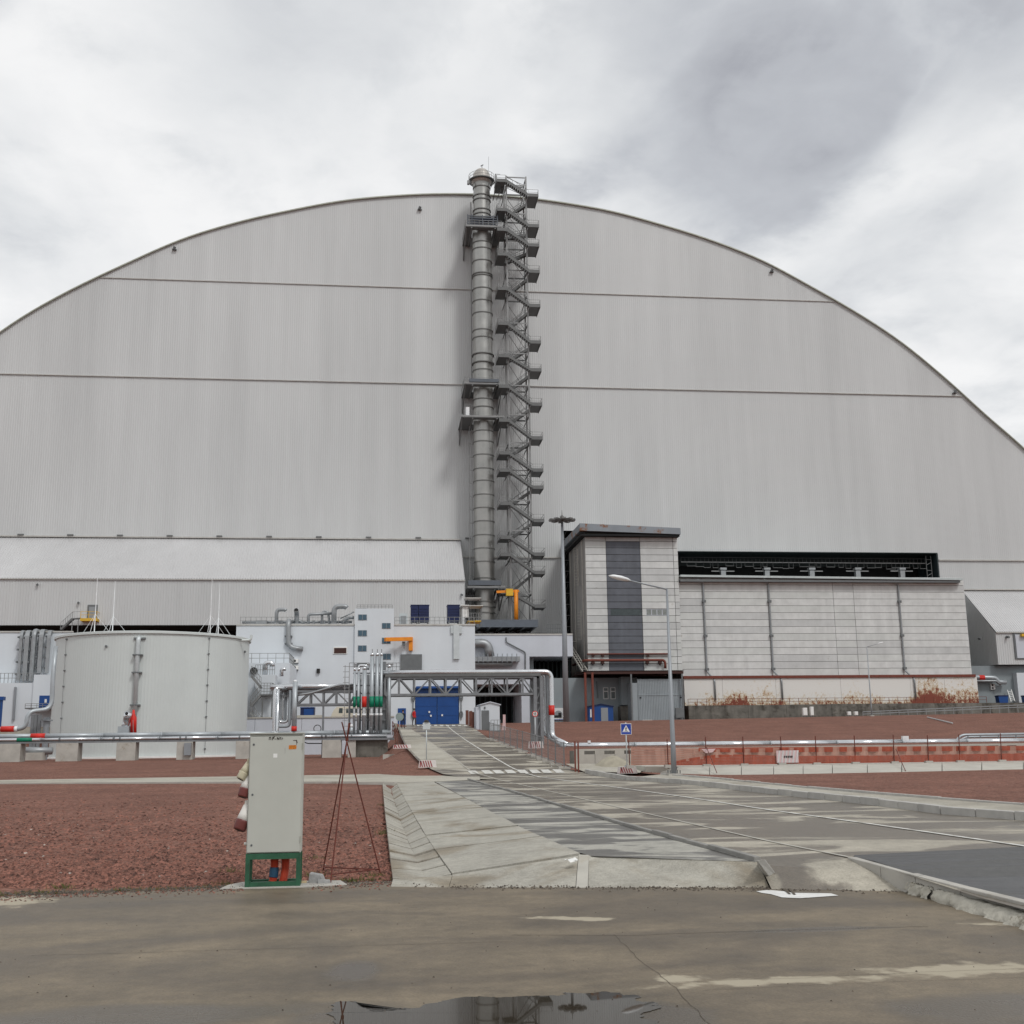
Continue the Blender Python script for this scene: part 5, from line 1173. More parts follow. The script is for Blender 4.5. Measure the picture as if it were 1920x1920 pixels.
# small blue hut
YHU = 179.0
r = rect(1104, 1324, 1150, 1357, YHU); zhu = min(r[2], H((r[0]+r[1])/2, YHU))
hu = thing('blue_hut', ((r[0]+r[1])/2, YHU+1, zhu), 'small blue hut with a grey door by the canopy posts', 'hut')
xm = r[0]+(r[1]-r[0])*.5
MB().prism([(r[0], zhu-.1), (r[1], zhu-.1), (r[1], r[3]-.1), (xm, r[3]+.25), (r[0], r[3]-.1)], YHU, YHU+2.6).build('wall', M_BLUE, hu)
MB().prism([(r[0]-.1, r[3]-.1), (xm, r[3]+.27), (r[1]+.1, r[3]-.1), (r[1]+.1, r[3]+.02), (xm, r[3]+.4), (r[0]-.1, r[3]+.02)], YHU-.2, YHU+2.7).build('roof', M_DBLUE, hu)
q = rect(1127, 1327, 1140, 1355, YHU); MB().box(q[0], q[1], YHU-.06, YHU+.02, zhu, q[3]).build('door', M_MAST, hu); q = rect(1106.5, 1330, 1109, 1345, YHU); MB().rbox(q, YHU-.05, .06).build('window', M_WPAINT, hu)
r = rect(1205, 1348, 1223, 1353, 172); zz_ = H((r[0]+r[1])/2, 172); 
mh = MB().lathe([(0, zz_-.2), (.8, zz_-.2), (.85, zz_+.12), (.7, zz_+.2), (.0, zz_+.2)], (r[0]+r[1])/2, 172, 16).build('well_ring', M_CONC); tag(mh, 'low round concrete well ring on the gravel before the corrugated gate', 'well')
# ---- lights: mast, lamps
YM = 165.0
mb_ = P(1063, 1363, YM); mb_.z = H(mb_.x, YM); mx_ = RX(1058, 1170, YM); ztp = RZ(1053, 976, YM)
mast = thing('light_mast', (mx_, YM, mb_.z), 'very tall grey light mast with a ring of floodlights', 'light mast')
MB().tube([(mx_, YM, mb_.z-.2), (mx_, YM, mb_.z+12), (mx_, YM, ztp)], [.46, .36, .18], 14).build('pole', M_MAST, mast, smooth=True)
MB().tube([(mx_, YM, ztp-.2), (mx_, YM, ztp+.6), (mx_, YM, ztp+.9), (mx_, YM, ztp+1.6)], [.3, .3, .06, .03], 8).lathe([(.3, ztp), (1.2, ztp+.05), (1.2, ztp+.2), (.3, ztp+.2)], mx_, YM, 16).build('crown', M_STACKD, mast)
for k in range(10):
    a_ = k/10*2*math.pi+.3; d = Vector((math.cos(a_), math.sin(a_), 0)); q = Vector((mx_, YM, ztp+.05))+d*1.25
    MB().bar(q, q+d*.75+Vector((0, 0, .02)), .62, .22).build('floodlight', M_STACKD, mast)
def street_lamp(base, top_z, arm, label, r0, r1, hl):
    t = thing('street_lamp', base, label, 'street lamp'); x, y = base.x, base.y
    MB().tube([(x, y, base.z-.05), (x, y, base.z+1.2), (x, y, top_z)], [r0, r0*.85, r1], 14).build('pole', M_MAST, t, smooth=True)
    a = Vector((x, y, top_z)); e = a+arm; MB().tube([a-arm*.01, e], r1*.75, 10).build('arm', M_MAST, t, smooth=True)
    d = arm.normalized(); s_ = d.cross(Vector((0, 0, 1))).normalized()
    bb = MB(); k = 0; prof_ = [(0, .3), (.15, .75), (.45, 1), (.8, .8), (1, .25)]
    for tt_, w in prof_:
        c_ = e+d*hl*(tt_-.1); ww = hl*.19*w; hh_ = hl*.10*w; bb.v += [c_-s_*ww, c_-s_*ww*.6+Vector((0, 0, hh_)), c_+s_*ww*.6+Vector((0, 0, hh_)), c_+s_*ww, c_+s_*ww*.6-Vector((0, 0, hh_*.6)), c_-s_*ww*.6-Vector((0, 0, hh_*.6))]
    for i in range(4):
        for j in range(6): bb.f.append((i*6+j, i*6+(j+1) % 6, (i+1)*6+(j+1) % 6, (i+1)*6+j))
    bb.f += [tuple(range(6)), tuple(range(24, 30))]; bb.build('head', M_FLOOD, t, smooth=True, recalc=True)
    MB().box(x-r0*2.4, x+r0*2.4, y-r0*2.4, y+r0*2.4, base.z-.15, base.z+.06).build('base_plate', M_CONC, t)
    bb = MB()
    for sx_ in (-1, 1):
        for sy_ in (-1, 1): bb.tube([(x+sx_*r0*1.7, y+sy_*r0*1.7, base.z+.05), (x+sx_*r0*1.7, y+sy_*r0*1.7, base.z+.2)], .02, 6)
    bb.build('bolt', M_STAIRD, t)
lb = G(1264, 1453, ZB+.13); tz_ = P(1250, 1105, lb.y)
lx = RX(1258, 1300, lb.y); lb.x = lx
e_ = P(1178, 1088, lb.y-.4)
street_lamp(lb, tz_.z, e_-Vector((lx, lb.y, tz_.z)), 'tall grey street lamp with a white head beside the zebra crossing sign', .12, .045, 1.0)
l2 = P(1635, 1341, 148); l2.z = H(l2.x, 148)+.05; x2 = RX(1631, 1290, 148); l2.x = x2; t2 = P(1626, 1213, 148)
street_lamp(l2, t2.z, P(1646, 1207, 148)-Vector((x2, 148, t2.z)), 'slim grey street lamp on the gravel slope below the flaking wall', .10, .05, .9)
# ================================================================== WHITE GATE BUILDING
YW1 = 131.0
def wx(px, py): return RX(px, py, YW1)
def wz(py, px=700): return RZ(px, py, YW1)
gh = thing('gate_building', P(700, 1357, YW1), 'white clad building with blue gate and stair block windows', 'building')
r = rect(440, 1173, 891, 1357, YW1); GR = r
gx0, gx1 = wx(778, 1320), wx(861, 1320); gzt = wz(1289, 820); xL, xRr = r[0], wx(891, 1270)
MB().box(xL, gx0, YW1, YW1+34, ZG-4, r[3]).box(gx1, xRr, YW1, YW1+34, ZG-4, r[3]).box(gx0, gx1, YW1, YW1+34, gzt, r[3]).box(gx0, gx1, YW1+.6, YW1+34, ZG-4, gzt).build('wall', M_WHITE, gh)
MB().box(xL, xRr+.05, YW1-.1, YW1+.25, r[3], r[3]+.18).build('parapet_cap', M_TRIM, gh)
for k, (x0, x1) in enumerate(((gx0+.05, (gx0+gx1)/2-.03), ((gx0+gx1)/2+.03, gx1-.05))):
    lf = MB().box(x0, x1, YW1+.1, YW1+.3, ZG+.05, gzt-.05).build('gate_leaf', M_BLUE, gh)
    bb = MB()
    for q in range(1, 4): zz_ = ZG+(gzt-ZG)*q/4; bb.box(x0+.05, x1-.05, YW1+.07, YW1+.1, zz_-.03, zz_+.03)
    bb.build('rib', M_BLUE, lf)
for px, py in ((805, 1335), (808, 1342), (829, 1341)): q = P(px, py, YW1+.05); MB().box(q.x-.09, q.x+.09, YW1+.0, YW1+.1, q.z-.1, q.z+.1).build('gate_light', M_WPAINT, gh)  # plain white boxes standing for the small LED lights on the gate
q = rect(780, 1287, 863, 1291, YW1); MB().rbox(q, YW1-.7, .7).build('gate_hood', M_BLUE, gh)
for px in (774.5, 864.5):
    x = wx(px, 1320); bb = MB()
    for zA_ in (1309, 1340): bb.tube(arc((x, YW1-.15, wz(zA_, 820)), .35, 0, 2*math.pi, (.45, 0, 0), (0, 0, 1), 12), .06, 6)
    bb.bar((x, YW1-.1, wz(1350, 820)), (x, YW1-.1, wz(1308, 820)), .1).build('cable_loop', M_GREYD, gh)
q = rect(746, 1328, 761, 1356, YW1); MB().box(q[0], q[1], YW1-.08, YW1+.02, ZG, q[3]).build('door', M_BLUE, gh); MB().box(q[0]+.1, q[0]+.16, YW1-.14, YW1-.08, ZG+1.0, ZG+1.2).build('door_handle', M_STAIR, gh)
# stair block
sbr = rect(665, 1141, 738.5, 1240, YW1-.3); MB().box(sbr[0], sbr[1], YW1-.3, YW1+9, wz(1245), sbr[3]).build('stair_block', M_WHITE, gh)
for x0, y0, x1, y1 in ((671.5, 1152, 688, 1163), (671, 1181.5, 688, 1193), (671, 1210, 687.5, 1221.5), (716, 1168, 732.5, 1179), (716, 1195.5, 732.5, 1207), (716.5, 1225.5, 733, 1237)):
    q = rect(x0, y0, x1, y1, YW1-.3); w = MB().rbox(q, YW1-.34, .06).build('window', M_MAST, gh)
    m_ = (q[0]+q[1])/2
    for a_, c_ in ((q[0]+.05, m_-.03), (m_+.03, q[1]-.05)): MB().box(a_, c_, YW1-.37, YW1-.34, q[2]+.05, q[3]-.05).build('pane', M_WINDOW, w)
# roof railings
def railing(name, pts, h, mat, parent, posts=8, rails=(.5, 1.)):
    q = resample(pts, posts); bb = MB()
    for p in q: bb.bar(p, p+Vector((0, 0, h)), .045)
    for f_ in rails:
        for a_, c_ in zip(pts, pts[1:]): bb.bar(Vector(a_)+Vector((0, 0, h*f_)), Vector(c_)+Vector((0, 0, h*f_)), .045)
    return bb.build(name, mat, parent)
zr_ = GR[3]+.18
railing('roof_railing', [(wx(449, 1172), YW1+.6, zr_), (wx(663, 1172), YW1+.6, zr_)], .85, M_STAIR, gh, 22)
railing('roof_railing', [(wx(740, 1172), YW1+.6, zr_), (wx(890, 1172), YW1+.6, zr_)], .85, M_STAIR, gh, 16)
railing('roof_railing', [(sbr[0]+.2, YW1, sbr[3]), (sbr[1]-.2, YW1, sbr[3])], .45, M_STAIR, gh, 10)
MB().box(wx(668, 1137), wx(687, 1137), YW1+2, YW1+3, sbr[3], sbr[3]+.3).build('roof_hatch', M_GREYD, gh)
# wall fittings
q = rect(625, 1213, 651, 1226, YW1); MB().rbox(q, YW1-.1, .12).build('vent_frame', M_WPAINT, gh); q = rect(626.5, 1215, 649.5, 1225, YW1); MB().rbox(q, YW1-.13, .04).build('vent', M_BROWND, gh)
q = rect(594, 1254, 600, 1262, YW1); MB().rbox(q, YW1-.3, .3).build('box', M_BLACK, gh)
q = rect(751, 1227, 791, 1256, YW1); MB().rbox(q, YW1-.25, .25).build('hatch', M_GREYD, gh)
q = rect(850, 1173, 861, 1236, YW1); MB().rbox(q, YW1-.3, .3).build('cable_duct', M_DUCTL, gh); q = rect(845, 1174, 866, 1188, YW1); MB().rbox(q, YW1-.22, .2).build('cable_duct', M_DUCTL, gh)
# L-shaped air duct
ad = thing('air_duct', P(540, 1172, YW1), 'zinc L-shaped air duct running down the white wall', 'duct')
MB().tube(bend([(wx(541, 1172), YW1+2.2, zr_+.4), (wx(541, 1172), YW1-.35, zr_+.4), P(540.5, 1214, YW1-.35), P(568, 1217, YW1-.35)], .8), .28, 12).build('duct', M_DUCT, ad, smooth=True)
for y in (1193, 1207): q = P(541, y, YW1-.2); MB().box(q.x-.42, q.x+.42, YW1-.4, YW1, q.z-.08, q.z+.08).build('clip', M_GREYD, ad)
ac(548.5, 1236, 559.5, 1243, YW1-.02, 'upper white air conditioner of two on the white wall')
ac(548.5, 1248.5, 559.5, 1255.5, YW1-.02, 'lower white air conditioner of two on the white wall')
# orange wall crane
oc = thing('wall_crane', P(770, 1220, YW1-.6), 'orange wall-mounted jib crane on the white stair building', 'crane')
MB().bar(P(722, 1199, YW1-2.2), P(772, 1198, YW1-.5), .4, .42).build('jib', M_ORANGE, oc); q = rect(766.5, 1195, 774, 1220, YW1-.4); MB().rbox(q, YW1-.6, .6).build('mast', M_ORANGE, oc)
q = rect(754, 1203, 760, 1210, YW1-.9); MB().rbox(q, YW1-.95, .4).build('hoist', M_GREYD, oc); MB().bar(P(757.5, 1210, YW1-.8), P(757.5, 1216, YW1-.8), .06).build('hook', M_BLACK, oc)
# rooftop plant: gooseneck vents, horizontal pipes
def goose(px, py0, py1, r_, Y, lab, dirx=1, front=False):
    a = P(px, py0, Y); a.z = zr_; zt_ = RZ(px, py1, Y); t = thing('gooseneck_vent', a, lab, 'vent pipe', 'gooseneck vents on the white roof')
    if front: pts = [a, Vector((a.x, Y, zt_-.3)), Vector((a.x, Y-1.0, zt_))]
    else: pts = [a, Vector((a.x, Y, zt_)), Vector((a.x+dirx*r_*4.2, Y, zt_)), Vector((a.x+dirx*r_*4.8, Y, zt_-.6*r_))]
    MB().tube(bend(pts, r_*2.4, 8), r_, 14).build('pipe', M_DUCT, t, smooth=True)
    if front: e_ = Vector(pts[-1]); MB().tube([e_-Vector((0, .02, 0)), e_-Vector((0, .03, 0))], r_*.86, 12).build('mouth', M_BLACK, t)
    MB().lathe([(r_*1.5, zr_), (r_*1.5, zr_+.15), (r_, zr_+.3)], a.x, Y, 14).build('collar', M_DUCT, t)
goose(518, 1170, 1143, .22, YW1+1.5, 'short zinc gooseneck vent, its mouth turned sideways, above the L-shaped duct'); goose(556, 1170, 1146, .27, YW1+2, 'zinc vent with an open dark round mouth', front=True); goose(626, 1170, 1137, .30, YW1+1.5, 'tallest zinc gooseneck vent, beside the stair block')
rp = thing('roof_piping', P(590, 1170, YW1+2.5), 'low zinc piping runs and valves on the white roof', 'pipe')
for pts, r_ in (([P(578, 1170, YW1+2), P(578, 1152, YW1+2), P(622, 1150, YW1+2)], .17), ([P(454, 1167, YW1+3), P(660, 1166, YW1+3)], .16), ([P(604, 1170, YW1+2.2), P(604, 1147, YW1+2.2), P(615, 1146, YW1+2.2), P(618, 1170, YW1+2.2)], .15), ([P(543, 1168, YW1+2.4), P(556, 1163, YW1+2.4), P(572, 1168, YW1+2.4)], .2), ([P(640, 1168, YW1+2.4), P(652, 1158, YW1+2.4), P(664, 1158, YW1+2.4)], .2), ([P(668-30, 1160, YW1+3), P(664, 1147, YW1+3)], .08)):
    q = [Vector(p) for p in pts]
    for p in q: p.z = max(p.z, zr_+.1)
    MB().tube(bend(q, .35), r_, 8).build('pipe', M_DUCT, rp, smooth=True)
for x0, x1 in ((600, 610), (586, 590), (480, 500), (520, 530), (640, 652)): q = rect(x0, 1163, x1, 1171, YW1+2.6); MB().box(q[0], q[1], YW1+2.6, YW1+3.4, zr_, q[3]).build('valve_box', M_DUCT, rp)
def cooler(px0, px1, lab):
    q = rect(px0, 1135, px1, 1170, YW1+2); t = thing('roof_cooler', ((q[0]+q[1])/2, YW1+3, zr_), lab, 'cooler', 'dark blue coolers on the white roof')
    MB().box(q[0], q[1], YW1+2, YW1+4, zr_+.5, q[3]).build('casing', M_DBLUE, t)
    for k in range(5): z_ = zr_+.65+(q[3]-zr_-.75)*k/5; MB().box(q[0]+.06, q[1]-.06, YW1+1.94, YW1+2, z_, z_+.1).build('slat', M_DBLUE, t)
    for x in (q[0]+.1, q[1]-.1): 
        for y in (YW1+2.1, YW1+3.9): MB().box(x-.07, x+.07, y-.07, y+.07, zr_-.05, zr_+.5).build('leg', M_GREYD, t)
    MB().box(q[0]-.05, q[1]+.05, YW1+1.95, YW1+4.05, q[3], q[3]+.08).build('lid', M_DBLUE, t)
cooler(770.5, 784, 'dark blue slatted cooler of a close pair, nearer the stair block'); cooler(785, 804.5, 'dark blue slatted cooler of a close pair, farther from the stair block'); cooler(839.5, 862, 'single dark blue slatted cooler beside the white panel')
q = rect(749, 1150, 764, 1171, YW1+2.5); t = thing('zinc_unit', ((q[0]+q[1])/2, YW1+3, zr_), 'pale zinc air unit between stair block and blue coolers', 'air unit'); MB().box(q[0], q[1], YW1+2.5, YW1+4, zr_, q[3]).build('casing', M_DUCTL, t); MB().box(q[0]+.15, q[1]-.15, YW1+2.44, YW1+2.5, zr_+.3, q[3]-.3).build('grille', M_DUCT, t)
pl_ = thing('roof_shelter', P(885, 1170, YW1+3), 'small open roof shelter with a white ribbed door and yellow deck', 'shelter')
q = rect(864, 1134, 880, 1158, YW1+1.5); bb = MB()
for k in range(4): xx = q[0]+(q[1]-q[0])*k/4; bb.box(xx+.03, xx+(q[1]-q[0])/4-.03, YW1+1.5, YW1+1.62, q[2], q[3])
bb.build('ribbed_door', M_WPAINT, pl_)
xa, xb = wx(866, 1150), wx(906, 1150); zt_ = wz(1134, 880); z2_ = wz(1117, 880)
MB().box(xa, wx(908, 1150), YW1+1.2, YW1+4, zt_, zt_+.1).build('roof', M_TRIM, pl_); MB().box(wx(875, 1150), wx(906, 1150), YW1+2.4, YW1+4.5, z2_, z2_+.1).build('upper_roof', M_TRIM, pl_)
bb = MB()
for x in (xa+.1, wx(881, 1150), xb-.1): bb.box(x-.05, x+.05, YW1+1.5, YW1+1.6, zr_-.1, zt_).box(x-.05, x+.05, YW1+3.8, YW1+3.9, zr_-.1, zt_)
bb.box(wx(880, 1150), wx(880, 1150)+.1, YW1+3.9, YW1+4, zt_, z2_).box(xb-.3, xb-.2, YW1+3.9, YW1+4, zt_, z2_).build('post', M_STAIRD, pl_)
MB().box(wx(879, 1160), wx(904, 1160), YW1+1.4, YW1+4, wz(1163, 880)-.0, wz(1163, 880)+.12).build('deck', M_YELLOW, pl_); railing('railing', [(wx(881, 1160), YW1+1.5, wz(1163, 880)), (wx(904, 1160), YW1+1.5, wz(1163, 880))], 1.0, M_STAIR, pl_, 5)
# ------------------------------------------------------------------ central grey building with the dark bays
YC = 186.0
cb = thing('bay_building', P(980, 1362, YC), 'pale grey building with deep dark vehicle bays under the steel platform', 'building')
def cq(a_, b_, c_, d_): return rect(a_, b_, c_, d_, YC)
zc_ = RZ(960, 1362, YC)-.4
r = cq(840, 1191, 1074, 1231); MB().box(r[0], r[1], YC, YC+14, r[2], r[3]).build('upper_wall', M_WHITE2, cb)
MB().box(r[0], r[1], YC-.1, YC+.3, r[3], r[3]+.25).build('parapet_cap', M_TRIM, cb)
r2 = cq(840, 1231, 993, 1283); MB().box(r2[0], r2[1], YC, YC+12, r2[2], r[2]).build('mid_wall', M_WHITE2, cb)
r3 = cq(978, 1283, 993, 1362); MB().box(r3[0], r3[1], YC+.0, YC+12, zc_, r2[2]).build('pillar', M_WHITE2, cb)
r4 = cq(993, 1231, 1005, 1362); MB().box(r4[0], r4[1], YC+2.5, YC+12, zc_, r[2]).build('pillar', M_GREYW, cb)
MB().box(r2[0]-.5, r[1], YC+12, YC+12.3, zc_, r[2]+3).build('bay_shade_sheet', M_DARK, cb)  # near-black sheet in place of the shade deep in the bays
for k in range(9): x = RX(1004+k*8, 1250, YC+10); MB().box(x-.12, x+.12, YC+10, YC+10.3, zc_, r[2]).build('bay_post', M_DKGREEN, cb)  # both rows of posts coloured near-black for the shade in the bays
for k in range(8): x = RX(900+k*10, 1320, YC+9); MB().box(x-.1, x+.1, YC+9, YC+9.2, zc_, r2[2]).build('bay_post', M_DKGREEN, cb)
MB().box(r2[0], RX(1074, 1362, YC), YC-.5, YC+12, zc_, RZ(960, 1362, YC)-.02).build('apron', M_PATH, cb)
MB().tube(bend([P(949, 1195, YC-.2), P(949, 1204, YC-.2), P(985, 1223, YC-.2), P(985, 1258, YC-.2)], .3), .1, 6).build('drainpipe', M_GREYD, cb)
railing('roof_railing', [P(1026, 1189, YC+2), P(1052, 1189, YC+2)], 1.6, M_GREYD, cb, 8, (.3, .6, 1.))
ed = thing('elbow_duct', P(908, 1232, YC-1.2), 'large dark grey elbow duct on a fringed ledge', 'duct')
MB().tube(bend([P(880, 1207, YC-1.2), P(914, 1206, YC-1.2), P(919, 1231, YC-1.2)], 2.2, 8), .75, 14).build('duct', M_DUCT, ed, smooth=True)
q = rect(880, 1231, 975, 1240, YC-1.8); MB().rbox(q, YC-1.9, 1.9).build('ledge', M_DUCT, ed)
for k in range(9): x = RX(897+k*9, 1236, YC-2); MB().box(x-.06, x+.06, YC-2.05, YC-1.9, q[2]-.2, q[3]+.45).build('stud', M_MAST, ed)
MB().tube([P(880, 1245, YC-1), P(960, 1245, YC-1)], .42, 12).build('pipe', M_DUCT, ed, smooth=True)
# ------------------------------------------------------------------ terrace, retaining wall, side block with stairs, left building
rw = thing('retaining_wall', P(610, 1400, 116), 'pale retaining wall holding the upper terrace behind the pipe rack', 'wall')
xw0, xw1 = RX(300, 1370, 116.2), xl(116)-.4
zw_ = RZ(610, 1346, 116.2)
for xa, xb in zip(frange(xw0, xw1, 5), frange(xw0, xw1, 5)[1:]+[xw1]): MB().box(xa+.015, xb-.015, 116.0, 116.9, ZL-.5, zw_).build('panel', M_WHITE2, rw)
MB().box(xw0, xw1+.02, 115.9, 117.0, zw_, zw_+.12).build('coping', M_CONCL, rw)
r = rect(556, 1341, 606, 1345, 116.4); MB().rbox(r, 116.3, .9).build('coping', M_CONCL, rw)
tr = MB().box(xw0-25, xl(117)-.1, 116.8, YW1+.1, ZG-3.9, ZG-.06).build('terrace', M_PATH, org=(0, 0, 0)); struct(tr)
sb = thing('side_block', P(505, 1380, 121), 'small white side block with outdoor stairs and roof railing', 'building')
q = rect(455, 1240, 543, 1300, 121); MB().box(q[0], q[1], 121, YW1-.02, ZG-3.6, RZ(500, 1243, 121)).build('wall', M_WHITE, sb)
q2 = rect(478, 1265, 516, 1300, 118.5); MB().box(q2[0], q2[1], 118.5, 121, ZG-3.6, q2[3]).build('lower_wall', M_WHITE, sb)
zq = RZ(500, 1243, 121); railing('roof_railing', [(q[0], 121.1, zq), (q[1]-.1, 121.1, zq), (q[1]-.1, 128, zq)], 1.0, M_STAIR, sb, 14); railing('railing', [(q2[0], 118.6, q2[3]), (q2[1]-.1, 118.6, q2[3])], 1.0, M_STAIR, sb, 8)
MB().tube(bend([P(497, 1265, 119.5), P(497, 1243, 119.5), P(510, 1243, 119.5), P(511, 1250, 119.5)], .6), .26, 10).build('vent_pipe', M_PIPE, sb, smooth=True)
MB().tube(bend([P(528, 1268, 119.8), P(528, 1255, 119.8), P(536, 1254, 119.8)], .5), .2, 10).build('vent_pipe', M_PIPE, sb, smooth=True)
c_ = P(476, 1258, 120.8); MB().tube([c_, c_-Vector((0, .1, 0))], .38, 14).build('fan', M_BLACK, sb)
st = thing('outdoor_stair', P(490, 1375, 117.6), 'zigzag outdoor stair with mesh railing beside the tank', 'stairs')
ys_ = 117.6
for (x0, y0, x1, y1) in ((472, 1268, 490, 1290), (490, 1303, 470, 1325), (470, 1336, 492, 1366)):
    a_, c_ = P(x0, y0, ys_), P(x1, y1, ys_); bb = MB().bar(a_, c_, .9, .22)
    for dz in (.5, 1.0): bb.bar(a_+Vector((0, -.45, dz)), c_+Vector((0, -.45, dz)), .05)
    for k in range(7): p_ = a_.lerp(c_, k/6)+Vector((0, -.45, 0)); bb.bar(p_, p_+Vector((0, 0, 1)), .04)
    bb.build('flight', M_STAIR, st)
for x0, x1, y in ((490, 511, 1302), (490, 511, 1368)):
    a_, c_ = P(x0, y, ys_), P(x1, y, ys_); MB().box(a_.x, c_.x, ys_-.5, ys_+.9, a_.z-.15, a_.z).build('landing', M_STAIRD, st); railing('railing', [a_+Vector((0, -.5, 0)), c_+Vector((0, -.5, 0)), c_+Vector((0, .8, 0))], 1.1, M_STAIR, st, 8, (.25, .5, .75, 1.))
for px in (492, 510): x = RX(px, 1340, ys_); MB().box(x-.06, x+.06, ys_-.4, ys_-.28, ZL-.4, RZ(500, 1303, ys_)).build('post', M_STAIRD, st)
lb_ = thing('left_building', P(40, 1370, 126), 'white clad building behind the pipes with zinc ducts down its wall', 'building')
q = rect(-160, 1186, 130, 1370, 126); MB().box(q[0], q[1], 126, 150, ZL-.5, q[3]).build('wall', M_WHITE, lb_)
MB().box(q[0], q[1]+.05, 125.9, 126.3, q[3], q[3]+.15).build('parapet_cap', M_TRIM, lb_)
q = rect(-160, 1281, 62, 1372, 123); MB().box(q[0], q[1], 123, 126, ZL-.5, q[3]).build('annex', M_WHITE, lb_); q_ = q
q = rect(60, 1265, 110, 1372, 122.6); MB().box(q[0], q[1], 122.6, 126, ZL-.5, q[3]).build('annex', M_WHITE, lb_)
railing('railing', [(q_[0], 123.1, q_[3]), (q_[1], 123.1, q_[3])], 1.0, M_STAIR, lb_, 30)
for k, (x0, x1, yb_, ztop_) in enumerate(((32, 40, 1276, 1183), (41.5, 53, 1276, 1184), (54.5, 65, 1277, 1182), (69, 80, 1262, 1182), (84, 93, 1262, 1183))):
    q = rect(x0, ztop_, x1, yb_, 125); t = thing('zinc_duct', ((q[0]+q[1])/2, 125.4, q[2]), ('narrow zinc duct, outermost by the railed annex roof', 'flat zinc duct next to the outermost duct of five', 'bent zinc duct in the middle of the row of five', 'broad zinc duct on the taller annex roof', 'zinc duct of the row of five nearest the white tank')[k], 'duct', 'zinc ducts on the white wall')
    MB().tube(bend([((q[0]+q[1])/2, 127.2, q[3]), ((q[0]+q[1])/2, 125.3, q[3]), ((q[0]+q[1])/2, 125.3, q[2])], .7, 6), (q[1]-q[0])/2, 4 if k != 2 else 8).build('duct', M_DUCT, t)
    for j in range(4): z_ = q[2]+(q[3]-q[2])*(j+.5)/4; MB().box(q[0]-.1, q[0]+.04, 125.0, 126.05, z_-.09, z_+.09).build('clip', M_GREYD, t)
q = rect(73, 1304, 93, 1327, 120); t = thing('blue_cabinet', ((q[0]+q[1])/2, 120.4, q[2]), 'dark blue electric cabinet on a railed landing beside the tank', 'cabinet'); MB().rbox(q, 120, .8).build('casing', M_BLUE, t, bevel=.03); MB().box(q[0]+.55, q[0]+.75, 119.96, 120, q[2]+.5, q[2]+.85).build('label_plate', M_WPAINT, t); MB().box(q[0]-1.2, q[1]+.2, 119.6, 122.6, q[2]-.12, q[2]).build('deck', M_STAIRD, t); railing('railing', [(q[0]-1.2, 119.7, q[2]), (q[1], 119.7, q[2])], .4, M_STAIR, t, 4)
q = rect(-6, 1306, 5, 1352, 120); t = thing('blue_post_box', ((q[0]+q[1])/2, 120.4, ZL), 'blue painted steel frame by the far side of the red-banded pipe', 'frame'); MB().box(q[0], q[1], 120, 120.7, RZ(0, 1313, 120), q[3]).build('box', M_BLUE, t); MB().box(q[0]+.1, q[0]+.25, 120.1, 120.3, ZL-.1, q[3]-.3).build('leg', M_BLUE, t); MB().box(q[1]-.25, q[1]-.1, 120.1, 120.3, ZL-.1, q[3]-.3).build('leg', M_BLUE, t)
MB().bar(P(29, 1288, 122.8), P(25, 1350, 122.8), .2).build('drainpipe', M_MAST, lb_)
# ------------------------------------------------------------------ TANK
TD = 101.0
TC = P(286, 1300, 110.6); TCX, TCY, TR = TC.x, 110.6, 8.66
zt0, zt1 = ZL-.1, RZ(286, 1184, TCY-TR)
tank = thing('storage_tank', (TCX, TCY, zt0), 'large round pale green-grey storage tank with ribbed cladding', 'tank')
nr = 200
us_ = [2*math.pi*k/nr for k in range(nr+1)]
MB().ribs(us_[:-1]+[us_[-1]-1e-4], lambda u: (TCX+TR*math.cos(u), TCY+TR*math.sin(u), zt0), lambda u: (TCX+TR*math.cos(u), TCY+TR*math.sin(u), zt1), lambda u: (math.cos(u), math.sin(u), 0), .009).build('shell', M_TANK, tank)
MB().lathe([(TR+.02, zt1-.16), (TR+.17, zt1-.16), (TR+.17, zt1+.03), (TR+.08, zt1+.07), (TR*.5, zt1+.5), (0, zt1+.8)], TCX, TCY, 96).build('roof', M_TANK, tank)
MB().lathe([(TR+.04, zt0), (TR+.3, zt0), (TR+.3, zt0+.22), (TR+.04, zt0+.25)], TCX, TCY, 96).build('foot_skirt', M_WPAINT, tank)
def on_tank(px, py, out_=0.):
    d = ray(px, py); o = Vector((0, 0, EYE)); a_ = d.x**2+d.y**2; R_ = TR+out_
    bq = -2*(d.x*TCX+d.y*TCY); cq_ = TCX**2+TCY**2-R_**2; disc = bq*bq-4*a_*cq_
    return o+d*((-bq-math.sqrt(max(0, disc)))/(2*a_))
q0, q1 = on_tank(259.5, 1200, .35), on_tank(252.5, 1372, .35); q1.x = q0.x; q1.y = q0.y
MB().tube(bend([Vector((q0.x+.05, q0.y+.6, q0.z+.2)), Vector((q0.x, q0.y, q0.z+.2)), q1], .4), .2, 10).build('overflow_duct', M_DUCTL, tank, smooth=True)
for y in (1228, 1261, 1322): z_ = RZ(256, y, q0.y); MB().box(q0.x-.4, q0.x+.4, q0.y-.2, q0.y+.5, z_-.06, z_+.06).build('clip', M_GREYD, tank)
q = on_tank(261, 1198, .05); MB().box(q.x-.45, q.x+.55, q.y-.1, q.y+.2, q.z-.05, q.z+.12).build('hood', M_GREYD, tank)
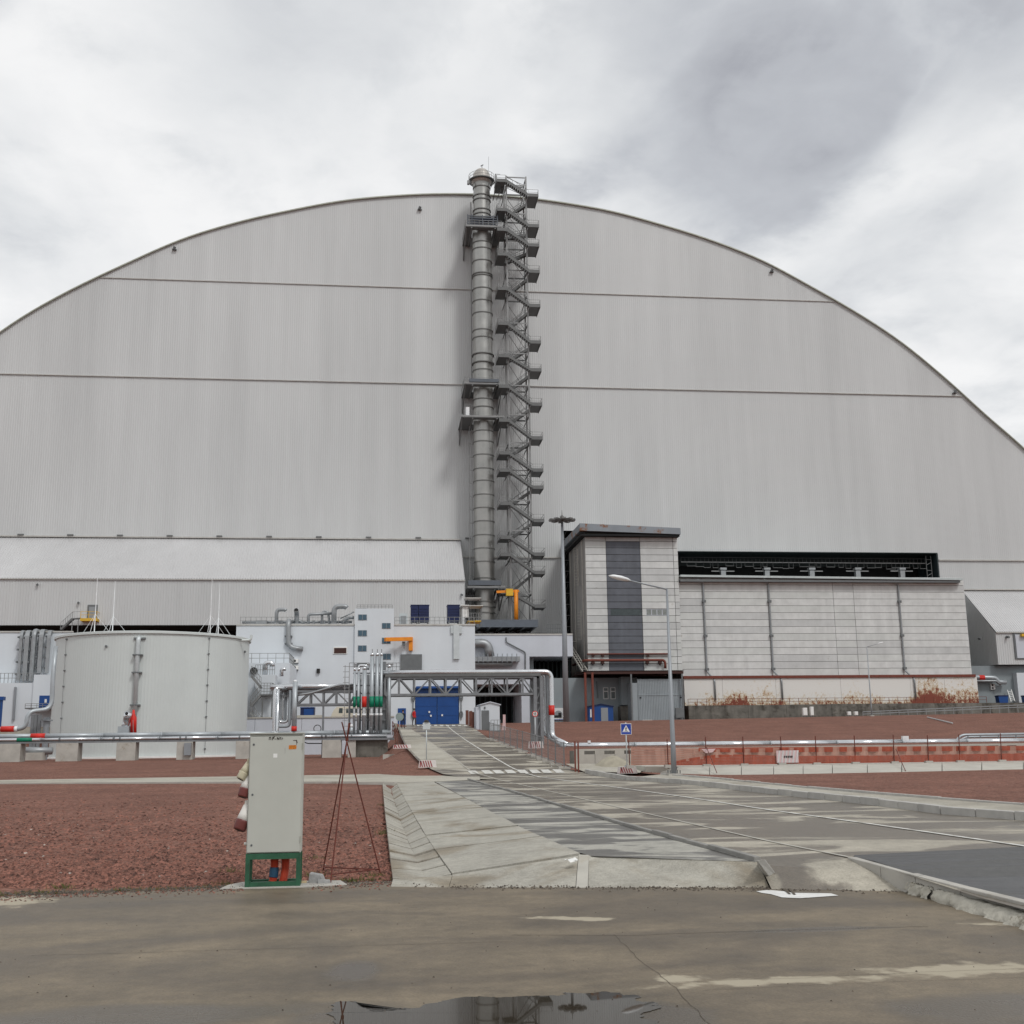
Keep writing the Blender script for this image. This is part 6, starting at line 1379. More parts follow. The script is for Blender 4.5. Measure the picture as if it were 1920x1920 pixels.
for x0, x1, yy in ((121, 115, None), (390.5, 385, None)):
    a_ = on_tank(x0, 1250, .08); bb = MB()
    bb.tube([(a_.x, a_.y, zt0+.4), (a_.x, a_.y, zt1-.3)], .016, 6)
    for k in range(8): z_ = zt0+.8+(zt1-zt0-1.2)*k/7; bb.box(a_.x-.07, a_.x+.07, a_.y-.06, a_.y+.1, z_-.06, z_+.06)
    bb.build('conductor', M_GREYD, tank)
for px, py in ((199, 1212), (459, 1222)): q = on_tank(px, py, .05); MB().tube([q+Vector((0, .1, 0)), q+Vector((0, -.12, 0))], .11, 8).build('nozzle', M_GREYD, tank)
q = on_tank(477, 1196, .2); MB().tube(bend([(TCX+TR-.3, TCY-3, zt1-.3), (TCX+TR+.5, TCY-3, zt1-.25), (TCX+TR+.55, TCY-3, zt1+.2)], .2), .12, 8).build('spout', M_TANK, tank)
def rod(px, py0, py1, Y, label):
    a_ = P(px, py0, Y); rr_ = math.hypot(a_.x-TCX, Y-TCY); z_ = zt1+.08+(TR-rr_)/TR*.7; a_.z = z_; t = thing('lightning_rod', a_, label, 'lightning rod', 'lightning rods on the tank roof'); h = RZ(px, py1, Y)
    MB().tube([a_, (a_.x, Y, z_+(h-z_)*.45), (a_.x, Y, h)], [.05, .04, .022], 6).build('mast', M_FLOOD, t)
    for k in range(3):
        an = k*2.1+.5; f_ = Vector((a_.x+1.3*math.cos(an), Y+1.3*math.sin(an), z_-.05)); f_.z = zt1+.06+(TR-min(TR, math.hypot(f_.x-TCX, f_.y-TCY)))/TR*.7; MB().tube([f_, (a_.x, Y, z_+1.6)], .018, 5).build('stay', M_FLOOD, t)
rod(177, 1180, 1084, 104.0, 'taller white lightning rod of the pair above the high yellow landing'); rod(211, 1179, 1090, 108.5, 'shorter white lightning rod of the pair above the high yellow landing'); rod(394, 1182, 1085, 104.5, 'taller white lightning rod of the pair nearer the white gate building'); rod(409, 1184, 1092, 108., 'shorter white lightning rod of the pair nearer the white gate building')
# ================================================================== PIPE RACK AND BRIDGE
YP = 92.0
pz = lambda y, x=300: RZ(x, y, YP)
rack = thing('pipe_rack', P(300, 1424, YP), 'long silver pipes on concrete piers in front of the tank', 'pipeline')
xa, xb = RX(-260, 1380, YP), RX(733, 1380, YP)
def jointed(y_, z_, r_, Y, seg, name, par, mat=M_PIPE, x0=None, x1=None):
    q = frange(x0, x1, seg)+[x1]
    for a_, c_ in zip(q, q[1:]): MB().tube([(a_, Y, z_), (c_, Y, z_)], r_, 14).build(name, mat, par, smooth=True)
    bb = MB()
    for a_ in q[1:-1]: bb.tube([(a_-.04, Y, z_), (a_+.04, Y, z_)], r_*1.06, 14)
    bb.build('joint_band', M_PIPED, par)
zp1 = RZ(230, 1378.5, YP); zp2 = RZ(230, 1385, YP-.5)
jointed(0, zp1, .19, YP, 4.6, 'pipe', rack, M_PIPED, xa, xb); jointed(0, zp2, .13, YP-.5, 4.6, 'pipe', rack, M_PIPE, xa, xb-.3); jointed(0, zp2-.02, .13, YP+.45, 6, 'pipe', rack, M_PIPED, xa, xb-.3)
MB().box(xa, xb+.2, YP-.55, YP+.6, zp2-.28, zp2-.15).build('bearer', M_TRUSS, rack)
for x0, x1 in ((-90, -55), (-2, 38), (105, 146), (218, 254), (331, 361), (442, 467), (530, 556), (604, 640), (652, 667)):
    q = rect(x0, 1391, x1, 1425, YP-.6); zb_ = min(H((q[0]+q[1])/2, YP), q[2])-.15
    MB().box(q[0], q[1], YP-.62, YP+.75, zb_, zp2-.285).build('pier', M_CONC, rack, bevel=.02)
q = rect(667, 1388, 727, 1421, YP); MB().box(q[0], q[1], YP-.35, YP+3.5, min(q[2], H(q[0], YP))-.3, zp2-.29).build('plinth', M_CONCD, rack)
q = rect(640, 1381, 739, 1390, YP-.7); MB().box(q[0], q[1], YP-.75, YP+3.6, q[2]+.1, q[3]-.12).build('grid_deck', M_TRUSS, rack)
q = rect(56, 1376, 83, 1379.5, YP-.3); MB().tube([(q[0], YP, zp1), (q[1], YP, zp1)], .205, 14).build('red_band', M_RED, rack, smooth=True); q = rect(32, 1382, 61, 1388, YP-.5); MB().tube([(q[0], YP-.5, zp2), (q[1], YP-.5, zp2)], .145, 14).build('green_band', M_GREEN, rack, smooth=True)
for px in (213, 225, 338, 349, 449, 112, 604, 612, 659): x = RX(px, 1385, YP-.5); MB().tube([(x-.05, YP-.5, zp2), (x+.05, YP-.5, zp2)], .165, 12).build('clamp', M_GREYD, rack)
MB().box(RX(346, 1400, YP-.7), RX(359, 1400, YP-.7), YP-.9, YP-.65, RZ(350, 1416, YP), RZ(350, 1393, YP)).build('junction_box', M_MAST, rack)
q = rect(640-15, 1388, 640, 1397, YP-.4); MB().rbox(q, YP-.5, .2).build('junction_box', M_BLACK, rack)
MB().tube(bend([P(567, 1389, YP-.3), P(575, 1394, YP-.3), P(604, 1394, YP-.3)], .3), .04, 6).build('cable', M_BLACK, rack)
c_ = P(595, 1371, YP+.3); bb = MB().tube([c_+Vector((.28*math.cos(2*math.pi*k/16), 0, .2+.28*math.sin(2*math.pi*k/16))) for k in range(17)], .03, 6).box(c_.x-.12, c_.x+.16, YP+.2, YP+.4, c_.z-.3, c_.z-.05); bb.build('handwheel', M_BLACK, rack)
# valve hood and red standpipe in front of the tank
vh = thing('valve_hood', P(237, 1378, YP+2), 'bent silver valve hood beside a red standpipe by the tank', 'valve')
a_ = P(232, 1378, YP+2); MB().box(a_.x-.4, a_.x+.45, YP+1.6, YP+2.4, H(a_.x, YP)-.1, RZ(232, 1362, YP+2)).build('casing', M_PIPED, vh); MB().tube(bend([P(234, 1366, YP+2), P(238, 1350, YP+2), P(240, 1337, YP+1.6)], .4), [.36]*6+[.3]*2 if False else .3, 12).build('hood', M_PIPE, vh, smooth=True)
e_ = P(240, 1337, YP+1.6); MB().tube([P(237.5, 1338, YP+1.2), P(237.5, 1338, YP+1.18)], .13, 10).build('port', M_BLACK, vh)
a_ = P(250, 1362, YP+2); MB().tube([P(250, 1378, YP+2), P(250.5, 1346, YP+2), P(250.5, 1340, YP+2), P(250.5, 1331, YP+2)], [.24, .24, .12, .08], 12).build('standpipe', M_RED, vh, smooth=True); MB().bar(P(249.5, 1350, YP+1.6), P(250, 1374, YP+1.6), .04).bar(P(250, 1374, YP+1.8), P(258, 1376, YP+1.8), .06).build('cage', M_STAIR, vh)
# tank feed pipe with red band (left) and vertical silver riser
fp = thing('tank_feed_pipe', P(95, 1420, 100), 'silver pipe with a red band climbing beside the tank', 'pipe')
MB().tube(bend([P(-30, 1368, 99), P(49, 1366, 99), P(52, 1334, 99), P(97, 1330, 100), P(99, 1270, 100), P(104.5, 1212, 100.5)], .8, 6), .19, 14).build('pipe', M_PIPED, fp, smooth=True)
MB().tube([P(2, 1367.2, 99), P(27, 1366.8, 99)], .24, 14).build('band', M_RED, fp, smooth=True); MB().tube([P(27, 1366.8, 99), P(33, 1366.7, 99)], .22, 14).build('band', M_FLOOD, fp, smooth=True)
for px in (62, 68, 75): 
    a_ = P(px, 1340, 101); MB().box(a_.x-.12, a_.x+.12, 100.9, 101.1, ZL-.2, a_.z).build('post', M_TRUSS, fp)
a_ = P(88, 1345, 101); MB().tube([(a_.x, 101, ZL-.1), (a_.x, 101, a_.z)], .25, 10).lathe([(.25, a_.z-.3), (.5, a_.z-.3), (.5, a_.z-.2), (.25, a_.z-.2)], a_.x, 101, 14).build('valve', M_MAST, fp)
MB().tube([P(30, 1407, 98), P(98, 1408, 98)], .3, 12).build('pipe', M_DUCT, fp, smooth=True); MB().box(RX(50, 1413, 97.5), RX(82, 1413, 97.5), 97.2, 98.2, ZL-.2, RZ(66, 1411, 97.5)).build('footing', M_CONC, fp)
# ---- vertical bundle of banded pipes
bd = thing('pipe_bundle', P(695, 1380, YP), 'bundle of upright silver pipes with red and green bands', 'pipes')
zb_ = pz(1376, 690)
for k, (px, w, yt) in enumerate(((664.5, 4.2, 1258), (672, 4.2, 1258), (683, 7, 1256), (697, 7, 1230), (706.6, 6.4, 1230), (714.5, 5, 1230), (729.5, 6.2, 1252))):
    Y = YP-.2 if k != 6 else YP; rr_ = w*Y/FPX/2*1.12; x = RX(px, 1310, Y); zt_ = RZ(px, yt, Y)
    pp_ = MB().tube([(x, Y, zb_), (x, Y, zt_)], rr_, 14).build('pipe', M_PIPED, bd, smooth=True)
    MB().tube([(x, Y, zt_), (x, Y, zt_+.2), (x, Y, zt_+.25)], [rr_*1.04, rr_*.95, rr_*.4], 14).build('cap', M_PIPE, pp_, smooth=True)
    if k < 6:
        MB().tube([(x, Y, pz(1326, 690)), (x, Y, pz(1306, 690))], rr_*1.12, 14).build('band', M_RED if k == 2 else M_GREEN, pp_, smooth=True)
        MB().tube([(x, Y, pz(1342, 690)), (x, Y, pz(1338, 690))], rr_*1.05, 14).build('tag_ring', M_FLOOD, pp_, smooth=True)
        MB().box(x-rr_*.5, x+rr_*.5, Y-rr_*1.08, Y-rr_*.7, pz(1337, 690), pz(1329, 690)).build('tag_plate', M_FLOOD if k == 2 else M_PIPE, pp_)
        if k == 2: MB().box(x-.03, x+.03, Y-rr_*1.12, Y-rr_*1.05, pz(1336, 690), pz(1330, 690)).build('tag_mark', M_BLACK, pp_)
    if k in (3, 4, 5): MB().tube([(x, Y, zt_+.2), (x, Y, zt_+.55)], .03, 6).build('vent_tip', M_STAIR, pp_)
for px in (675, 690, 701, 711, 720, 724): x = RX(px, 1310, YP+.8); MB().tube([(x, YP+.8, zb_-.1), (x, YP+.8, RZ(px, 1265, YP+.8))], .11, 10).build('rear_pipe', M_DUCT, bd, smooth=True)
x = RX(720, 1310, YP+.5); MB().box(x-.14, x+.14, YP+.4, YP+.7, zb_, RZ(720, 1240, YP)).build('column', M_TRUSS, bd)
for y in (1262, 1285, 1300, 1330, 1350): MB().box(RX(662, y, YP+.3), RX(723, y, YP+.3), YP+.2, YP+.32, pz(y, 690)-.05, pz(y, 690)+.05).build('cross_bar', M_TRUSS, bd)
MB().tube(bend([P(673, 1256, YP+.5), P(673, 1248, YP+.5), P(688, 1248, YP+.5), P(690, 1256, YP+.5)], .25), .11, 10).build('cross_pipe', M_PIPE, bd, smooth=True)
MB().box(RX(669, 1243, YP+1), RX(688, 1243, YP+1), YP+.9, YP+1.6, pz(1247, 680), pz(1242, 680)).build('tray', M_GREYD, bd)
for x0, x1 in ((655, 692), (722, 750)): railing('railing', [P(x0, 1257, YP+1.5), P(x1, 1257, YP+1.5)], .6, M_STAIR, bd, 4)
x = RX(659, 1377, YP+.3); MB().tube([(x, YP-.1, zb_-.05), (x, YP-.1, pz(1363, 660))], .2, 12).build('stub', M_PIPED, bd, smooth=True); MB().tube([(x, YP-.1, pz(1363, 660)), (x, YP-.1, pz(1358, 660))], [.21, .17], 12).build('stub_cap', M_FLOOD, bd, smooth=True)
ld = thing('cage_ladder', P(650, 1380, YP-.3), 'thin grey ladder leading up beside the pipe bundle', 'ladder')
xl0, xl1 = RX(646, 1320, YP-.3), RX(654, 1320, YP-.3)
MB().bar((xl0, YP-.3, pz(1376, 650)), (xl0, YP-.3, pz(1248, 650)), .05).build('rail', M_STAIR, ld); MB().bar((xl1, YP-.3, pz(1376, 650)), (xl1, YP-.3, pz(1248, 650)), .05).build('rail', M_STAIR, ld)
for k in range(13): z_ = pz(1372, 650)+(pz(1250, 650)-pz(1372, 650))*k/12; MB().bar((xl0-.15, YP-.3, z_), (xl1, YP-.3, z_), .04).build('rung', M_STAIR, ld)
# ---- trusses
def truss(t, xs_px, yt, yb, Y, dep):
    x0, x1 = RX(xs_px[0], yt, Y), RX(xs_px[-1], yt, Y); zt_, zb2 = RZ(sum(xs_px)/len(xs_px), yt, Y), RZ(sum(xs_px)/len(xs_px), yb, Y)
    for y in (Y, Y+dep):
        MB().bar((x0, y, zt_), (x1, y, zt_), .16, .18).build('top_chord', M_TRUSS, t); MB().bar((x0, y, zb2), (x1, y, zb2), .16, .18).build('bottom_chord', M_TRUSS, t)
        X = [RX(p, (yt+yb)/2, Y) for p in xs_px]
        for k, x in enumerate(X):
            MB().bar((x, y, zb2), (x, y, zt_), .14).build('vertical', M_TRUSS, t)
            if k+1 < len(X): 
                a_, c_ = ((x, y, zb2), (X[k+1], y, zt_)) if k % 2 == 0 else ((x, y, zt_), (X[k+1], y, zb2))
                MB().bar(a_, c_, .1).build('diagonal', M_TRUSS, t)
    for x in X: MB().bar((x, Y, zb2), (x, Y+dep, zb2), .1).bar((x, Y, zt_), (x, Y+dep, zt_), .1).build('cross_beam', M_TRUSS, t)
    return x0, x1, zt_, zb2
br = thing('pipe_bridge', P(870, 1390, YP), 'grey truss bridge carrying silver pipes over the road', 'pipe bridge')
x0, x1, zt_, zb2 = truss(br, [722, 748.5, 777, 807, 836, 864, 893, 922, 951, 980, 1002], 1270, 1302, YP, 2.0)
zpp = RZ(870, 1260.5, YP)
xR = RX(1031, 1300, YP); zpl = RZ(1100, 1396, YP-1)
for k, (dy, dz, rr_, xo) in enumerate(((0, 0, .2, .12), (.5, .02, .17, -.12), (1.0, 0, .14, -.3), (1.5, 0, .16, -.45))):
    YY = YP+dy
    if k < 2: pts = [(x0-.3, YY, zpp+dz), (xR+xo, YY, zpp+dz), (xR+xo, YY, zpl+.6), (xR+xo+.9, YP-2+k*.5, zpl)]
    else: pts = [(x0-.3, YY, zpp+dz), (xR+xo, YY, zpp+dz), (xR+xo, YY, zpl+1.0), (xR+xo+1.2, YP-1.8, zpl-.1)]
    MB().tube(bend(pts, .55, 6), rr_, 14).build('pipe', M_PIPE if k in (0, 2) else M_PIPED, br, smooth=True)
x = xR+.12; MB().tube([(x, YP, RZ(1031, 1341, YP)), (x, YP, RZ(1031, 1322.5, YP))], .235, 14).build('band', M_RED, br, smooth=True)
MB().bar((x0, YP-.1, RZ(870, 1266, YP)), (x1+.5, YP-.1, RZ(870, 1266, YP)), .2, .2).build('cable_tray', M_STAIRD, br)
for px in (760, 807, 855, 900, 951, 1000): x = RX(px, 1260, YP); MB().tube([(x-.03, YP, zpp), (x+.03, YP, zpp)], .19, 12).build('joint_band', M_DUCT, br)
for px in (1004, 1016):
    for dy in (0, 2.0): x = RX(px, 1340, YP); MB().box(x-.13, x+.13, YP+dy-.13, YP+dy+.13, H(x, YP+dy)-.2, zt_).build('leg', M_TRUSS, br)
xq, xq2 = RX(1004, 1340, YP), RX(1016, 1340, YP)
for za, zc2 in ((1375, 1345), (1345, 1318), (1318, 1290)): MB().bar((xq, YP, RZ(1010, za, YP)), (xq2, YP, RZ(1010, zc2, YP)), .08).bar((xq, YP, RZ(1010, zc2, YP)), (xq2, YP, RZ(1010, zc2, YP)), .08).build('leg_brace', M_TRUSS, br)
b2 = thing('pipe_bridge', P(600, 1390, YP), 'lower grey truss with silver pipe between the tank and the pipe bundle', 'pipe bridge')
x0, x1, zt2, zb2 = truss(b2, [555, 582, 606, 630, 655, 668], 1296, 1321, YP+.6, 1.6)
zq_ = RZ(600, 1287, YP+.6); MB().tube([(x0-2, YP+.6, zq_), (x1, YP+.6, zq_)], .2, 14).build('pipe', M_PIPE, b2, smooth=True); MB().tube([(x0-2, YP+1.2, zq_-.1), (x1, YP+1.2, zq_-.1)], .17, 14).build('pipe', M_PIPED, b2, smooth=True)
for off in (0, .35): MB().tube(bend([P(556, 1303, YP+.3+off), P(578, 1301, YP+.3+off), P(636, 1284, YP+.3+off), P(664, 1284, YP+.3+off)], .6), .09, 8).build('pipe', M_DUCT, b2, smooth=True)
for px in (606, 655): x = RX(px, 1340, YP+.6); MB().box(x-.08, x+.08, YP+.55, YP+.7, ZL-.3, zb2).build('leg', M_TRUSS, b2)
x = RX(552.5, 1320, YP); MB().tube([(x, YP, zp1), (x, YP, RZ(552, 1278, YP))], .2, 14).build('riser', M_PIPED, b2, smooth=True); MB().tube([(x, YP, RZ(552, 1371, YP)), (x, YP, RZ(552, 1362, YP))], .22, 14).build('band', M_RED, b2, smooth=True); MB().tube([(x, YP, RZ(552, 1278, YP)), (x, YP, RZ(552, 1275, YP))], [.2, .08], 14).build('cap', M_FLOOD, b2, smooth=True)
lp = thing('loop_pipes', P(528, 1375, YP+.5), 'cluster of narrow silver pipes with low U bends beside the tank', 'pipes')
for k, (xa_, xb_, yb_, rr_) in enumerate(((515, 521, 1375, .13), (519, 544, 1362, .12), (523, 540, 1354, .11), (527, 536, 1352, .10), (531, 548, 1350, .11))):
    Y = YP+.2+.35*k; a_, c_ = RX(xa_, 1320, Y), RX(xb_, 1320, Y); zt_ = RZ(530, 1290+2*k, Y); zb_ = RZ(530, yb_, Y)
    MB().tube(bend([(a_+1.6, Y+.8, zt_), (a_, Y, zt_), (a_, Y, zb_), (c_, Y, zb_), (c_, Y, zt_-.1)], .3, 5), rr_, 10).build('pipe', M_PIPED if k % 2 else M_PIPE, lp, smooth=True)
x = RX(517, 1340, YP+.1); MB().box(x-.06, x+.06, YP+.3, YP+.42, ZL-.3, RZ(517, 1290, YP)).build('post', M_TRUSS, lp); MB().bar(P(515, 1305, YP+1), P(552, 1305, YP+1), .12).build('bearer', M_TRUSS, lp)
MB().tube([P(513, 1382, YP-.8), P(520, 1374, YP-.8)], .24, 12).build('stub', M_PIPE, lp, smooth=True)
# ---- pipeline to the right, its supports and box
rpl = thing('pipeline', P(1400, 1402, YP-2), 'single long silver pipeline on low blocks along the gravel slope', 'pipeline')
YR_ = YP-2; xa, xb = xR+.9, RX(2050, 1391, YR_)
pts = [Vector((xR+.95, YR_, zpl)), Vector((xb, YR_, RZ(1920, 1388, YR_)))]
zr0, zr1 = RZ(1040, 1399, YR_), RZ(1920, 1389.5, YR_)
q = frange(xa, xb, 5.5)+[xb]; zi = lambda x: zr0+(zr1-zr0)*(x-xa)/(RX(1920, 1390, YR_)-xa)
for a_, c_ in zip(q, q[1:]):
    MB().tube([(a_, YR_, zi(a_)), (c_, YR_, zi(c_))], .245, 16).build('pipe', M_PIPE, rpl, smooth=True)
    MB().tube([(c_-.04, YR_, zi(c_)), (c_+.04, YR_, zi(c_))], .255, 16).build('joint_band', M_PIPED, rpl, smooth=True)
MB().tube([(xa-.4, YR_+.3, zi(xa)), (xa+.2, YR_, zi(xa))], .245, 16).build('elbow', M_PIPED, rpl, smooth=True)
k = 0; x = xa+1.2
while x < xb:
    w = 1.6 if k % 2 else .8; MB().box(x, x+w, YR_-.4, YR_+.4, min(H(x, YR_), H(x+w, YR_))-.3, zi(x)-.22).build('support_block', M_CONCL, rpl); x += 3.1; k += 1
MB().box(xa, xb, YR_-.55, YR_-.42, H(xa+3, YR_)-.5, zi(xa)-.5).build('front_sill', M_CONCL, rpl)
q = rect(1691, 1380, 1702, 1391, YR_); bx_ = MB().rbox(q, YR_-.2, .3); bx_.box(q[0]+.1, q[1]-.1, YR_-.1, YR_+.05, zi(q[0])-.2, q[2]).build('junction_box', M_FLOOD, rpl)
bz = RZ(1850, 1377, YR_+1)
MB().tube(bend([P(1788, 1398, YR_+.6), P(1800, 1378, YR_+.6), P(1990, 1375, YR_+.6)], .5), .1, 10).build('bypass_pipe', M_PIPED, rpl, smooth=True); MB().tube(bend([P(1792, 1399, YR_+1.2), P(1806, 1382, YR_+1.2), P(1990, 1380, YR_+1.2)], .5), .08, 10).build('bypass_pipe', M_PIPED, rpl, smooth=True)
for px in (1815, 1838, 1872, 1905): MB().bar(P(px, 1378, YR_+.6), P(px, 1402, YR_+.6), .06).build('bypass_post', M_TRUSS, rpl)
q = rect(1102, 1388.5, 1107, 1393, YR_-.1); MB().rbox(q, YR_-.2, .2).build('label_plate', M_FLOOD, rpl)
# ================================================================== FENCES
fence = thing('mesh_fence', RP(985, 1412), 'grey wire mesh fence of short bays along the road', 'fence')
fp_ = [RP(x, y) for x, y in ((918, 1386), (925, 1388.5), (936, 1393), (946, 1397), (957, 1401.5), (970, 1406.5), (980, 1410), (996, 1416), (1005, 1420), (1016, 1424), (1028, 1429), (1042, 1434.5), (1058, 1440.5))]
fh = 1.32
for i, p in enumerate(fp_):
    MB().bar(p-Vector((0, 0, .02)), p+Vector((0, 0, fh)), .05).build('post', M_GREYD, fence)
    MB().box(p.x-.3, p.x+.3, p.y-.16, p.y+.16, p.z-.05, p.z+.1).build('foot', M_CONC, fence)
    if i+1 < len(fp_):
        n_ = fp_[i+1]; bb = MB()
        for h in (.15, fh-.05): bb.bar(p+Vector((0, 0, h)), n_+Vector((0, 0, h)), .03)
        L_ = (n_-p).length; m_ = max(6, int(L_/.16))
        for k in range(1, m_): w = p.lerp(n_, k/m_); bb.bar(w+Vector((0, 0, .15)), w+Vector((0, 0, fh-.05)), .006)
        for k in range(1, 7): bb.bar(p+Vector((0, 0, .15+k*.17)), n_+Vector((0, 0, .15+k*.17)), .006)
        bb.build('mesh_panel', M_STAIR, fence)
for px, py, lab in ((1079, 1447, 'nearer'), (1085, 1448.5, 'farther')):
    p = RP(px, py); t = MB().bar(p-Vector((0, 0, .05)), p+Vector((0, 0, 1.45)), .07).build('post', M_BROWN, fence)
MB().bar(fp_[-1]+Vector((0, 0, .15)), RP(1079, 1447)+Vector((0, 0, .15)), .03).bar(fp_[-1]+Vector((0, 0, fh-.05)), RP(1079, 1447)+Vector((0, 0, fh-.05)), .03).build('rail', M_GREYD, fence)
# rust-coloured rod fence with orange net
nf = thing('net_fence', P(1500, 1434, 54), 'fence of thin rusty rods hung with orange plastic net', 'fence')
YN = bq1[3].y+.5
def npt(px, py): return P(px, py, YN)
rods = ((1181, 1436, 1388), (1253, 1435, 1386), (1325, 1434, 1382), (1395, 1433, 1381), (1466, 1432, 1381), (1531, 1431, 1380), (1604, 1431, 1379), (1677, 1430, 1378), (1741, 1429, 1378), (1800, 1428, 1377), (1878, 1426, 1375), (1945, 1426, 1375))
for px, yb_, yt in rods:
    a_, c_ = npt(px, yb_), npt(px-2.5, yt); MB().tube([a_-Vector((0, 0, .15)), c_], .022, 6).build('rod', M_RUSTROD, nf); MB().box(a_.x-.17, a_.x+.17, YN-.12, YN+.12, ztop-.05, ztop+.09).build('foot', M_CONC, nf)
def net(poly, mat, nm, dy=0.):
    """a hanging net: a crossed weave of flat tapes filling the outline's columns"""
    top = poly[0]; bot = poly[1]; bb = MB(); xs_ = [p[0] for p in top]
    x0, x1 = xs_[0], xs_[-1]; n_ = max(4, int((x1-x0)/2.2))
    yt = lambda x: interp(x, [p[0] for p in top], [p[1] for p in top]); yb2 = lambda x: interp(x, [p[0] for p in bot], [p[1] for p in bot])
    for k in range(n_):
        xa_, xb_ = x0+(x1-x0)*k/n_, x0+(x1-x0)*(k+.74)/n_; w = dy+.05*math.sin(k*.5)
        bb.quad(P(xa_, yb2(xa_), YN+w), P(xb_, yb2(xb_), YN+w), P(xb_, yt(xb_), YN+w), P(xa_, yt(xa_), YN+w))
    for j in range(7):
        for k in range(n_//3):
            xa_, xb_ = x0+(x1-x0)*k/(n_//3), x0+(x1-x0)*(k+1)/(n_//3); w = dy+.05*math.sin(k*1.5)
            f0, f1 = j/7, (j+.6)/7
            q = [P(xa_, yb2(xa_)+(yt(xa_)-yb2(xa_))*f0, YN+w+.004), P(xb_, yb2(xb_)+(yt(xb_)-yb2(xb_))*f0, YN+w+.004), P(xb_, yb2(xb_)+(yt(xb_)-yb2(xb_))*f1, YN+w+.004), P(xa_, yb2(xa_)+(yt(xa_)-yb2(xa_))*f1, YN+w+.004)]
            bb.quad(*q)
    bb.build(nm, mat, nf)
net(([(1253, 1431), (1290, 1422), (1340, 1415), (1395, 1414.5), (1465, 1417.5), (1560, 1417), (1680, 1416), (1750, 1415), (1945, 1412)], [(1253, 1435.5), (1395, 1433.5), (1945, 1426)]), M_MESH, 'net', .02)
net(([(1183, 1401), (1253, 1402), (1305, 1403), (1330, 1406), (1395, 1404), (1460, 1402), (1600, 1400), (1800, 1399), (1945, 1399)], [(1183, 1435), (1253, 1434), (1300, 1425), (1395, 1415.5), (1465, 1418), (1945, 1413)]), M_NETP, 'net', .10)
net(([(1310, 1402), (1400, 1401), (1945, 1398)], [(1310, 1409), (1395, 1411), (1945, 1407)]), M_MESH, 'net', .06)
bn = thing('warning_banner', P(1475, 1432, YN-.1), 'faded pink and white striped banner with dark lettering on the net fence', 'banner')
q = rect(1456, 1407, 1497, 1430, YN-.06); MB().rbox(q, YN-.07, .02).build('sheet', M_BANNER, bn)
for k in range(6):
    xx = q[0]+(q[1]-q[0])*(k+.1)/6; w_ = (q[1]-q[0])/13; MB().hexa([(xx, YN-.085, q[2]), (xx+w_, YN-.085, q[2]), (xx+w_, YN-.07, q[2]), (xx, YN-.07, q[2]), (xx+w_*1.2, YN-.085, q[3]), (xx+w_*2.2, YN-.085, q[3]), (xx+w_*2.2, YN-.07, q[3]), (xx+w_*1.2, YN-.07, q[3])]).build('stripe', pm('banner_stripe', (.55, .52, .52), .7), bn)
cxm, czm = (q[0]+q[1])/2+.05, q[2]+.22; bb = MB()
for k in range(5): bb.box(cxm-.22+k*.085, cxm-.22+k*.085+.05, YN-.1, YN-.088, czm, czm+.09)
bb.build('lettering', M_BLACK, bn)
q = rect(1315, 1404, 1342, 1412, YN-.06); t = thing('warning_banner', P(1328, 1412, YN-.1), 'small pale pink sheet hung high on the net fence near the lamp', 'banner'); MB().prism([(q[0], q[3]), (q[0]+.2, q[2]), (q[1]-.15, q[2]+.03), (q[1], q[3])], YN-.08, YN-.06).build('sheet', M_BANNER, t)
for a_, c_ in (((1325, 1402), (1344, 1449)), ((1680, 1405), (1698, 1446))): MB().tube([P(*a_, YN), P(c_[0], c_[1], YBK+.1)], .018, 6).build('brace_rod', M_RUSTROD, nf)
# concrete channel wall behind the net, with its row of openings
ch = thing('channel_wall', P(1400, 1434, 60), 'pale concrete channel wall with dark openings below the pipeline', 'wall')
YCH = 60.0
x0, x1 = RX(1078, 1420, YCH), RX(2010, 1410, YCH); zc_ = RZ(1400, 1404, YCH); zb_ = .2
n_ = 26
for k in range(n_):
    xa_, xb_ = x0+(x1-x0)*k/n_, x0+(x1-x0)*(k+1)/n_; zt_ = RZ(1400, 1410.5, YCH)
    MB().box(xa_+.01, xb_-.01, YCH, YCH+.3, zb_, zt_).build('panel', M_CONCL, ch)
    if k % 1 == 0: MB().box(xa_, xa_+.5, YCH, YCH+.3, zt_+.002, zc_).build('stub', M_CONCL, ch)
MB().box(x0, x1, YCH, YCH+.3, zc_+.002, zc_+.1).build('coping', M_CONCL, ch); MB().box(x0, x1, YCH+1.5, YCH+1.7, zb_, zc_).build('back_wall', M_CONCD, ch)
# sand heap
bb = MB(); c_ = P(1150, 1437, 57); c_.z = .4; rows_ = 12; cols_ = 26
for i in range(rows_+1):
    for j in range(cols_):
        a_ = 2*math.pi*j/cols_; f_ = i/rows_; rr_ = 1.15*f_*(1+.08*math.sin(3*a_)+.05*math.sin(7*a_)); bb.v.append(Vector((c_.x+rr_*math.cos(a_), c_.y+rr_*.8*math.sin(a_), c_.z+.74*(1-f_**1.7)+random.uniform(-.02, .02)-.08)))
for i in range(rows_):
    for j in range(cols_): bb.f.append((i*cols_+j, (i+1)*cols_+j, (i+1)*cols_+(j+1) % cols_, i*cols_+(j+1) % cols_))
tag(bb.build('sand_heap', M_SAND, smooth=True), 'pale heap of sand against the channel wall by the crossing sign', 'sand heap')
loft('verge', [RP(1092, 1449)+Vector((.1, .2, .05)), G(1200, 1449, ZB+.1)], [P(1060, 1432, 58), P(1215, 1432, 58)], M_PATH, 10, 4, .0)
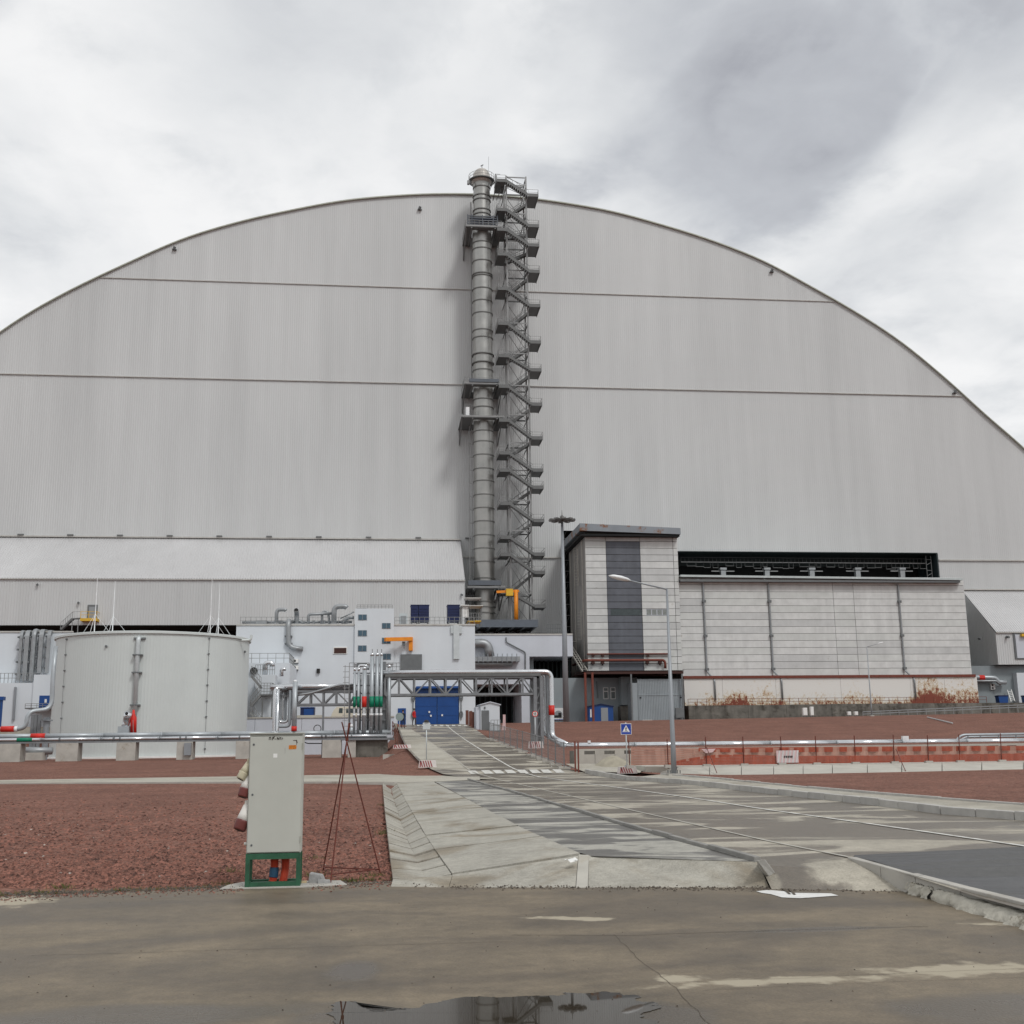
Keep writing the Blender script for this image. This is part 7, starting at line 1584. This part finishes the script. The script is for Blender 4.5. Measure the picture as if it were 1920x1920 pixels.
# brown site fence near the gate
bf = thing('brown_fence', RP(880, 1362), 'short red-brown slatted fence beside the blue gate', 'fence')
for px, yt, yb_ in ((871, 1337, 1357), (876, 1338, 1359), (883, 1337, 1361), (889, 1340, 1364)):
    p = RP(px, yb_); MB().box(p.x-.16, p.x+.16, p.y, p.y+.06, p.z, p.z+1.5).build('slat', M_BRASSBROWN, bf); MB().box(p.x+.2, p.x+.4, p.y+.1, p.y+.16, p.z, p.z+1.35).build('slat', M_BRASSBROWN, bf)
MB().bar(RP(870, 1356.5)+Vector((0, .1, 1.1)), RP(890, 1364)+Vector((0, .1, 1.1)), .06).bar(RP(870, 1356.5)+Vector((0, .1, .4)), RP(890, 1364)+Vector((0, .1, .4)), .06).build('rail', M_BRASSBROWN, bf)
# red-brown sloped rail left of the road
rs = thing('red_railing', RP(752, 1395), 'low red-brown railing along the footway beside the pipe bundle', 'railing')
pp_ = [RP(741, 1374), RP(744, 1382), RP(748, 1390), RP(752, 1398)]
for p in pp_: MB().bar(p-Vector((.25, 0, .2)), p+Vector((-.25, 0, 1.0)), .06).build('post', M_BRASSBROWN, rs)
for h in (.35, .7, 1.0): MB().bar(pp_[0]+Vector((-.25, 0, h)), pp_[-1]+Vector((-.25, 0, h)), .05).build('rail', M_BRASSBROWN, rs)
# ================================================================== GUARD BOOTH
b0 = RP(893, 1366); YBo = b0.y
q = rect(893, 1319, 937, 1366, YBo); zb_ = H(q[1], YBo)-.15
bo = thing('guard_booth', ((q[0]+q[1])/2, YBo+1.3, zb_), 'small white gabled guard booth with a dark door by the road', 'booth')
xs0, xs1 = RX(901, 1345, YBo), RX(937, 1345, YBo); xm = (xs0+xs1)/2; ze_ = RZ(920, 1322, YBo); zp_ = RZ(920, 1317, YBo)
MB().prism([(xs0, zb_), (xs1, zb_), (xs1, ze_), (xm, zp_), (xs0, ze_)], YBo, YBo+3.2).build('wall', M_WHITE, bo)
MB().prism([(xs0-.12, ze_-.02), (xm, zp_), (xs1+.12, ze_-.02), (xs1+.12, ze_+.06), (xm, zp_+.09), (xs0-.12, ze_+.06)], YBo-.15, YBo+3.35).build('roof', M_WHITE2, bo)
xq = RX(893, 1345, YBo+.2); MB().box(xq, xs0-.02, YBo+.2, YBo+3.0, zb_, ze_-.15).build('side_room', M_WHITE2, bo)
q = rect(903, 1332, 917, 1365, YBo); MB().box(q[0], q[1], YBo-.06, YBo+.02, zb_+.25, q[3]).build('door', M_GREYD, bo); MB().box(xs0, xs1, YBo-.9, YBo, zb_-.1, zb_+.22).build('step', M_GREYD, bo); railing('railing', [(q[1]+.1, YBo-.8, zb_+.2), (xs1, YBo-.8, zb_+.2)], 1.0, M_STAIR, bo, 3); c_ = P(909, 1327, YBo); MB().box(c_.x-.07, c_.x+.07, YBo-.1, YBo, c_.z-.1, c_.z+.1).build('lamp', M_GREYD, bo)
q = RP(945, 1367); t = thing('pink_marker', q, 'pale pink marker board standing beyond the guard booth', 'marker'); MB().prism([(q.x-.22, q.z-.1), (q.x+.16, q.z-.1), (q.x+.16, q.z+1.35), (q.x-.08, q.z+1.35), (q.x-.1, q.z+.6)], q.y, q.y+.06).build('board', M_BANNER, t)
# ================================================================== SIGNS
def striped_block(base, w, h, d, label, n_=6):
    t = thing('striped_block', base, label, 'road block', 'striped concrete sign blocks'); x, y, z = base
    MB().prism([(x-w/2, z-.03), (x+w/2, z-.03), (x+w/2-.06, z+h), (x-w/2+.06, z+h)], y-d/2, y+d/2).build('block', M_STRIPEW, t)
    for k in range(n_):
        xa_ = x-w/2+.05+(w-.2)*k/n_; s_ = (w-.2)/n_*.5; sh = .10
        MB().hexa([(xa_, y-d/2-.004, z), (xa_+s_, y-d/2-.004, z), (xa_+s_, y-d/2+.01, z), (xa_, y-d/2+.01, z), (max(x-w/2+.07, xa_-sh), y-d/2-.004, z+h-.01), (max(x-w/2+.07, xa_-sh)+s_, y-d/2-.004, z+h-.01), (max(x-w/2+.07, xa_-sh)+s_, y-d/2+.01, z+h-.01), (max(x-w/2+.07, xa_-sh), y-d/2+.01, z+h-.01)]).build('stripe', M_STRIPE, t)
    return t
p1 = G(1176, 1449, ZB+.1); striped_block(p1, .85, .27, .5, 'pink striped concrete block carrying the blue crossing sign')
ps = thing('crossing_sign', p1+Vector((0, 0, .27)), 'blue square zebra crossing sign with walking figure on a thin post', 'road sign')
zc_ = RZ(1174, 1367, p1.y); x = RX(1174.5, 1400, p1.y); y = p1.y
MB().tube([(x, y, p1.z+.25), (x, y, zc_+.3)], .025, 10).build('post', M_DUCTL, ps, smooth=True); MB().lathe([(.16, p1.z+.26), (.08, p1.z+.34), (.03, p1.z+.36)], x, y, 12).build('foot', M_MAST, ps)
s_ = 10.2*p1.y/FPX; cz = zc_
MB().box(x-s_, x+s_, y-.05, y-.03, cz-s_, cz+s_).build('plate', M_WPAINT, ps, bevel=.006); MB().box(x-s_*.92, x+s_*.92, y-.054, y-.0505, cz-s_*.92, cz+s_*.92).build('field', M_SIGNB, ps)
MB().prism([(x-s_*.72, cz-s_*.55), (x+s_*.72, cz-s_*.55), (x, cz+s_*.72)], y-.058, y-.0545).build('triangle', M_WPAINT, ps)
u = s_*.1; Pq = lambda a_, c_: Vector((x+a_*s_, y-.060, cz+c_*s_))
bb = MB().tube([Pq(0, .34)+Vector((0, -.002, 0)), Pq(0, .34)], s_*.075, 10)
for a_, c_, w in (((0, .25), (-.04, -.08), .14), ((-.04, -.08), (-.22, -.46), .09), ((-.02, -.08), (.2, -.46), .09), ((0, .2), (-.18, .0), .06), ((0, .2), (.18, .02), .06)): bb.stroke(Pq(*a_), Pq(*c_), s_*w, .003)
bb.build('walking_figure', M_BLACK, ps)
for k in range(5): xx = x-s_*.55+k*s_*.25; MB().box(xx, xx+s_*.11, y-.061, y-.0585, cz-s_*.53, cz-s_*.43).build('stripe', M_SIGNB, ps)
def round_sign(px, yb_, yc, rpx, label, name, mats, text=None, post=M_DUCTL):
    p = RP(px, yb_); t = thing(name, p, label, 'road sign'); zc2 = RZ(px, yc, p.y); rr_ = rpx*p.y/FPX
    MB().tube([p-Vector((0, 0, .02)), (p.x, p.y, zc2+rr_*.6)], .03, 8).build('post', post, t, smooth=True)
    MB().tube([(p.x, p.y-.03, zc2), (p.x, p.y-.05, zc2)], rr_, 24).build('disc', mats[0], t)
    if len(mats) > 1: MB().tube([(p.x, p.y-.05, zc2), (p.x, p.y-.055, zc2)], rr_*.76, 24).build('face', mats[1], t)
    return p, zc2, rr_, t
p2, zc2, rr_, t = round_sign(799.5, 1428, 1359, 6.8, 'grey back of a road sign with a black hood on a striped block', 'road_sign', (M_DUCTL,))
MB().box(p2.x-rr_, p2.x+rr_, p2.y-.06, p2.y-.051, zc2-rr_*1.2, zc2+rr_*.5).build('plate', M_DUCTL, t); MB().lathe([(rr_*.75, zc2+rr_*.7), (rr_*.6, zc2+rr_*1.1), (.02, zc2+rr_*1.35)], p2.x, p2.y, 12).build('hood', M_BLACK, t)
striped_block(RP(801.5, 1438), .95, .34, .5, 'pink striped concrete block carrying the sign with a black hood')
round_sign(749, 1375, 1344, 7.4, 'pale green back of a round road sign beside the blue door', 'road_sign', (pm('sign_back', (.30, .36, .35), .4, .3),))
striped_block(RP(754, 1402.5), 1.25, .22, .5, 'pink striped block at the end of the red-brown railing')
p3 = RP(1004.5, 1402); striped_block(p3, 1.0, .42, .5, 'white block with rusty stripes under the height limit sign')
p3, zc3, rr3, t = round_sign(1004, 1396, 1338.5, 5.4, 'round height limit sign with red rim on the bridge leg', 'road_sign', (M_RED, M_WPAINT))
bb = MB(); sx_ = rr3*.2
def seg(a_, c_, w=.13): bb.stroke((p3.x+a_[0]*rr3, p3.y-.062, zc3+a_[1]*rr3), (p3.x+c_[0]*rr3, p3.y-.062, zc3+c_[1]*rr3), rr3*w, .004)
seg((-.42, .28), (-.5, -.05)); seg((-.5, -.05), (-.2, -.05)); seg((-.27, .28), (-.27, -.25)); seg((-.08, -.2), (-.1, -.3), .1); seg((.4, .28), (.1, .28)); seg((.1, .28), (.1, .03)); seg((.1, .03), (.38, .0)); seg((.38, .0), (.36, -.24)); seg((.36, -.24), (.08, -.24)); seg((-.12, .55), (.12, .55), .2); seg((-.12, -.52), (.12, -.52), .2)
bb.build('numerals', M_BLACK, t)
q = GP(733, 1421.5); t = MB().box(q.x-.55, q.x+.55, q.y, q.y+.3, q.z-.12, q.z+.26).build('concrete_curb_block', M_CONC); tag(t, 'small loose concrete beam lying on the gravel beside the plinth', 'concrete beam')
# ================================================================== FOREGROUND CABINET
cb0 = G(510, 1664, 0); CY = cb0.y
kx = lambda px, py: RX(px, py, CY); kz = lambda py: RZ(512, py, CY)
xc0, xc1 = kx(464.5, 1490), kx(566, 1490)
zt_, zb_, zf_ = kz(1376), kz(1600), kz(1607)
cab = thing('power_cabinet', (cb0.x, CY+.15, 0), 'beige steel power cabinet on a green frame with plug sockets', 'cabinet')
dp_ = .34
MB().box(xc0, xc1, CY+.03, CY+dp_, zb_, zt_).build('body', M_CAB, cab, bevel=.008)
for hz_ in (kz(1400), kz(1575)): MB().tube([(xc1-.004, CY-.004, hz_-.04), (xc1-.004, CY-.004, hz_+.04)], .009, 8).build('hinge', M_CABD, cab)
dr = MB().box(xc0+.012, xc1-.012, CY, CY+.027, zb_+.014, zt_-.035).build('door', M_CAB, cab, bevel=.006)
MB().box(xc0-.004, xc1+.004, CY-.012, CY+dp_+.01, zt_+.001, zt_+.014).build('top_lip', M_CAB, cab)
for px, py in ((476, 1396), (473.5, 1490), (471.5, 1585)):
    q = P(px, py, CY); MB().tube([q, q+Vector((0, -.006, 0))], .014, 14).build('lock', M_GREYD, dr); MB().box(q.x-.002, q.x+.002, CY-.008, CY-.0062, q.z-.007, q.z+.007).build('lock_slot', M_BLACK, dr)
q = rect(512.5, 1413, 520, 1420.5, CY); MB().rbox(q, CY-.0015, .001).build('paper_label', M_WPAINT, dr)
q = rect(541.5, 1397, 556, 1405, CY); MB().prism([(q[0]+.006, q[2]), (q[1]-.008, q[2]+.002), (q[1], q[2]+.012), (q[1]-.001, q[3]-.006), (q[1]-.01, q[3]), (q[0]+.005, q[3]-.001), (q[0], q[3]-.01), (q[0]-.001, q[2]+.01)], CY-.0018, CY-.0008).build('rust_label', pm('rust_label', (.50, .16, .015), .6, 0, .25, 60), dr)
bb = MB().stroke(P(550, 1388.5, CY-.001), P(556, 1388, CY-.001), .008, .003).stroke(P(556, 1388, CY-.001), P(557, 1393, CY-.001), .012, .003).stroke(P(556.3, 1393, CY-.001), P(556, 1397, CY-.001), .004, .003); bb.build('rust_hook', M_BROWND, dr)
MB().bar(P(534.5, 1402, CY-.001), P(534.4, 1413, CY-.001), .002, .002).build('scratch', M_GREYD, dr)
# painted lettering
bb = MB(); 
def st_(pts, w=.009):
    for a_, c_ in zip(pts, pts[1:]): bb.stroke(P(*a_, CY-.002), P(*c_, CY-.002), w, .002)
st_([(504.6, 1387), (505.2, 1382.6), (507.6, 1382.4), (508, 1387)]); st_([(511, 1387.4), (511.2, 1382.4), (513.2, 1382.2), (513.6, 1384.2), (511.4, 1385.2)]); st_([(513.2, 1380.6), (514.8, 1380.4), (514.4, 1382.4)], .006); st_([(515.2, 1385.6), (517, 1385.5)]); st_([(519.6, 1387), (520, 1382.6), (523.2, 1387), (523.4, 1382.2)]); st_([(526.8, 1387), (526.8, 1382.4), (525.2, 1384)]); st_([(529.8, 1386), (530, 1383)], .008)
bb.build('lettering', pm('marker_ink', (.03, .022, .018), .7), dr)
# frame
xf0, xf1 = kx(459.5, 1640), kx(563, 1640)
fr = MB().box(xf0, xf1, CY-.01, CY+.05, zf_-.025, zb_-.002).build('top_rail', M_GREENP, cab)
for x in (xf0, xf1-.055):
    for y in (CY-.01, CY+dp_-.05): MB().box(x, x+.055, y, y+.055, 0, zf_-.026).build('leg', M_GREENP, cab)
MB().box(xf0, xf1, CY+dp_-.05, CY+dp_, zf_-.025, zb_-.002).build('top_rail', M_GREENP, cab); MB().box(xf0+.056, xf1-.056, CY+.0, CY+.05, .0, .07).build('bottom_rail', M_GREENP, cab); MB().box(xf0+.056, xf1-.056, CY+dp_-.05, CY+dp_, .0, .07).build('bottom_rail', M_GREENP, cab); MB().box(xf0, xf0+.05, CY+.05, CY+dp_-.05, .0, .06).build('side_rail', M_GREENP, cab); MB().box(xf1-.05, xf1, CY+.05, CY+dp_-.05, .0, .06).build('side_rail', M_GREENP, cab)
MB().slab([(xf0-.3, CY-.08), (xf1+.15, CY-.1), (xf1+.6, CY+.02), (xf1+.5, CY+.5), (xf0-.1, CY+.6), (xf0-.25, CY+.3)], -.06, .012).build('footing_slab', M_CONC, cab)
# corrugated conduits
def conduit(p, q, r_, bow, nm):
    n_ = 70; pts = []; rs_ = []
    for k in range(n_+1): t = k/n_; w = Vector(p).lerp(Vector(q), t)+Vector((bow*math.sin(math.pi*t), 0, 0)); pts.append(w); rs_.append(r_*(1 if k % 2 else .86))
    c_ = MB().tube(pts, rs_, 14).build(nm, M_CONDUIT, cab); return pts, c_
yc_ = CY+.16
pts, c1 = conduit(P(515, 1600, yc_), Vector((kx(508, 1660), yc_-.02, .0)), .055, .012, 'conduit')
MB().tube(pts[30:52], .06, 14).build('sleeve', M_CONDB, c1, smooth=True)
conduit(P(535, 1600, yc_), Vector((kx(526, 1660), yc_+.02, .0)), .055, .02, 'conduit')
# sockets on the left flank
def socket(px, py, s, mw, mc, tilt):
    t = MB(); q = P(px, py, CY+.14); d = Vector((-math.sin(tilt), -.25, -math.cos(tilt))).normalized()
    b_ = Vector((xc0+.01, CY+.16, q.z+.12*s))
    so_ = MB().tube([b_, b_+d*.04*s, b_+d*.16*s, b_+d*.25*s], [.055*s, .075*s, .085*s, .095*s], 16).build('socket', mw, cab, smooth=True)
    e_ = b_+d*.25*s; MB().tube([e_, e_+d*.02*s, e_+d*.12*s, e_+d*.14*s], [.105*s, .095*s, .09*s, .075*s], 16).build('cap', mc, so_, smooth=True)
    MB().tube([e_+d*.138*s, e_+d*.142*s], .06*s, 14).build('inner', M_BLACK, so_)
    MB().box(xc0-.05*s, xc0+.005, CY+.1, CY+.22, b_.z-.08*s, b_.z+.05*s).build('back_box', mw, so_, bevel=.006)
socket(458, 1440, .68, M_SOCKB, M_SOCKB, .5); socket(458, 1466, .80, M_SOCKW, M_SOCKR, .28); socket(454, 1524, .92, M_SOCKW, M_SOCKR, .34)
q = P(462, 1582, CY+.1); MB().tube([q+Vector((.02, 0, 0)), q+Vector((-.03, 0, 0))], .018, 10).build('knob', M_SOCKW, cab, smooth=True)
# ================================================================== ROD TRIPOD, BLOCK
f1, f2, f3 = G(606, 1644, 0), G(619.5, 1657, 0), G(714, 1645, 0)
f1.y += .9; f1 = P(605.5, 1642, f1.y); f1.z = H(f1.x, f1.y)-.03
f3.y += .5; f3 = P(714, 1643, f3.y); f3.z = H(f3.x, f3.y)-.03
apx = P(650.5, 1387, (f1.y+f2.y+f3.y)/3)
tp = thing('rod_tripod', (apx.x, apx.y, 0), 'tall thin tripod of rusty red rods standing in the gravel', 'tripod')
for f_ in (f1, f2, f3):
    d = (apx-f_).normalized(); top_ = apx+d*.26+Vector((random.uniform(-.01, .01), 0, 0)); MB().tube([f_, top_], .0095, 8).build('rod', M_RUSTROD, tp)
up = lambda f_, t: f_.lerp(apx, t)
for a_, c_, t0, t1 in ((f1, f3, .03, .04), (f2, f3, .06, .045), (f1, f2, .03, .06)): MB().tube([up(a_, t0), up(c_, t1)], .008, 8).build('tie_rod', M_RUSTROD, tp)
MB().tube([apx-Vector((0, 0, .02)), apx+Vector((0, 0, .03))], .022, 8).build('binding', M_RUSTROD, tp)
q = G(594, 1656, 0); bb = MB().hexa([(q.x-.11, q.y-.06, 0), (q.x+.1, q.y-.09, 0), (q.x+.13, q.y+.06, 0), (q.x-.1, q.y+.09, 0), (q.x-.10, q.y-.05, .13), (q.x+.05, q.y-.08, .115), (q.x+.08, q.y+.05, .11), (q.x-.08, q.y+.08, .14)])
t = thing('grey_block', (q.x, q.y, 0), 'small grey broken kerb block beside the green frame', 'block'); bb.build('upper_piece', M_STONE, t, bevel=.01); MB().hexa([(q.x+.02, q.y-.16, 0), (q.x+.19, q.y-.12, 0), (q.x+.17, q.y-.02, 0), (q.x+.02, q.y-.1, 0), (q.x+.02, q.y-.15, .06), (q.x+.18, q.y-.12, .05), (q.x+.17, q.y-.04, .05), (q.x+.02, q.y-.1, .06)]).build('lower_piece', M_STONE, t, bevel=.008)
q = G(566.5, 1654, .02); tag(MB().box(q.x-.05, q.x+.06, q.y-.03, q.y+.03, .008, .035).build('wood_chip', pm('wood', (.5, .40, .24), .7)), 'small pale wood offcut lying by the green frame', 'wood')
q = G(1075, 1611, ZB+.01); bb = MB(); [stone(bb, q+Vector((random.uniform(-.1, .1), random.uniform(-.04, .04), -.01)), random.uniform(.03, .05)) for _ in range(9)]; tag(bb.build('white_rag', M_WPAINT), 'crumpled white scrap at the corner of the slab bank', 'litter')
# cracked channel joint by the ramp foot
for pts in (((1452, 1650), (1466, 1664), (1481, 1676)), ((1458, 1648), (1476, 1662), (1490, 1677))):
    bb = MB(); strip(bb, resample([G(x, y, .012) for x, y in pts], 10), .03, .0); bb.build('joint', pm('joint_dirt', (.06, .05, .04), .9), yard)
# bar lying on the slope
a_, c_ = GP(1739, 1346), GP(1786, 1358); tag(MB().tube([a_+Vector((0, 0, .08)), c_+Vector((0, 0, .12))], .07, 8).build('pipe_piece', M_DUCTL), 'short pale pipe piece lying on the gravel slope', 'pipe')
# ================================================================== PARKED TRUCK, CONTAINER ON THE TERRACE
q = rect(563, 1327, 589, 1343, 119.5); t = thing('blue_container', ((q[0]+q[1])/2, 120, ZG-.06), 'blue steel box on the terrace behind the truss', 'container'); MB().box(q[0], q[1], 119.5, 121.5, ZG-.06, q[3]).build('body', M_DBLUE, t); MB().box(q[0]+.35, q[1]-.06, 119.44, 119.5, ZG+.1, q[3]-.1).build('door', M_BLUE, t); MB().box(q[0]-.03, q[1]+.03, 119.42, 121.55, q[3], q[3]+.06).build('lid', M_BLUE, t)
YV = 120.0
xv0, xv1 = RX(621, 1345, YV), RX(668, 1345, YV); zv = ZG-.06; zr_v = RZ(640, 1325, YV)
tk_ = thing('parked_van', ((xv0+xv1)/2, YV, zv), 'cream van parked on the terrace behind the pipe bundle', 'van')
Lv = xv1-xv0+1.6
MB().prism([(xv0, zv+.35), (xv0+Lv, zv+.35), (xv0+Lv, zr_v), (xv0+.55, zr_v), (xv0+.3, zr_v-.25), (xv0+.05, zv+1.1), (xv0, zv+.9)], YV, YV+1.8).build('body', pm('cream_paint', (.60, .56, .46), .35, 0, .05), tk_, bevel=.03)
MB().prism([(xv0+.75, zv+1.15), (xv0+1.15, zv+1.15), (xv0+1.15, zr_v-.15), (xv0+.8, zr_v-.15)], YV-.012, YV-.002).build('window', M_DGLASS, tk_); MB().prism([(xv0+1.5, zv+1.15), (xv0+2.6, zv+1.15), (xv0+2.6, zr_v-.2), (xv0+1.5, zr_v-.2)], YV-.012, YV-.002).build('window', M_DGLASS, tk_)
for dx in (.75, Lv-.7):
    w = MB().tube([(xv0+dx, YV-.03, zv+.34), (xv0+dx, YV+.22, zv+.34)], .34, 18).build('wheel', M_BLACK, tk_); MB().tube([(xv0+dx, YV-.035, zv+.34), (xv0+dx, YV-.031, zv+.34)], .18, 14).build('rim', M_DUCT, w)
    MB().tube([(xv0+dx, YV+1.58, zv+.34), (xv0+dx, YV+1.83, zv+.34)], .34, 18).build('wheel', M_BLACK, tk_)
MB().box(xv0-.08, xv0+.3, YV-.02, YV+1.82, zv+.32, zv+.55).build('bumper', M_BLACK, tk_)
# ================================================================== PEOPLE AT THE GATE
def mat_person(name, jacket, trousers):
    global nt
    mt = bpy.data.materials.new(name); mt.use_nodes = True; nt = mt.node_tree; b_ = nt.nodes['Principled BSDF']
    tcn = N('ShaderNodeTexCoord'); sp = N('ShaderNodeSeparateXYZ'); L(tcn.outputs['Object'], sp.inputs[0])
    rp_ = N('ShaderNodeValToRGB'); rp_.color_ramp.interpolation = 'CONSTANT'; L(math_('DIVIDE', sp.outputs[2], 2.0), rp_.inputs[0])
    e_ = rp_.color_ramp.elements; e_[0].position = 0; e_[0].color = (.02, .018, .016, 1); e_[1].position = .05; e_[1].color = (*trousers, 1)
    for p_, c_ in ((.43, jacket), (.745, (.42, .26, .19))): k_ = e_.new(p_); k_.color = (*c_, 1)
    L(rp_.outputs[0], b_.inputs['Base Color']); b_.inputs['Roughness'].default_value = .8; return mt
def person(loc, rot, label, jacket, trousers, stride, hair):
    root = thing('person', loc, label, 'person'); root.rotation_euler = (0, 0, rot)
    J = [((0, 0, .95), .135), ((0, 0, 1.15), .13), ((0, 0, 1.36), .15), ((0, 0, 1.50), .06), ((0, -.01, 1.57), .075), ((0, -.02, 1.66), .10), ((0, -.01, 1.74), .07)]
    E_ = [(0, 1), (1, 2), (2, 3), (3, 4), (4, 5), (5, 6)]
    for s_ in (-1, 1):
        k = len(J); f_ = s_*stride
        J += [((s_*.1, 0, .88), .10), ((s_*.105, -f_*.5-.02, .5), .068), ((s_*.11, -f_*.6, .10), .048), ((s_*.12, -f_*.6-.15, .035), .035)]; E_ += [(0, k), (k, k+1), (k+1, k+2), (k+2, k+3)]
        k = len(J); J += [((s_*.19, 0, 1.40), .065), ((s_*.25, .03, 1.12), .048), ((s_*.24, -.08+f_*.2, .90), .038), ((s_*.235, -.11+f_*.2, .80), .035)]; E_ += [(2, k), (k, k+1), (k+1, k+2), (k+2, k+3)]
    me = bpy.data.meshes.new('body'); bm = bmesh.new(); sl = bm.verts.layers.skin.verify(); vs = []
    for i, (p_, r_) in enumerate(J): v = bm.verts.new(p_); v[sl].radius = (r_, r_*.8); v[sl].use_root = (i == 0); vs.append(v)
    for a_, c_ in E_: bm.edges.new((vs[a_], vs[c_]))
    bm.to_mesh(me); bm.free(); me.materials.append(mat_person('clothes', jacket, trousers))
    o = bpy.data.objects.new('body', me); COL.objects.link(o); o.parent = root
    o.modifiers.new('skin', 'SKIN'); s_ = o.modifiers.new('sub', 'SUBSURF'); s_.levels = s_.render_levels = 1
    hb_ = MB().lathe([(.11, 1.64), (.118, 1.70), (.09, 1.77), (0, 1.80)], 0, 0, 14); me2 = bpy.data.meshes.new('hair'); me2.from_pydata([tuple(p_) for p_ in hb_.v], [], hb_.f); me2.materials.append(pm('hair_'+label[:6], hair, .8)); ho = bpy.data.objects.new('hair', me2); COL.objects.link(ho); ho.parent = root
p = RP(755.5, 1366); p.z += .01; person(p, .4, 'person in dark jacket and trousers standing by the blue door', (.012, .018, .022), (.015, .016, .02), .08, (.03, .02, .015))
p = RP(776.5, 1361.5); p.z += .01; person(p, .9, 'person in a bright red jacket walking past the blue gate', (.42, .012, .012), (.06, .05, .05), .22, (.04, .03, .02))
